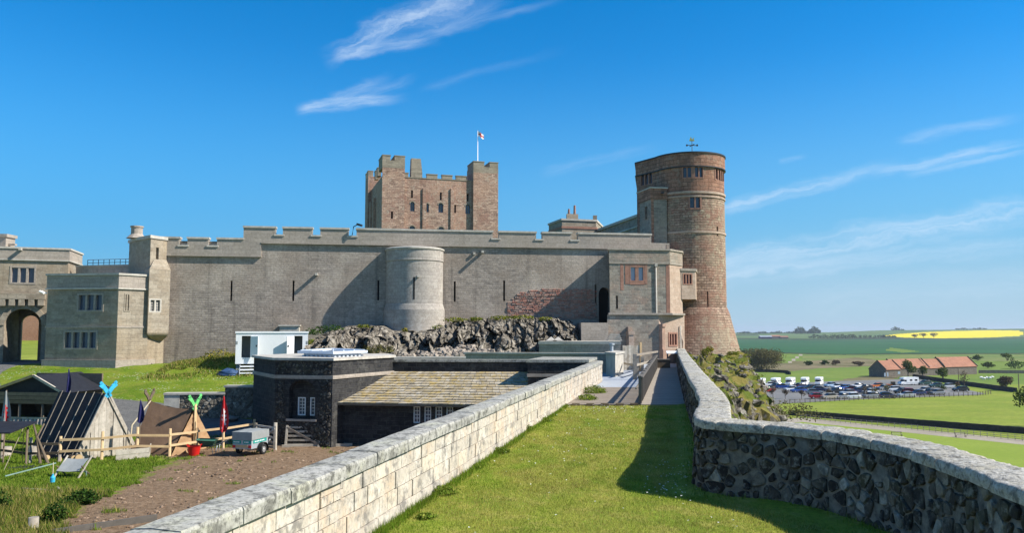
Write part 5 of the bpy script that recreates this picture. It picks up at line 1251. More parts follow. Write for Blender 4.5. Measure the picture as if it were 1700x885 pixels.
for _ in range(430):
    px = R.gauss(765, 46); py = 593 - abs(R.gauss(0, 1)) * 9 * max(.2, 1 - abs(px - 770) / 110); p = P(px, py, 54.4 + (593 - py) * .06)
    stone_lump(b, p, R.uniform(.10, .30), R)
tag(b.build('fallen_stones', M['scree']), kind='stuff')
b = MB()
for _ in range(120):
    px = R.gauss(222, 12); p = P(px, 606 - abs(R.gauss(0, 2)), 57.5); stone_lump(b, (p.x, p.y, zyard(p.x, p.y) + R.uniform(0, .15)), R.uniform(.05, .14), R)
tag(b.build('loose_stones', M['scree']), kind='stuff')
def shrub(px, py, Y, w, h, n, mat, label, size=.07, name='shrub', cat='shrub', group=None):
    p = P(px, py, Y); b = MB(); leafcloud(b, [((p.x, p.y, p.z + h * .5), (w, w * .8, h * .55)), ((p.x - w * .5, p.y, p.z + h * .35), (w * .6, w * .5, h * .4)), ((p.x + w * .6, p.y, p.z + h * .4), (w * .55, w * .5, h * .4))], n, size, int(px * 3 + py))
    return tag(b.build(name, M[mat], None, (p.x, p.y, p.z)), label, cat, group)
shrub(362, 597, 58, 1.1, .75, 420, 'leaf_yellow', 'yellow flowered shrub on the bank left of the white cabin')
shrub(340, 601, 57.6, .6, .4, 160, 'leaf_mid', 'low green shrub at the left end of the yellow flowered bank')
shrub(627, 587, 52.5, 1.0, .55, 380, 'leaf_tan', 'brownish green heather bush behind the white roof lantern', .08)
shrub(590, 588, 53, .6, .35, 200, 'leaf_mid', 'low dark green plant beside the heather bush at the rock foot', .08)
shrub(548, 550, 57.6, 1.0, .45, 300, 'leaf_dark', 'dark green plant on top of the rock in the shade left of the turret')
shrub(522, 556, 57.2, .8, .5, 260, 'leaf_dark', 'dark plant at the shaded rock edge just right of the white cabin')
shrub(604, 545, 58.3, .5, .28, 160, 'leaf_moss', 'mossy tuft on the pale rock left of the turret foot')
shrub(672, 551, 58.6, .22, .3, 90, 'leaf_yellow', 'small yellow flowering tuft against the foot of the round turret')
for px, py, w, lab in ((755, 534, .9, 'yellow green tuft on the ledge right of the round turret'), (866, 530, .9, 'bright green tuft on the ledge below the red stonework'), (790, 533, .5, 'small ledge tuft between the two larger ones'), (905, 533, .5, 'small yellowish tuft at the shadow edge on the ledge'), (830, 531, .8, 'yellow green tuft on the ledge left of the bright green one'), (725, 547, .7, 'tuft on the ledge touching the right foot of the round turret')):
    shrub(px, py, 60.4 if px < 800 else 61.0, w, .32, 240, 'leaf_moss', lab, group='tufts along the rock ledge')

# ------------------------------------------------------------------ dark stone tower of the low range
A1, A2, A3, A4 = P(420, 660, 39.9), P(456, 660, 36.2), P(551.5, 660, 35.6), P(654, 600, 39.95)
AP = [(q.x, q.y) for q in (A1, A2, A3, A4)] + [(-6.6, 42.6), (-11.5, 43)]
zA, zAs = P(551, 595, 35.6).z, P(551, 627, 35.6).z
bt = thing('basalt_tower', (-9, 38, -5.1), 'squat black basalt stone tower with a flat roof beside the yard', 'building')
f1, f2, f3 = Edge(AP[0], AP[1]), Edge(AP[1], AP[2]), Edge(AP[2], AP[3])
hN = hole_px(f2, 480, 632, 523, 696, arch=.45)
def niche(u, z, d=0.0): return f2(u, z, d + .34)
hw = [hole_px(niche, 0, 0, 0, 0) for _ in ()] 
b = MB(); wall_face(b, f1, 0, f1.L, -5.6, zA - .1); wall_face(b, f2, 0, f2.L, -5.6, zA - .1, [hN], .34); wall_face(b, f3, 0, f3.L, -5.6, zA - .1)
for i in (3, 4, 5): e = Edge(AP[i], AP[(i + 1) % 6]); wall_face(b, e, 0, e.L, -5.6, zA - .1)
u = (hN.u0 + hN.u1) / 2; zl_ = hN.z0; 
wl = [Hole(f2.px(x0, 675)[0], f2.px(x1, 675)[0], f2.px(500, 691.5)[1], f2.px(500, 661)[1]) for x0, x1 in ((488.5, 501.5), (509, 522))]
for h in wl: h.u1 = min(h.u1, hN.u1 - .02)
wall_face(b, niche, hN.u0 - .02, hN.u1 + .02, hN.z0, hN.z1 + .1, wl, .12); b.build('walls', M['dark_basalt'], bt)
for h in wl: window(bt, niche, h, 1, M['white_frame'], M['glass'], .05, .05, .09, 5, 2, .022)
b = MB(); b.mbox(f2, hN.u0 - .1, hN.u1 + .1, hN.z0 - .1, hN.z0, -.08, .3); b.build('window_sill', M['parapet'], bt)
b = MB()
for i in range(9):
    a0, a1 = math.pi * (i + .06) / 9, math.pi * (i + .94) / 9; hw_ = (hN.u1 - hN.u0) / 2; uc = (hN.u0 + hN.u1) / 2; zsr = hN.z1 - hN.arch
    q = [(uc - (hw_ + w) * math.cos(a), zsr + (hN.arch + w) * math.sin(a)) for a, w in ((a0, .01), (a1, .01), (a1, .3), (a0, .3))]
    b.hexa([f2(*q[0], -.04), f2(*q[1], -.04), f2(*q[1], .05), f2(*q[0], .05), f2(*q[3], -.04), f2(*q[2], -.04), f2(*q[2], .05), f2(*q[3], .05)])
b.build('arch_stones', M['dark_basalt'], bt)
b = MB(); b.prism(grow(AP, .10), zA - .11, zA); b.build('coping', M['trim'], bt); b = MB(); b.prism(grow(AP, .05), zAs - .08, zAs + .08); b.build('string_course', M['parapet'], bt)
b = MB(); rubble(b, f2, .05, f2.L - .05, -5.3, zAs - .1, .20, (.01, .05), .012, 11, lambda R, r_: min(1, abs(R.gauss(.12, .14)))) 
# leave the niche clear of facing stones
keep_f = [i for i, f in enumerate(b.f) if not (lambda c: hN.u0 - .22 < c[0] < hN.u1 + .22 and hN.z0 - .16 < c[1] < hN.z1 + .3)(((Vector(b.v[f[0]][:2]) - f2.a).dot(f2.t), b.v[f[0]][2]))]
for nm in ('f', 'uv', 'sm', 'r', 'mi'): setattr(b, nm, [getattr(b, nm)[i] for i in keep_f])
rubble(b, f2, .05, f2.L - .05, zAs + .1, zA - .13, .2, (.01, .05), .012, 12, lambda R, r_: min(1, abs(R.gauss(.12, .14))))
b.build('rubble_facing', M['basalt'], bt)
# white roof lantern on it
lp_ = [P(546, 590, 38.2), P(497, 590, 39.6)]
lt = thing('roof_lantern', (-7.6, 39, zA), 'long white framed roof lantern on the flat roof of the black tower', 'skylight')
LPn = [P(499, 592, 38.0), P(553, 592, 36.9), P(605, 592, 38.8), P(552, 588, 41.2)]; LPn = [(q.x, q.y) for q in LPn]
zl0, zl1 = P(552, 594, 37).z - .1, P(552, 583.5, 37).z
b = MB(); b.prism(grow(LPn, -.12), zl0, zl1 - .1); b.prism(grow(LPn, .12), zl1 - .12, zl1); b.build('frame', M['skyframe'], lt)
b = MB()
for i in range(4):
    e = Edge(LPn[i], LPn[(i + 1) % 4])
    for k in range(int(e.L / .28)): b.mbox(e, .1 + k * .28, .22 + k * .28, zl0 + .12, zl1 - .2, .0, .14)
b.build('vent_slat', M['skyframe'], lt)
ct = Vector((sum(p[0] for p in LPn) / 4, sum(p[1] for p in LPn) / 4)); b = MB(); g_ = MB()
for i in range(4):
    a, c = Vector(LPn[i]), Vector(LPn[(i + 1) % 4]); g_.face([(a.x, a.y, zl1 + .01), (c.x, c.y, zl1 + .01), (ct.x, ct.y, zl1 + .07)])
    for f in (0, .33, .66): q = a.lerp(c, f); b.bar((q.x, q.y, zl1 + .02), (ct.x, ct.y, zl1 + .085), .05, .05)
g_.build('glass_roof', M['light_glass'], lt); b.build('glazing_bar', M['skyframe'], lt)

# ------------------------------------------------------------------ low wing with the mossy roof
W0 = P(566, 690, 36.35); W1 = Vector((W0.x + 9.6 * .985, W0.y - 9.6 * .17)); ew = Edge(W0, W1)
ze = ew.px(640, 667)[1]; T0 = P(655, 617, 39.9); T1 = P(876, 617, 39.5); zt_ = T0.z
wg = thing('low_wing', (-3, 38, -5.1), 'low black stone wing with a mossy stone slate roof and small white windows', 'building')
hws = [hole_px(ew, 686 + 18.2 * k, 675, 697.5 + 18.2 * k, 703) for k in range(4)]
b = MB(); wall_face(b, ew, -.2, ew.L, -5.6, ze - .02, hws, .15); b.build('wall', M['dark_basalt'], wg)
for h in hws: window(wg, ew, h, 1, M['white_frame'], M['glass'], .05, .05, .11, 4, 2, .024, out=.04)
b = MB(); NR = 13; ea0, ea1 = Vector((*ew(-.35, 0, -.42)[:2], ze - .06)), Vector((*ew(ew.L, 0, -.42)[:2], ze - .06)); tb0, tb1 = Vector((T0.x, T0.y, zt_)), Vector((T1.x, T1.y, zt_))
for k in range(NR):
    f0, f1 = k / NR, min(1, (k + 1.25) / NR)
    h0 = (f0 ** 1.15); h1 = (f1 ** 1.15); l0, l1 = ea0.lerp(tb0, f0), ea1.lerp(tb1, f0); m0, m1 = ea0.lerp(tb0, f1), ea1.lerp(tb1, f1)
    for p_, h in ((l0, h0), (l1, h0), (m0, h1), (m1, h1)): p_.z = ea0.z + (zt_ - ea0.z) * h
    l0.z += .035; l1.z += .035; s_ = -.0; wdt = (l1 - l0).length
    while s_ < wdt:
        w = random.uniform(.22, .48); e_ = min(wdt, s_ + w); r = random.random(); lift = random.uniform(0, .02)
        a, c_, d_, e2_ = l0.lerp(l1, (s_ + .006) / wdt), l0.lerp(l1, (e_ - .006) / wdt), m0.lerp(m1, (e_ - .006) / wdt), m0.lerp(m1, (s_ + .006) / wdt)
        a.z += lift; c_.z += lift + random.uniform(-.006, .006); b.face([a, c_, d_, e2_], r=r)
        dn = Vector((0, 0, -.05)); b.face([a + dn, c_ + dn, c_, a], r=r); s_ = e_
b.build('slate_roof', M['slate'], wg)
b = MB(); q = [ea0 + Vector((0, 0, -.03)), ea1 + Vector((0, 0, -.03)), tb1 + Vector((0, 0, -.2)), tb0 + Vector((0, 0, -.2))]; b.face(q); b.bar(ea0 + Vector((0, .03, -.05)), ea1 + Vector((0, .03, -.05)), .05, .09); b.build('eaves_board', M['wood_dark'], wg)
zP = P(760, 597.2, 39.7).z
etp = Edge(T0, T1); b = MB(); b.mbox(etp, -.1, etp.L + .3, zt_ - .8, zP - .12, 0, .4); b.build('roof_parapet', M['dark_basalt'], wg)
b = MB(); u = -.12
while u < etp.L + .2: b.mbox(etp, u, min(u + 1.5, etp.L + .3) - .012, zP - .12, zP, -.07, .47); u += 1.5
b.build('coping', M['cap'], wg)
# block closing the roof against the cream parapet
C0 = P(876, 615, 37.4); cbx = thing('stair_block', (C0.x + 1.2, 38, -5.1), 'dark stone block with pale coping between mossy roof and cream parapet', 'building')
C1 = (lx(37.3) - .38, 37.3); ec = Edge((C0.x, C0.y), C1); zC = ec.px(920, 597.5)[1]
cpoly = [(C0.x, C0.y), C1, (lx(41) - .38, 41), (C0.x + .9, 41.5)]
b = MB(); b.prism(cpoly, -5.6, zC - .13); b.build('walls', M['dark_basalt'], cbx)
b = MB(); b.prism(grow(cpoly, .06), zC - .13, zC); b.build('coping', M['cap'], cbx); b = MB(); b.mbox(ec, -.03, ec.L, ec.px(900, 626)[1], ec.px(900, 621)[1], -.05, .02); b.build('string_course', M['parapet'], cbx)
def low_wall(name, p0, p1, zt, zb, th, label, mat='annex', cat='wall', cap=.1, capm='trim'):
    e = Edge(p0, p1); b = MB(); b.mbox(e, 0, e.L, zb, zt - cap, 0, th); o = tag(b.build(name, M[mat], None), label, cat)
    b = MB(); b.mbox(e, -.05, e.L + .05, zt - cap, zt, -.06, th + .06); b.build('coping', M[capm], o); return o
p0, p1 = P(772, 588, 50), P(1018, 588, 48.5); low_wall('roof_wall', p0, p1, P(900, 586, 49).z, -4, .5, 'long thin flat topped wall behind the mossy roof', 'parapet')
p0, p1 = P(560, 592, 45), P(772, 592, 45.5); low_wall('roof_kerb', p0, p1, P(700, 593.2, 45).z, -4, .6, 'low grey kerb behind the parapet of the mossy roof', 'parapet')
p0, p1 = P(895, 575, 56), P(1030, 575, 55.4); dwl = low_wall('service_building', p0, p1, P(960, 567, 56).z, -3, 3.2, 'low grey flat roofed building with pale edge before the entrance block', 'parapet', 'building', .2)
for px in (915, 926.5):
    p = P(px, 567, 57); b = MB(); z0 = P(960, 567, 56).z
    for i in range(4):
        c = [(-.35, -.3), (.35, -.3), (.35, .3), (-.35, .3)]; a, d_ = c[i], c[(i + 1) % 4]; b.face([(p.x + a[0], p.y + a[1], z0 + .05), (p.x + d_[0], p.y + d_[1], z0 + .05), (p.x, p.y, z0 + .32)])
    b.box(p.x - .38, p.x + .38, p.y - .33, p.y + .33, z0, z0 + .06); tag(b.build('rooflight', M['trim'], None, (p.x, p.y, z0)), 'small white pyramid rooflight, %s of the pair on the low grey building' % ('left one' if px < 920 else 'right one'), 'rooflight', 'pyramid rooflights')
p = P(1020, 566, 56.5); b = MB(); 
for k in range(4): b.box(p.x - .5 + .05 * k, p.x + .5 - .05 * k, p.y - .3, p.y + .3, p.z + .13 * k, p.z + .13 * k + .08)
tag(b.build('roof_vent', M['trim'], None), 'pale slatted vent on the right end of the low grey building', 'vent')
q = [P(1006, 600, 45.5), P(1021.5, 600, 44.2), P(1035, 600, 47.5), P(1020, 600, 49)]; zq = P(1021, 585.5, 44.5).z
b = MB(); b.prism([(c.x, c.y) for c in q], -2.7, zq - .12); pi_ = tag(b.build('stone_pier', M['trim'], None), 'square pale stone pier at the far end of the cream parapet', 'pier'); b = MB(); b.prism(grow([(c.x, c.y) for c in q], .07), zq - .12, zq); b.build('coping', M['trim'], pi_)
p = P(1015.5, 585, 47); b = MB(); b.lathe((p.x, p.y), [(.1, zq), (.1, zq + .36), (.17, zq + .37), (.17, zq + .46), (0, zq + .48)], 14); tag(b.build('vent_pipe', M['galv'], None), 'short grey vent pipe with a cap on the stone pier', 'pipe')

# ------------------------------------------------------------------ decking, ramp, railing
rl0, rl1 = G(1063, 673, -2.5), G(1091, 612, -2.5)
def railx(Y): return rl0.x + (rl1.x - rl0.x) * (Y - rl0.y) / (rl1.y - rl0.y)
dk = thing('timber_deck', (3.6, 30, -2.52), 'brown plank decking between the cream parapet and the ramp railing', 'decking')
b = MB(); y = 27.15
while y < 35.2:
    x0 = lx(y) + .03; b.box(x0, railx(y) - .06, y, y + .138, -2.51, -2.462 + random.uniform(-.003, .003)); y += .145
b.build('planks', M['deck'], dk)
for k, px in enumerate((934, 956, 980, 1004, 1029, 1053)):
    p = G(px, 674, -2.5); b = MB(); b.box(p.x - .12, p.x + .12, 26.95, 27.14, -2.62, -2.42); b.build('joist_end', M['wood_dark'], dk)
rp = thing('ramp', (5.3, 35, -2.52), 'grey brown boarded ramp between railing and rubble wall', 'ramp')
b = MB(); y = 27.05
while y < 52: b.hexa([(railx(y) + .04, y, -2.52), (rpath_x(y) - .05, y, -2.52), (rpath_x(y + .19) - .05, y + .19, -2.52), (railx(y) + .04, y + .19, -2.52), (railx(y) + .04, y, -2.45 + (y - 27) * .004), (rpath_x(y) - .05, y, -2.45 + (y - 27) * .004), (rpath_x(y) - .05, y + .19, -2.45 + (y - 27) * .004), (railx(y) + .04, y + .19, -2.45 + (y - 27) * .004)]); y += .196
b.build('planks', M['ramp'], rp)
ra = thing('ramp_railing', (rl0.x, rl0.y, -2.5), 'dark boarded railing with a handrail along the left of the ramp', 'railing')
EL = Edge((railx(51.5), 51.5), (rl0.x, rl0.y)); L = EL.L
n = int(L / 1.9)
for k in range(n + 1): u = L * k / n; b = MB(); b.mbox(EL, u - .05, u + .05, -2.6, -1.52 + .0, -.05, .05); b.build('post', M['rail_wood'], ra)
b = MB(); u = .06
while u < L: b.mbox(EL, u, u + .045, -2.36, -1.62, .055, .08); u += .15
b.build('boards', M['rail_wood'], ra); b = MB(); b.mbox(EL, -.05, L + .06, -1.60, -1.55, -.07, .10); b.mbox(EL, -.05, L, -2.40, -2.30, -.03, .05); b.build('top_rail', M['rail_wood'], ra)
b = MB(); b.tube([EL(0, -1.95, -.14), EL(L, -1.95, -.14)], .032, 8); b.build('handrail', M['wood_grey'], ra)
# fence panel, posts and low rails beyond the deck
q0, q1 = P(1034, 600, 50), P(1062, 600, 50.3); ef = Edge(q0, q1); b = MB(); k = 0.0; z0, z1 = ef.px(1045, 615)[1], ef.px(1045, 574)[1]
while k < ef.L: b.mbox(ef, k, k + .13, z0, z1 + random.uniform(-.02, .02), 0, .03); k += .14
fp_ = tag(b.build('fence_panel', M['wood_pale'], None), 'tall panel of upright pale boards left of the ramp top', 'fence panel'); b = MB(); b.mbox(ef, ef.L, ef.L + .14, -2.6, z1 + .2, -.05, .1); b.build('post', M['wood_new'], fp_)
tr = thing('timber_barrier', (6.6, 46, -2.5), 'low two rail timber barrier with stout posts beside the deck', 'barrier')
for px, pt, pb, Y in ((1054, 588, 628, 41.8), (1058, 590, 622, 45), (1066, 592, 614, 50)):
    p = P(px, 600, Y); b = MB(); b.box(p.x - .09, p.x + .09, p.y - .09, p.y + .09, -2.6, P(px, pt, Y).z); b.build('post', M['wood_grey'], tr)
b = MB(); a_, c_ = P(1036, 612, 47), P(1056, 612, 44); b.bar((a_.x, a_.y, -1.9), (c_.x, c_.y, -1.9), .05, .12); a_, c_ = P(1055, 590, 43), P(1092, 590, 52); b.bar((a_.x, a_.y, -1.3), (c_.x, c_.y, -1.35), .05, .12); b.bar((a_.x, a_.y, -1.85), (c_.x, c_.y, -1.85), .05, .12); b.build('rail', M['wood_grey'], tr)
p = P(1100, 605, 51.2); cr = thing('dark_chest', (p.x, p.y, -2.45), 'dark wooden chest standing at the top of the ramp', 'chest'); b = MB(); b.box(p.x - .45, p.x + .42, p.y - .3, p.y + .3, -2.36, -1.86); b.build('body', M['wood_dark'], cr); b = MB(); b.box(p.x - .48, p.x + .45, p.y - .33, p.y + .33, -1.858, -1.80); b.build('lid', M['rail_wood'], cr)
p = P(1117, 590, 57); sg = thing('notice_board', (p.x, p.y, -2.4), 'small tilted white notice board on two dark legs by the entrance', 'notice board'); b = MB(); b.hexa([(p.x - .45, p.y - .12, -1.62), (p.x + .45, p.y - .12, -1.62), (p.x + .45, p.y + .1, -1.5), (p.x - .45, p.y + .1, -1.5), (p.x - .45, p.y - .1, -1.56), (p.x + .45, p.y - .1, -1.56), (p.x + .45, p.y + .12, -1.44), (p.x - .45, p.y + .12, -1.44)]); b.build('board', M['white'], sg)
for s_ in (-.38, .38): b = MB(); b.box(p.x + s_ - .04, p.x + s_ + .04, p.y - .04, p.y + .04, -2.45, -1.58); b.build('leg', M['dkmetal'], sg)

# ------------------------------------------------------------------ mossy bank and cliff outside the right wall
NB, NS = 150, 54; Q = []
for j in range(NB):
    Y = 12.5 + (76 - 12.5) * j / (NB - 1); xw = rpath_x(min(Y, 62.5)) + .4 + max(0, Y - 62.5) * .2
    rx = lerp_tab(Y, [(12, 5.6), (20, 6.3), (26, 8.2), (31, 9.9), (36, P(1283, 688, 36).x), (48, P(1263, 640, 48).x), (58, P(1242, 606, 58).x), (66, 18.9), (72, 20.2), (76, 20.5)])
    rz = lerp_tab(Y, [(12, -3.4), (26, -4.6), (36, P(1283, 688, 36).z), (48, P(1263, 640, 48).z), (58, P(1242, 606, 58).z), (66, -1.9), (76, -2.2)])
    w = rx - xw; prof = [(0, -1.72), (.3, -1.85), (.3 + .4 * w, -1.85 + (rz + 1.85) * .38), (w, rz), (w + .7, rz - 1.4), (w + 1.3, rz - 3.6), (w + 3.2, rz - 7), (w + 5.5, -15.5), (w + 9, -19.6), (w + 16, -20.6)]
    for i in range(NS):
        f = (i / (NS - 1)) ** 1.25 * (len(prof) - 1); k = min(int(f), len(prof) - 2); g_ = f - k
        s_ = prof[k][0] + (prof[k + 1][0] - prof[k][0]) * g_; z = prof[k][1] + (prof[k + 1][1] - prof[k][1]) * g_
        p = Vector((xw + s_, Y, z)); am = min(1, s_ / .8)
        q_ = Vector((p.x * .7, p.y * .55, p.z * .7)); c = noise.cell(Vector((p.x * 1.1, p.y * .9, p.z * 1.1)))
        kk = .42 * noise.noise(q_) + .30 * noise.noise(q_ * 2.3) + .22 * noise.noise(q_ * 5) + .38 * (c - .5) * (1 if noise.noise(q_ * .8 + Vector((5, 5, 5))) > .0 else .15)
        p.z += am * kk; p.x += am * .35 * noise.noise(q_ * 1.7 + Vector((3, 8, 1)))
        Q.append(p)
b = MB(); b.grid(Q, NS, NB, False); tag(b.build('rocky_bank', M['bank_rock'], None, (12, 45, -3)), kind='structure')
# stones and moss cushions on the bank
bs = MB(); R = random.Random(8)
def bankpt(R, smin=.05, smax=.55):
    j = R.randrange(int(NB * .28), int(NB * .86)); i = R.randrange(int(NS * smin), int(NS * smax)); return Q[j * NS + i]
for _ in range(1500):
    p = bankpt(R)
    if noise.noise(p * .5) < -.02: continue
    stone_lump(bs, p - Vector((0, 0, .05)), R.uniform(.06, .34), R)
bs.build('bank_stones', M['rock'])
tag(bpy.data.objects['bank_stones'], kind='stuff')
bm = MB()
for _ in range(430):
    p = bankpt(R, .02, .5)
    if noise.noise(p * .45 + Vector((4, 4, 4))) < -.15: continue
    leafcloud(bm, [((p.x, p.y, p.z + .08), (R.uniform(.12, .38), R.uniform(.12, .38), R.uniform(.04, .12)))], 26, .045, R.randrange(9999))
tag(bm.build('bank_moss', M['leaf_moss'], None, (12, 45, -3)), kind='stuff')
for k, (px, py, Y, w, h, mt, lab) in enumerate([(1171, 592, 58, .35, .6, 'leaf_moss', 'tall bright green grass tuft beside the wall at the foot of the round tower'), (1178, 584, 62, .3, .4, 'leaf_yellow', 'orange yellow flowering cushion under the round tower'), (1216, 590, 62, .45, .3, 'leaf_moss', 'green tuft on the bank below the right side of the round tower'), (1318, 699, 120, 5.0, 2.0, 'leaf_tan', 'brown leafless scrub at the cliff foot beside the dark field wall'), (1300, 690, 105, 3.6, 1.8, 'leaf_tan', 'tan scrub bush at the cliff edge above the car park')]):
    shrub(px, py, Y, w, h, 420, mt, lab, .05 if k < 3 else .16)
# ------------------------------------------------------------------ stone wall beside the black tower
def gz(x, y): return zyard(x, y)
s0, s1, s2 = P(273, 680, 41.6), P(373, 670, 41.9), P(421, 660, 41.8)
swl = thing('stepped_wall', (-17, 45, -4.8), 'grey rubble wall stepping up to the black tower with pale coping', 'wall')
ea_, eb_ = Edge(s0, s1), Edge(s1, s2); z1_, z2_ = ea_.px(330, 653)[1], eb_.px(395, 641)[1]; za_ = ea_.px(275, 655)[1]
b = MB(); b.mbox(ea_, 0, ea_.L, -5.3, z1_ - .08, 0, .4); b.mbox(eb_, 0, eb_.L, -5.3, z2_ - .08, .001, .4); b.build('core', M['grey_rubble'], swl)
b = MB(); rubble(b, ea_, .75, ea_.L, -4.9, z1_ - .1, .22, (.01, .05), .012, 21, lambda R, r_: min(1, max(.3, R.gauss(.72, .14)))); rubble(b, eb_, 0, eb_.L, -4.7, z2_ - .1, .22, (.01, .05), .012, 22, lambda R, r_: min(1, max(.3, R.gauss(.72, .14)))); b.build('rubble_facing', M['basalt'], swl)
b = MB(); b.mbox(ea_, -.05, ea_.L + .02, z1_ - .08, z1_ + .02, -.08, .48); b.mbox(eb_, -.04, eb_.L, z2_ - .08, z2_ + .02, -.08, .48); b.build('coping', M['trim'], swl)
b = MB(); b.mbox(ea_, -.03, .74, -5.3, z1_ - .082, -.03, .43); b.build('end_pier', M['trim'], swl)
p = P(386, 690, 41.0); b = MB(); stone_lump(b, (p.x, p.y, gz(p.x, p.y) + .15), .34, random.Random(2)); tag(b.build('boulder', M['scree'], None), 'single pale boulder by the road at the foot of the stepped wall', 'boulder')

# ------------------------------------------------------------------ white toilet cabin
c0, c1 = P(391, 580, 54.2), P(511, 580, 55.5); ecn = Edge(c0, c1); cz0, cz1 = ecn.px(450, 604)[1], ecn.px(450, 550.5)[1]
cn = thing('portable_cabin', (c0.x + 2.4, c0.y + 1, cz0 - .3), 'white portable cabin with two open doors on the lawn', 'cabin')
hd1 = hole_px(ecn, 401, 558, 416, 594); hd2 = hole_px(ecn, 488, 558, 502, 594)
b = MB(); wall_face(b, ecn, .0, ecn.L, cz0, cz1 - .12, [hd1, hd2], .1); 
b.mbox(ecn, 0, .004, cz0, cz1 - .12, 0, 2.2); b.mbox(ecn, ecn.L - .004, ecn.L, cz0, cz1 - .12, 0, 2.2); b.mbox(ecn, 0, ecn.L, cz0, cz1 - .12, 2.19, 2.2); b.mbox(ecn, 0, ecn.L, cz0, cz0 + .02, 0.1, 2.2); b.build('shell', M['white'], cn)
b = MB(); b.mbox(ecn, -.04, ecn.L + .04, cz1 - .12, cz1, -.05, 2.25); b.build('roof', M['white'], cn)
for h in (hd1, hd2): b = MB(); b.mbox(ecn, h.u0 - .1, h.u1 + .1, h.z0, h.z1 + .1, 1.0, 1.05); b.build('inner_wall', M['cloth_grey'], cn)
for h, s_ in ((hd1, 1), (hd2, -1)):
    w = h.u1 - h.u0; u = h.u1 if s_ > 0 else h.u0; b = MB()
    q = [ecn(u, 0, -.03)[:2], ecn(u + s_ * w * .85, 0, -.42)[:2]]; e = Edge(q[0], q[1]) if s_ > 0 else Edge(q[1], q[0]); b.mbox(e, 0, e.L, h.z0 + .03, h.z1 - .03, -.02, .02); d = b.build('door', M['white'], cn)
    b = MB(); b.mbox(e, e.L * (.85 if s_ > 0 else .15) - .04, e.L * (.85 if s_ > 0 else .15) + .04, (h.z0 + h.z1) / 2, (h.z0 + h.z1) / 2 + .12, -.07, -.02); b.build('handle', M['dkmetal'], d)
    b = MB(); b.mbox(ecn, (h.u0 - .35 if s_ > 0 else h.u1 + .25), (h.u0 - .25 if s_ > 0 else h.u1 + .35), h.z1 - .55, h.z1 - .35, -.02, .02); b.build('sign', M['cloth_grey'], cn)
b = MB()
for k in range(6): u = .15 + (ecn.L - .3) * k / 5; b.mbox(ecn, u - .1, u + .1, cz0 - .7, cz0, .15, .35); b.mbox(ecn, u - .1, u + .1, cz0 - .7, cz0, 1.8, 2.0)
b.build('support_block', M['cloth_grey'], cn)
stp = thing('cabin_steps', (ecn(hd1.u0, 0, -.6)[0], ecn(hd1.u0, 0, -.6)[1], cz0 - .6), 'short white step unit in front of the cabin door', 'steps'); b = MB()
for k in range(3): b.mbox(ecn, hd1.u0 - .05, hd1.u1 + .25, cz0 - .62 + .21 * k, cz0 - .54 + .21 * k, -.95 + .28 * k, -.66 + .28 * k)
b.build('tread', M['white'], stp); b = MB()
for u in (hd1.u0 - .08, hd1.u1 + .25): b.hexa([ecn(u, cz0 - .75, -.97), ecn(u + .04, cz0 - .75, -.97), ecn(u + .04, cz0 - .75, -.06), ecn(u, cz0 - .75, -.06), ecn(u, cz0 - .52, -.97), ecn(u + .04, cz0 - .52, -.97), ecn(u + .04, cz0 - .06, -.06), ecn(u, cz0 - .06, -.06)])
b.build('side_panel', M['galv'], stp)
p = P(380, 610, 53.6); Q = []
for j in range(13):
    for i in range(25):
        a = 2 * math.pi * i / 24; k = math.sin(math.pi / 2 * (1 - j / 12)); q = Vector((math.cos(a), math.sin(a), j * .3)); rr = k * (1 + .25 * noise.noise(q * 1.6)); Q.append((p.x + .75 * rr * math.cos(a), p.y + .5 * rr * math.sin(a), gz(p.x, p.y) - .05 + .42 * math.sin(math.pi / 2 * j / 12) * (1 + .3 * noise.noise(q * 2))))
b = MB(); b.grid(Q, 25, 13); tag(b.build('tarpaulin_bundle', M['blue_tarp'], None), 'crumpled blue tarpaulin heap on the grass left of the cabin', 'tarpaulin')

# ------------------------------------------------------------------ tents
def finials(p, d, h, mat, label, parent, spread=.28, w=.14):   # crossed carved boards at the ridge end
    b = MB(); d = Vector((d[0], d[1], 0)).normalized()
    for s_ in (-1, 1):
        a = Vector(p) - d * s_ * .10 + Vector((0, 0, -.15)); pts = [a, Vector(p) + d * s_ * spread * .55 + Vector((0, 0, h * .55)), Vector(p) + d * s_ * spread + Vector((0, 0, h * .82)), Vector(p) + d * s_ * spread * .8 + Vector((0, 0, h))]
        for q0, q1, w0 in zip(pts, pts[1:], (w, w * 1.15, w * .8)): b.bar(q0, q1, .05, w0, up=(d.x, d.y, .3))
    return b.build('carved_finial', mat, parent)
def tent(name, BL, BR, apex, back, zb, label, cmat, gmat, sag=0.0, over=.15):
    t_ = thing(name, ((BL[0] + BR[0]) / 2, (BL[1] + BR[1]) / 2, zb), label, 'tent')
    BL, BR, apex = Vector((*BL, zb)), Vector((*BR, zb)), Vector(apex); bk = Vector((back[0], back[1], 0)); ba = apex + Vector((back[0], back[1], back[2])); bBL, bBR = BL + bk * .92, BR + bk * .92
    return t_, BL, BR, apex, ba, bBL, bBR
t1, BL, BR, AP_, BA, bBL, bBR = tent('ridge_tent', (-17.15, 31.9), (-15.75, 34.2), (-16.5, 33.0, P(187, 654, 33).z), (-2.75, 1.5, -.02), -5.12, 'black tarred ridge tent with weathered board gable and blue crossed finials', None, None)
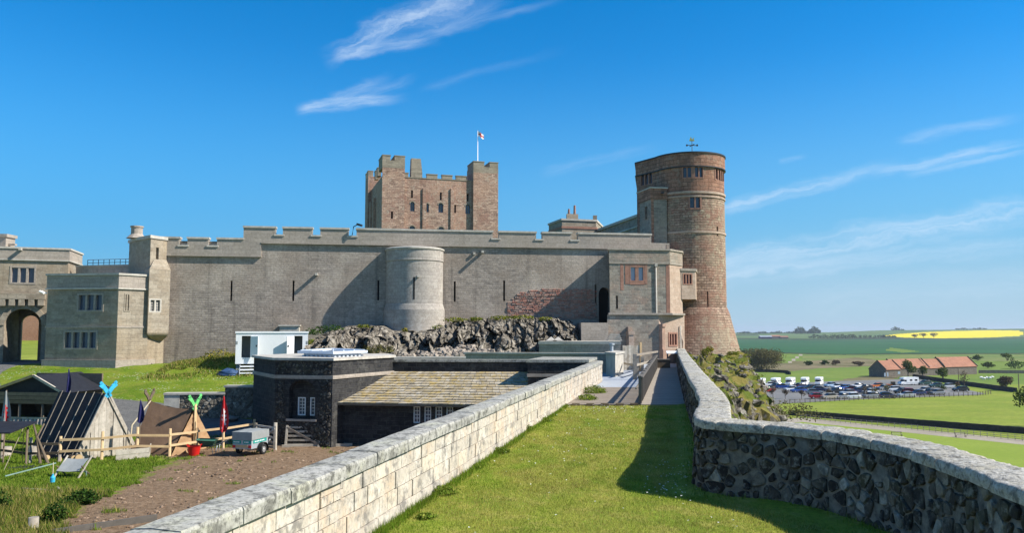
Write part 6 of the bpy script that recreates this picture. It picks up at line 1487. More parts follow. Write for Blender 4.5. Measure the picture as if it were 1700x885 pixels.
def sheet(a0, a1, b0, b1, nu, nv, sag, wr, name, mat, parent, thick=.03):
    Q = []
    for j in range(nv + 1):
        for i in range(nu + 1):
            f, g_ = i / nu, j / nv; p_ = a0.lerp(a1, f).lerp(b0.lerp(b1, f), g_); p_ = p_ + Vector((0, 0, -sag * 4 * f * (1 - f) * g_ - sag * .5 * 4 * g_ * (1 - g_)))
            k = noise.noise(p_ * 2.2) * wr + noise.noise(p_ * 5) * wr * .5; n_ = (a1 - a0).cross(b0 - a0).normalized(); Q.append(p_ + n_ * k)
    b = MB(); b.grid(Q, nu + 1, nv + 1); return b.build(name, mat, parent)
sheet(BL, bBL + Vector((-.2, .2, 0)), AP_ + Vector((.12, -.06, .03)), BA, 18, 14, .04, .02, 'roof_cloth', M['tar'], t1)
sheet(BR, bBR, AP_ + Vector((.12, -.06, .03)), BA, 12, 10, .04, .02, 'roof_cloth', M['tar'], t1)
for k in range(6):
    f = .08 + .17 * k; a = (BL.lerp(bBL, f) * .95 + AP_.lerp(BA, f) * .05) + Vector((.04, -.06, .05)); c = AP_.lerp(BA, f) + Vector((.03, -.05, .05)); b = MB(); b.bar(a, c, .024, .02); b.build('batten', M['wood_grey'], t1)
b = MB(); N = 17
for k in range(N):
    f0, f1 = (k + .03) / N, (k + .97) / N; q0, q1 = BL.lerp(BR, f0), BL.lerp(BR, f1); h0 = AP_.z - BL.z; hh = lambda f: h0 * (1 - abs(2 * f - 1)) - .03
    if min(hh(f0), hh(f1)) < .05: continue
    o_ = Vector((.02 + random.uniform(0, .03), -.01, 0)); b.face([q0 + o_, q1 + o_, q1 + o_ + Vector((0, 0, hh(f1))), q0 + o_ + Vector((0, 0, hh(f0)))])
b.build('gable_boards', M['wood_pale'], t1)
b = MB(); b.face([BL, BR, AP_]); b.build('gable_lining', M['wood_dark'], t1); b = MB(); b.bar(BL + Vector((.06, -.03, 0)), AP_ + Vector((.06, -.03, .05)), .07, .14); b.bar(BR + Vector((.06, -.03, 0)), AP_ + Vector((.06, -.03, .05)), .07, .14); b.build('barge_board', M['wood_pale'], t1)
finials(AP_ + Vector((.08, -.02, .02)), (BR - BL), .46, M['cyan'], '', t1, .34, .16)
b = MB()
for s_ in (-.05, .25): a = BL + Vector((-.9 + s_, -.55, 0)); b.tube([a, a + Vector((-.35 - s_, .2, 1.0)), a + Vector((-.5 + s_ * .4, .3, 1.5))], [.06, .05, .03], 7)
b.build('prop_pole', M['wood_dark'], t1)
t2, BL, BR, AP_, BA, bBL, bBR = tent('canvas_tent', (-13.95, 33.2), (-13.25, 36.1), (-13.6, 34.6, P(326, 679, 34.6).z), (-2.05, .55, .28), -5.12, 'brown canvas ridge tent with tan wrinkled front and green crossed finials', None, None)
sheet(BL, bBL, AP_, BA, 18, 14, .10, .03, 'side_canvas', M['canvas'], t2); sheet(BR, bBR, AP_, BA, 12, 12, .10, .03, 'side_canvas', M['canvas'], t2)
N, K = 22, 16; Q = []
for j in range(K + 1):
    for i in range(N + 1):
        f, g_ = i / N, j / K; p_ = BL.lerp(BR, .5 + (f - .5) * (1 - g_)) + Vector((0, 0, (AP_.z - BL.z) * g_)); k = .05 * noise.noise(Vector((f * 3, g_ * 16 + f * 4, 1))) + .02 * noise.noise(Vector((f * 14, g_ * 20, 3))); Q.append(p_ + Vector((.08 + k, -.02, 0)))
b = MB(); b.grid(Q, N + 1, K + 1); b.build('front_cloth', M['hessian'], t2)
b = MB(); b.tube([BL.lerp(BR, .5) + Vector((.18, -.05, 0)), AP_ + Vector((.14, -.04, .2))], .045, 8); b.tube([BL.lerp(BR, .45) + Vector((.2, -.05, 0)), AP_ + Vector((.14, -.1, .15))], .03, 8); b.build('front_pole', M['wood_new'], t2)
finials(AP_ + Vector((.1, -.02, .1)), (BR - BL), .48, M['lime_green'], '', t2, .42, .15); finials(BA + Vector((-.05, 0, 0)), (BR - BL), .5, M['wood_dark'], '', t2, .3, .12)
b = MB(); b.tube([bBL + Vector((0, 0, 0)), bBL + Vector((.1, .0, 1.2)), BA], .03, 6); b.build('rope', M['rope'], t2)

# open sided hut at the far left
H0, H1 = P(-12, 660, 40.6), P(104, 660, 40.0); eh = Edge(H0, H1); hz = gz(H0.x, H0.y) - .1
ht = thing('timber_hut', (H0.x + 1.7, H0.y + 1.5, hz), 'open fronted timber hut with a dark slate gable behind the tents', 'hut')
zA_, zE_ = eh.px(56, 625)[1], eh.px(104, 652)[1]; uA = eh.px(56, 650)[0]; zf = eh.px(50, 671)[1]; zrail = eh.px(50, 694)[1]
b = MB(); b.face([eh(-.2, zE_), eh(eh.L, zE_), eh(uA, zA_)]); b.build('gable', M['tar'], ht)
b = MB(); b.bar(eh(-.25, zE_ - .02, -.08), eh(uA, zA_ + .04, -.08), .1, .12); o_ = b.build('rafter', M['wood_new'], ht); b = MB(); b.bar(eh(uA, zA_ + .04, -.08), eh(eh.L + .15, zE_ - .06, -.08), .1, .12); b.build('rafter', M['wood_pale'], ht)
b = MB()
for a, c in ((-.3, uA), (uA, eh.L + .25)):
    za, zc_ = (zE_ - .08, zA_) if a < 0 else (zA_, zE_ - .08); b.face([eh(a, za + .06, -.15), eh(c, zc_ + .06, -.15), eh(c, zc_ + .06, 3.4), eh(a, za + .06, 3.4)])
b.build('roof', M['tar'], ht)
b = MB(); 
for k in range(3): b.mbox(eh, -.2, eh.L, zf + k * (zE_ - zf) / 3 + .01, zf + (k + 1) * (zE_ - zf) / 3 - .01, -.04 - .01 * k, .0)
b.build('fascia_board', M['wood_brown'], ht)
for u in (0.05, 1.5, uA + .5, eh.L - .12): b = MB(); b.tube([eh(u, hz - .1, .05), eh(u, zf + .1, .05)], .07, 8); b.build('post', M['wood_dark'], ht)
b = MB(); b.mbox(eh, -.1, eh.L - .55, zrail - .05, zrail + .03, -.06, .04); u = 0
while u < eh.L - .6: w = random.uniform(.17, .25); b.tube([eh(u + w / 2, hz - .1, .02), eh(u + w / 2, zrail - .05, .02)], w / 2, 8, r=random.random()); u += w
b.build('log_front', M['wood_grey'], ht); b = MB(); b.mbox(eh, 0, eh.L, hz, zA_, 2.9, 3.0); b.mbox(eh, 0, .08, hz, zE_, .1, 3); b.mbox(eh, eh.L - .1, eh.L, hz, zE_, .4, 3); b.build('back_wall', M['wood_dark'], ht)

# ------------------------------------------------------------------ fences and gates
def fence(name, spots, tops, rails, label, pm, rm, rw=.045, rh=.09, pr=.055):
    t_ = thing(name, (spots[0][0], spots[0][1], spots[0][2]), label, 'fence')
    for s_, h in zip(spots, tops): b = MB(); b.tube([(s_[0], s_[1], s_[2] - .2), (s_[0] + random.uniform(-.02, .02), s_[1], s_[2] + h)], [pr * 1.05, pr], 9); b.build('post', pm, t_)
    for h in rails:
        for (a, c) in zip(spots, spots[1:]): b = MB(); b.bar((a[0], a[1] - .075, a[2] + h + random.uniform(-.02, .02)), (c[0], c[1] - .075, c[2] + h + random.uniform(-.02, .02)), rw, rh); b.build('rail', rm, t_)
    return t_
fs_ = [G(px, py, -5.1) for px, py in ((99.7, 766.5), (168.6, 764.5), (227.6, 760.5), (281.5, 757.5), (326, 750), (370.5, 744.5), (421, 739))]
fence('post_and_rail_fence', [(p.x, p.y, zyard(p.x, p.y)) for p in fs_], [.98, 1.12, 1.18, 1.12, 1.0, 1.0, 1.05], (.42, .86), 'yellow softwood post and rail fence in front of the tents', M['wood_new'], M['wood_new'])
fo = [G(px, py, -5.1) for px, py in ((-40, 764), (3, 763), (50, 768), (98, 768))]
fence('old_rail_fence', [(p.x, p.y, zyard(p.x, p.y)) for p in fo], [.95, 1.0, .98, .3], (.38, .74), 'dark weathered rail fence continuing to the left edge', M['wood_grey'], M['wood_dark'])
def gate(name, a, c, zb, h, bars, label, mat, tilt=0.0, brace=True):
    t_ = thing(name, (a[0], a[1], zb), label, 'gate'); a, c = Vector((a[0], a[1], zb)), Vector((c[0], c[1], zb)); dn = Vector((-(c - a).y, (c - a).x, 0)).normalized() * tilt; up = Vector((0, 0, h)) + dn
    for q in (a, c): b = MB(); b.bar(q + up * -.02, q + up * 1.06, .09, .09, up=(0, 1, 0)); b.build('stile', mat, t_)
    for k in range(bars): f = .12 + .84 * k / (bars - 1); b = MB(); b.bar(a + up * f, c + up * f, .035, .085); b.build('bar', mat, t_)
    if brace: b = MB(); b.bar(a + up * .95 + Vector((0, -.04, 0)), c + up * .14 + Vector((0, -.04, 0)), .035, .085); b.build('brace', mat, t_)
    return t_
a, c = G(424, 742, -5.1), G(456, 744, -5.1); a = P(424, 735, 35.6); c = P(456, 742, 34.6)
gate('field_gate', c, a, -5.08, .98, 5, 'pale grey five bar gate standing open by the trailer', M['wood_pale'])
b = MB(); b.tube([(c.x, c.y + .05, -5.2), (c.x, c.y + .05, -3.92)], .075, 10); tag(b.build('gate_post', M['wood_pale'], None), 'round pale gate post left of the leaning gate', 'gate post')
a, c = G(474, 743, -5.1), G(529, 743, -5.1); gate('leaning_gate', a, c, -5.09, .86, 5, 'weathered wooden gate leaning against the black tower', M['wood_grey'], .22)
b = MB(); a, c = G(468, 744, -5.1), G(585, 741, -5.1); b.bar((a.x, a.y, -5.05), (c.x, c.y, -5.05), .12, .14); tag(b.build('timber_sleeper', M['wood_grey'], None), 'long timber sleeper lying at the foot of the black tower', 'sleeper')
p = G(604, 737, -5.1); b = MB(); Q = []
for j in range(9):
    for i in range(9): f, g_ = i / 8 - .5, j / 8 - .5; Q.append((p.x + f * 1.3 + g_ * .3, p.y + g_ * 1.1, -4.98 + .22 * (g_ + .5) + .03 * noise.noise(Vector((f * 3, g_ * 3, 0)))))
b.grid(Q, 9, 9); b.box(p.x - .5, p.x + .5, p.y - .3, p.y + .5, -5.15, -5.0); tag(b.build('covered_stack', M['cloth_grey'], None), 'low stack under a grey sheet against the low wing wall', 'covered stack')

# ------------------------------------------------------------------ trailer
T = G(413, 757, -5.1); tl = thing('box_trailer', (0, 0, 0), 'small grey box trailer with a teal band and grey soft cover', 'trailer')
b = MB(); b.box(-.42, .42, -.62, .62, .30, .66); b.build('box', M['galv'], tl)
b = MB(); N = 10; Q = []
for j in range(N + 1):
    for i in range(N + 1):
        f, g_ = i / N - .5, j / N - .5; e = max(abs(f), abs(g_)) * 2; Q.append((f * .9 * (1 if e < .9 else 1), g_ * 1.3, .98 + .03 * noise.noise(Vector((f * 4, g_ * 4, 0))) - (.04 if e > .95 else 0)))
b.grid(Q, N + 1, N + 1)
for (x0, y0, x1, y1) in ((-.45, -.65, .45, -.65), (.45, -.65, .45, .65), (.45, .65, -.45, .65), (-.45, .65, -.45, -.65)):
    Q = []
    for j in range(5):
        for i in range(13): f = i / 12; Q.append((x0 + (x1 - x0) * f + .012 * noise.noise(Vector((f * 9, j, x0))), y0 + (y1 - y0) * f + .012 * noise.noise(Vector((f * 9, j, 7))), .64 + .32 * j / 4 - .0))
    b.grid(Q, 13, 5)
b.build('soft_cover', M['cloth_grey'], tl)
b = MB(); b.box(-.425, -.05, -.632, -.622, .50, .63); b.box(.05, .425, -.632, -.622, .50, .63); b.box(.422, .432, -.5, .5, .50, .63); b.build('side_band', M['teal'], tl)
b = MB(); 
for (x0, x1) in ((-.38, -.32), (-.30, -.24), (-.22, -.12), (.1, .16), (.18, .3)): b.box(x0, x1, -.638, -.633, .545, .585)
for y0 in (-.4, -.28, -.16, -.02, .1, .22): b.box(.433, .438, y0, y0 + .09, .545, .585)
b.build('band_lettering', M['white'], tl)
b = MB(); b.box(-.26, .26, -.66, -.63, .36, .46); b.build('number_plate', M['wood_new'], tl)
for s_ in (-1, 1): b = MB(); b.box(s_ * .36 - .06, s_ * .36 + .06, -.655, -.63, .34, .44); b.build('tail_lamp', M['red_tub'], tl)
for s_ in (-1, 1):
    b = MB(); Q = []
    prof = [(.10, -.05), (.19, -.065), (.215, -.04), (.215, .04), (.19, .065), (.10, .05)]
    for k in range(len(prof)):
        for i in range(21): a = 2 * math.pi * i / 20; Q.append((s_ * .54 + prof[k][1], .05 + prof[k][0] * math.sin(a), .215 + prof[k][0] * math.cos(a)))
    b.grid(Q, 21, len(prof)); w_ = b.build('wheel', M['rubber'], tl); b = MB(); b.tube([(s_ * .54 - .045, .05, .215), (s_ * .54 + .055 * 1, .05, .215)], .115, 16); b.tube([(s_ * .54 + .056 * s_, .05, .215), (s_ * .54 + .075 * s_, .05, .215)], .04, 10); b.build('rim', M['steel'], w_)
    b = MB(); prev = None
    for i in range(9):
        a = math.pi * (i / 8); q = (.05 - .27 * math.cos(a), .24 + .25 * math.sin(a))
        if prev: b.hexa([(s_ * .54 - .09, prev[0], prev[1]), (s_ * .54 + .09, prev[0], prev[1]), (s_ * .54 + .09, q[0], q[1]), (s_ * .54 - .09, q[0], q[1]), (s_ * .54 - .09, prev[0], prev[1] + .015), (s_ * .54 + .09, prev[0], prev[1] + .015), (s_ * .54 + .09, q[0], q[1] + .015), (s_ * .54 - .09, q[0], q[1] + .015)])
        prev = q
    b.build('mudguard', M['rubber'], tl)
b = MB(); b.bar((-.3, .6, .3), (0, 1.35, .36), .05, .06); b.bar((.3, .6, .3), (0, 1.35, .36), .05, .06); b.tube([(0, 1.3, .38), (0, 1.5, .4)], .035, 8); b.build('drawbar', M['galv'], tl); b = MB(); b.tube([(0, 1.3, .0), (0, 1.3, .5)], .025, 8); b.tube([(-.03, 1.3, .07), (.03, 1.3, .07)], .07, 12); b.build('jockey_wheel', M['rubber'], tl)
tl.location = (T.x, T.y + .2, zyard(T.x, T.y) + .0); tl.rotation_euler = (0, 0, rad(-14)); tl.scale = (1.0, 1.0, 1.02)
# wheelbarrow
W = G(345, 754, -5.1); wb = thing('wheelbarrow', (0, 0, 0), 'green wheelbarrow standing behind the red tub', 'wheelbarrow')
lo_ = [(-.22, -.17, .33), (.2, -.19, .33), (.2, .19, .33), (-.22, .17, .33)]; hi_ = [(-.42, -.27, .60), (.34, -.33, .56), (.34, .33, .56), (-.42, .27, .60)]
b = MB(); b.face(lo_)
for i in range(4): j = (i + 1) % 4; b.face([lo_[i], lo_[j], hi_[j], hi_[i]])
for i in range(4): j = (i + 1) % 4; b.tube([hi_[i], hi_[j]], .02, 6)
b.build('tray', M['green_tub'], wb)
for s_ in (-1, 1): b = MB(); b.tube([(-.62, s_ * .06, .18), (-.2, s_ * .2, .31), (.35, s_ * .26, .36), (.8, s_ * .29, .56)], .018, 7); b.build('handle', M['dkmetal'], wb); b = MB(); b.tube([(.18, s_ * .22, .33), (.26, s_ * .24, .0), (.36, s_ * .25, .0), (.42, s_ * .26, .38)], .016, 6); b.build('leg', M['galv'], wb)
b = MB(); b.tube([(-.62, -.05, .19), (-.62, .05, .19)], .19, 18); w_ = b.build('wheel', M['rubber'], wb); b = MB(); b.tube([(-.62, -.06, .19), (-.62, .06, .19)], .09, 14); b.build('rim', M['steel'], w_)
wb.location = (W.x, W.y, zyard(W.x, W.y)); wb.rotation_euler = (0, 0, rad(8))
p = G(322, 756.5, -5.1); rt_ = thing('red_tub', (p.x, p.y, zyard(p.x, p.y)), 'bright red flexible tub on the soil in front of the canvas tent', 'tub'); z0 = rt_.location.z
b = MB(); b.lathe((p.x, p.y), [(0, z0 + .02), (.19, z0 + .01), (.26, z0 + .38), (.275, z0 + .4), (.25, z0 + .4), (.18, z0 + .05), (0, z0 + .05)], 24); b.build('bucket', M['red_tub'], rt_)
for s_ in (-1, 1): b = MB(); b.tube([(p.x + s_ * .25, p.y - .09, z0 + .38), (p.x + s_ * .28, p.y - .07, z0 + .46), (p.x + s_ * .28, p.y + .07, z0 + .46), (p.x + s_ * .25, p.y + .09, z0 + .38)], .016, 6); b.build('handle', M['red_tub'], rt_)

# ------------------------------------------------------------------ flags
def hung_flag(px, ytop, ybot, Y, label, mat, w, fl_len, name='hanging_flag', second=None, pole=True, flab=None):
    p = P(px, ytop, Y); zt = p.z; zb = zyard(p.x, p.y); b = MB(); b.tube([(p.x, p.y, zb - .1), (p.x, p.y, zt)], [.028, .02], 8); tag(b.build('flag_pole', M['wood_dark'], None, (p.x, p.y, zb)), flab, 'flagpole')
    N, K = 14, 18; Q = []
    for j in range(K + 1):
        for i in range(N + 1):
            f, g_ = i / N, j / K; sp = w * (.10 + .9 * math.sin(min(1, g_ * 1.15) * math.pi * .55)) ; a = f * 9 + g_ * 2.2
            Q.append((p.x + (f - .35) * sp + .015 * math.sin(a * 2), p.y - .05 + .05 * math.sin(a) * (.3 + g_), zt - .03 - fl_len * g_ - .10 * fl_len * math.sin(f * 3.1) * g_ + (.10 * fl_len * (f if g_ > .9 else 0))))
    b = MB(); b.grid(Q, N + 1, K + 1, True, None, .5, (lambda i, j: 1 if (5 < j < 14 and 6 < i < 8 + (j % 2)) or (j in (9, 11, 15) and i in (3, 4, 10)) else 0) if second else None)
    return tag(b.build(name, [mat, second] if second else mat, None, (p.x, p.y, zt - fl_len)), label, 'flag')
hung_flag(372, 657, 744, 34.3, 'red flag with white markings drooping on the fence pole by the trailer', M['flag_red'], .38, 1.42, second=M['flag_white'], flab='dark pole carrying the red flag between canvas tent and trailer')
hung_flag(234, 664, 700, 33.0, 'dark blue flag hanging between the two tents', M['navy'], .30, .85, flab='dark pole carrying the blue flag between the two tents')
hung_flag(115, 612, 650, 36.5, 'dark blue flag hanging above the black tent roof', M['navy'], .24, .98, flab='dark pole rising behind the black tent roof')
hung_flag(11, 648, 712, 31.5, 'faded red and grey flag drooping at the left edge', M['cloth_grey'], .42, 1.45, second=M['flag_red'], flab='dark pole at the left edge carrying the faded flag')

# ------------------------------------------------------------------ odds and ends of the yard
def plankbox(name, pts, h, label, cat='crate'):
    b = MB()
    for a, c in zip(pts, pts[1:]):
        for k in range(2): b.bar((a[0], a[1], a[2] + h * (k + .5) / 2), (c[0], c[1], c[2] + h * (k + .5) / 2), .035, h / 2 - .012)
    return tag(b.build(name, M['wood_pale'], None), label, cat)
c_ = [G(px, py, -5.1) for px, py in ((192, 766), (247, 761), (250, 754))]; plankbox('plank_bed', [(p.x, p.y, zyard(p.x, p.y)) for p in c_], .40, 'low pale plank edging at the foot of the board gable', 'edging')
for k, (px, py, r_, ln) in enumerate(((118, 765, .12, .5), (127, 765, .14, .45), (70, 762, .10, .7))):
    p = G(px, py, -5.1); z0 = zyard(p.x, p.y); b = MB(); b.tube([(p.x - ln * .35, p.y + .2, z0 + r_), (p.x + ln * .5, p.y - .25, z0 + r_)], r_, 12); o_ = b.build('log', M['bark'], None); tag(o_, ['short log end beside the left foot of the board gable', 'thick cut log lying next to the tent foot on the right of the short one', 'thin long log in the grass under the black roof edge'][k], 'log', 'logs lying around the tents')
    b = MB(); d = Vector((ln * .85, -.45, 0)).normalized(); e_ = Vector((p.x + ln * .5, p.y - .25, z0 + r_)); b.tube([e_ + d * .001, e_ + d * .012], r_ * .96, 12); b.build('cut_face', M['wood_new'], o_)
for k, (px, py, h, lab) in enumerate(((70, 764, .36, 'sawn stump seat left of the black tent foot'), (24, 764, .34, 'sawn stump seat near the left edge by the old fence'))):
    p = G(px - 14, py - 6, -5.1); z0 = zyard(p.x, p.y); b = MB(); b.tube([(p.x, p.y, z0 - .05), (p.x, p.y, z0 + h)], .2, 14); tag(b.build('stump_seat', M['wood_grey'], None), lab, 'stump', 'stump seats')
p = G(118, 792, -5.1); fc = thing('folding_chair', (p.x, p.y, zyard(p.x, p.y)), 'folding chair with a grey fabric panel standing in the grass', 'chair'); z0 = fc.location.z
b = MB(); Q = []
for j in range(7):
    for i in range(7): f, g_ = i / 6, j / 6; Q.append((p.x - .42 + .8 * f + .06 * g_, p.y - .2 + .5 * g_, z0 + .24 + .36 * g_ - .03 * math.sin(f * 3.14)))
b.grid(Q, 7, 7); b.build('fabric', M['cloth_grey'], fc)
for s_ in (-.44, .42): b = MB(); b.bar((p.x + s_, p.y - .32, z0), (p.x + s_ + .1, p.y + .36, z0 + .68), .035, .05); b.build('leg', M['wood_pale'], fc); b = MB(); b.bar((p.x + s_ + .02, p.y + .42, z0), (p.x + s_ + .04, p.y - .2, z0 + .4), .03, .045); b.build('leg', M['wood_dark'], fc)
b = MB(); a, c = G(8, 801, -5.1), G(92, 785, -5.1); b.bar((a.x, a.y, zyard(a.x, a.y) + .16), (c.x, c.y, zyard(c.x, c.y) + .34), .03, .035); tag(b.build('pole', M['strap'], None), 'long faded blue green pole propped in the grass at left', 'pole')
b = MB(); a, c = G(95, 790, -5.1), G(143, 792, -5.1); b.bar((a.x, a.y, -4.93), (c.x, c.y, -4.93), .03, .04); b.bar((c.x, c.y, -4.93), (c.x, c.y, -5.12), .03, .03); tag(b.build('strap_rail', M['strap'], None), 'thin blue green rail in front of the folding chair', 'rail')
p = G(87, 806, -5.1); bo = thing('blue_bottle', (p.x, p.y, -5.1), 'pale blue plastic bottle hanging low in the grass left of the chair', 'bottle'); z0 = zyard(p.x, p.y); b = MB(); b.lathe((p.x, p.y), [(0, z0 + .1), (.07, z0 + .1), (.08, z0 + .25), (.03, z0 + .32), (.03, z0 + .37), (0, z0 + .37)], 12); b.build('body', M['cyan'], bo); b = MB(); b.tube([(p.x, p.y, z0 + .36), (p.x, p.y, z0 + .75)], .012, 5); b.build('cord', M['rope'], bo)
b = MB(); a, c = G(36, 817, -5.1), G(84, 820, -5.1); b.bar((a.x, a.y, zyard(a.x, a.y) + .08), (c.x, c.y, zyard(c.x, c.y) + .08), .10, .06); tag(b.build('loose_plank', M['wood_pale'], None), 'pale plank lying alone in the grass', 'plank')
b = MB(); a, c = G(95, 815, -5.1), G(105, 824, -5.1); b.bar((a.x, a.y, -5.0), (c.x, c.y, -5.02), .05, .05); tag(b.build('stick', M['wood_pale'], None), 'short pale stick lying beyond the end of the plank', 'stick')
p = G(45, 778, -5.1); b = MB(); R = random.Random(3)
for _ in range(50): stone_lump(b, (p.x + R.gauss(0, .35), p.y + R.gauss(0, .2), zyard(p.x, p.y) + .02), R.uniform(.04, .09), R)
tag(b.build('fire_pit_ash', M['tar'], None), 'flat black patch of burnt wood in the grass', 'ashes')
p = G(55, 882, -5.1); b = MB(); b.tube([(p.x, p.y, -5.3), (p.x, p.y, -4.76)], .12, 12); tag(b.build('stub_post', M['wood_grey'], None), 'short sawn grey post at the bottom left corner', 'post')
b = MB(); a, c = G(85, 892, -5.1), G(260, 866, -5.1); b.bar((a.x, a.y, -5.03), (c.x, c.y, -5.03), .07, .22); tag(b.build('edging_board', M['rail_wood'], None), 'long dark timber edging board along the soil at the bottom left', 'edging')
for px, py, w, h, n, lab in ((138, 838, .42, .42, 1000, 'dense dark green bush at the edge of the bare soil'), (90, 868, .3, .5, 520, 'dark leafy bush at the bottom left above the edging board'), (108, 842, .25, .3, 180, 'small dark plant left of the dense green bush'), (2, 850, .25, .6, 260, 'dark plant cut by the left edge of the view')):
    p = G(px, py, -5.1); shrub(px, py, p.y, w, h, n, 'leaf_dark', lab, .045)
p = P(18, 712, 30.3); aw = thing('side_canopy', (p.x, p.y, -5.1), 'dark grey canopy roof poking in at the left edge', 'canopy'); b = MB(); b.hexa([(p.x - 1.6, p.y - .6, p.z - .12), (p.x + .34, p.y - .6, p.z - .12), (p.x + .45, p.y + .9, p.z + .12), (p.x - 1.6, p.y + .9, p.z + .12), (p.x - 1.6, p.y - .6, p.z - .07), (p.x + .34, p.y - .6, p.z - .07), (p.x + .45, p.y + .9, p.z + .17), (p.x - 1.6, p.y + .9, p.z + .17)]); b.build('cloth', M['tar'], aw)
for dx_, dy_ in ((-1.4, -.5), (-1.4, .8), (.15, .8)): b = MB(); b.tube([(p.x + dx_, p.y + dy_, -5.2), (p.x + dx_, p.y + dy_, p.z - .05)], .04, 7); b.build('pole', M['wood_dark'], aw)
a = P(40, 708, 31.5)
for k, (px, py, lab) in enumerate(((6, 782, 'pale guy rope running down to the left below the canopy'), (37, 768, 'pale guy rope running straight down below the canopy'), (56, 752, 'pale guy rope running down to the right below the canopy'))): c = G(px, py, -5.1); b = MB(); b.tube([a, (c.x, c.y, zyard(c.x, c.y))], .014, 5); tag(b.build('guy_rope', M['rope'], None), lab, 'guy rope', 'guy ropes of the canopy')

b = MB(); R = random.Random(12); k = 0
while k < 900:
    Y = 1 / R.uniform(1 / 36, 1 / 21); X = -.62 * Y + R.random() * .5 * Y
    if dpoly(dirt_poly, X, Y) < .3 or X > lx(Y) - .6: continue
    if noise.noise(Vector((X * .7, Y * .7, 4))) < -.1: k += 1; continue
    stone_lump(b, (X, Y, zyard(X, Y) + .01), R.uniform(.025, .085), R); k += 1
tag(b.build('soil_clods', M['clod'], None, (-8, 28, -5.1)), kind='stuff')
# ------------------------------------------------------------------ car park
ZP = -19.93
def paint(name, c, metal=.2): 
    m, t = newmat(name); return finish(m, t, c, .32, None, spec=.5, metal=metal)
PAINT = {k: paint('car_paint_' + k, c) for k, c in dict(red=(.42, .015, .02), white=(.72, .73, .74), navy=(.018, .03, .085), blue=(.03, .09, .34), black=(.014, .015, .017), grey=(.20, .21, .22), lightblue=(.30, .42, .56), maroon=(.12, .012, .025), orange=(.62, .16, .02), green=(.02, .06, .045), beige=(.42, .36, .27), silver=(.48, .49, .50)).items()}
def loft(b, secs):                                    # secs: (x, half width bottom, half width top, z0, z1)
    R = [[(x, -wb, z0), (x, wb, z0), (x, wb * 1.02, z0 + (z1 - z0) * .55), (x, wt, z1), (x, -wt, z1), (x, -wb * 1.02, z0 + (z1 - z0) * .55)] for (x, wb, wt, z0, z1) in secs]
    for a, c in zip(R, R[1:]):
        for i in range(6): j = (i + 1) % 6; b.face([a[i], a[j], c[j], c[i]], r=.5)
    b.face(R[0][::-1]); b.face(R[-1])
def wheels(t, xs_, y, r, w=.2):
    for x in xs_:
        for s_ in (-1, 1):
            b = MB(); b.tube([(x, s_ * (y - w), r), (x, s_ * y, r)], r, 14); w_ = b.build('wheel', M['rubber'], t); b = MB(); b.tube([(x, s_ * y, r), (x, s_ * (y + .012), r)], r * .62, 12); b.build('rim', M['steel'], w_)
def make_car(kind):
    t = thing('parked_car', (0, 0, 0), 'x', 'car', 'cars in the car park'); b = MB()
    loft(b, [(-2.1, .70, .66, .42, .62), (-2.02, .80, .74, .28, .80), (-1.2, .86, .80, .22, .90), (.0, .87, .82, .22, .95), (1.3, .87, .80, .22, .96), (1.95, .82, .74, .28, .94), (2.08, .72, .68, .42, .80)]); b.build('body', PAINT['navy'], t)
    tail = 1.95 if kind == 'estate' else 1.6
    b = MB(); loft(b, [(-1.05, .74, .72, .90, .93), (-.32, .73, .60, .90, 1.42), (.6, .73, .60, .92, 1.47), (tail - .5, .72, .59, .92, 1.43), (tail, .70, .62, .92, 1.0)]); b.build('window_band', M['car_glass'], t)
    b = MB(); loft(b, [(-.36, .60, .56, 1.41, 1.45), (.6, .61, .56, 1.46, 1.51), (tail - .42, .60, .55, 1.41, 1.46)]); b.build('roof', PAINT['navy'], t)
    for s_ in (-1, 1): b = MB(); b.box(-2.13, -2.0, s_ * .58 - .13, s_ * .58 + .13, .60, .74); b.build('headlight', M['light_glass'], t); b = MB(); b.box(2.0, 2.11, s_ * .62 - .10, s_ * .62 + .10, .72, .92); b.build('tail_lamp', M['red_tub'], t)
    wheels(t, (-1.3, 1.28), .87, .31); return t
def recolour(o, mat):
    for ch in o.children:
        if ch.name.split('.')[0] in ('body', 'roof'): ch.material_slots[0].link = 'OBJECT'; ch.material_slots[0].material = mat
protos = {'hatch': make_car('hatch'), 'estate': make_car('estate')}; used = set()
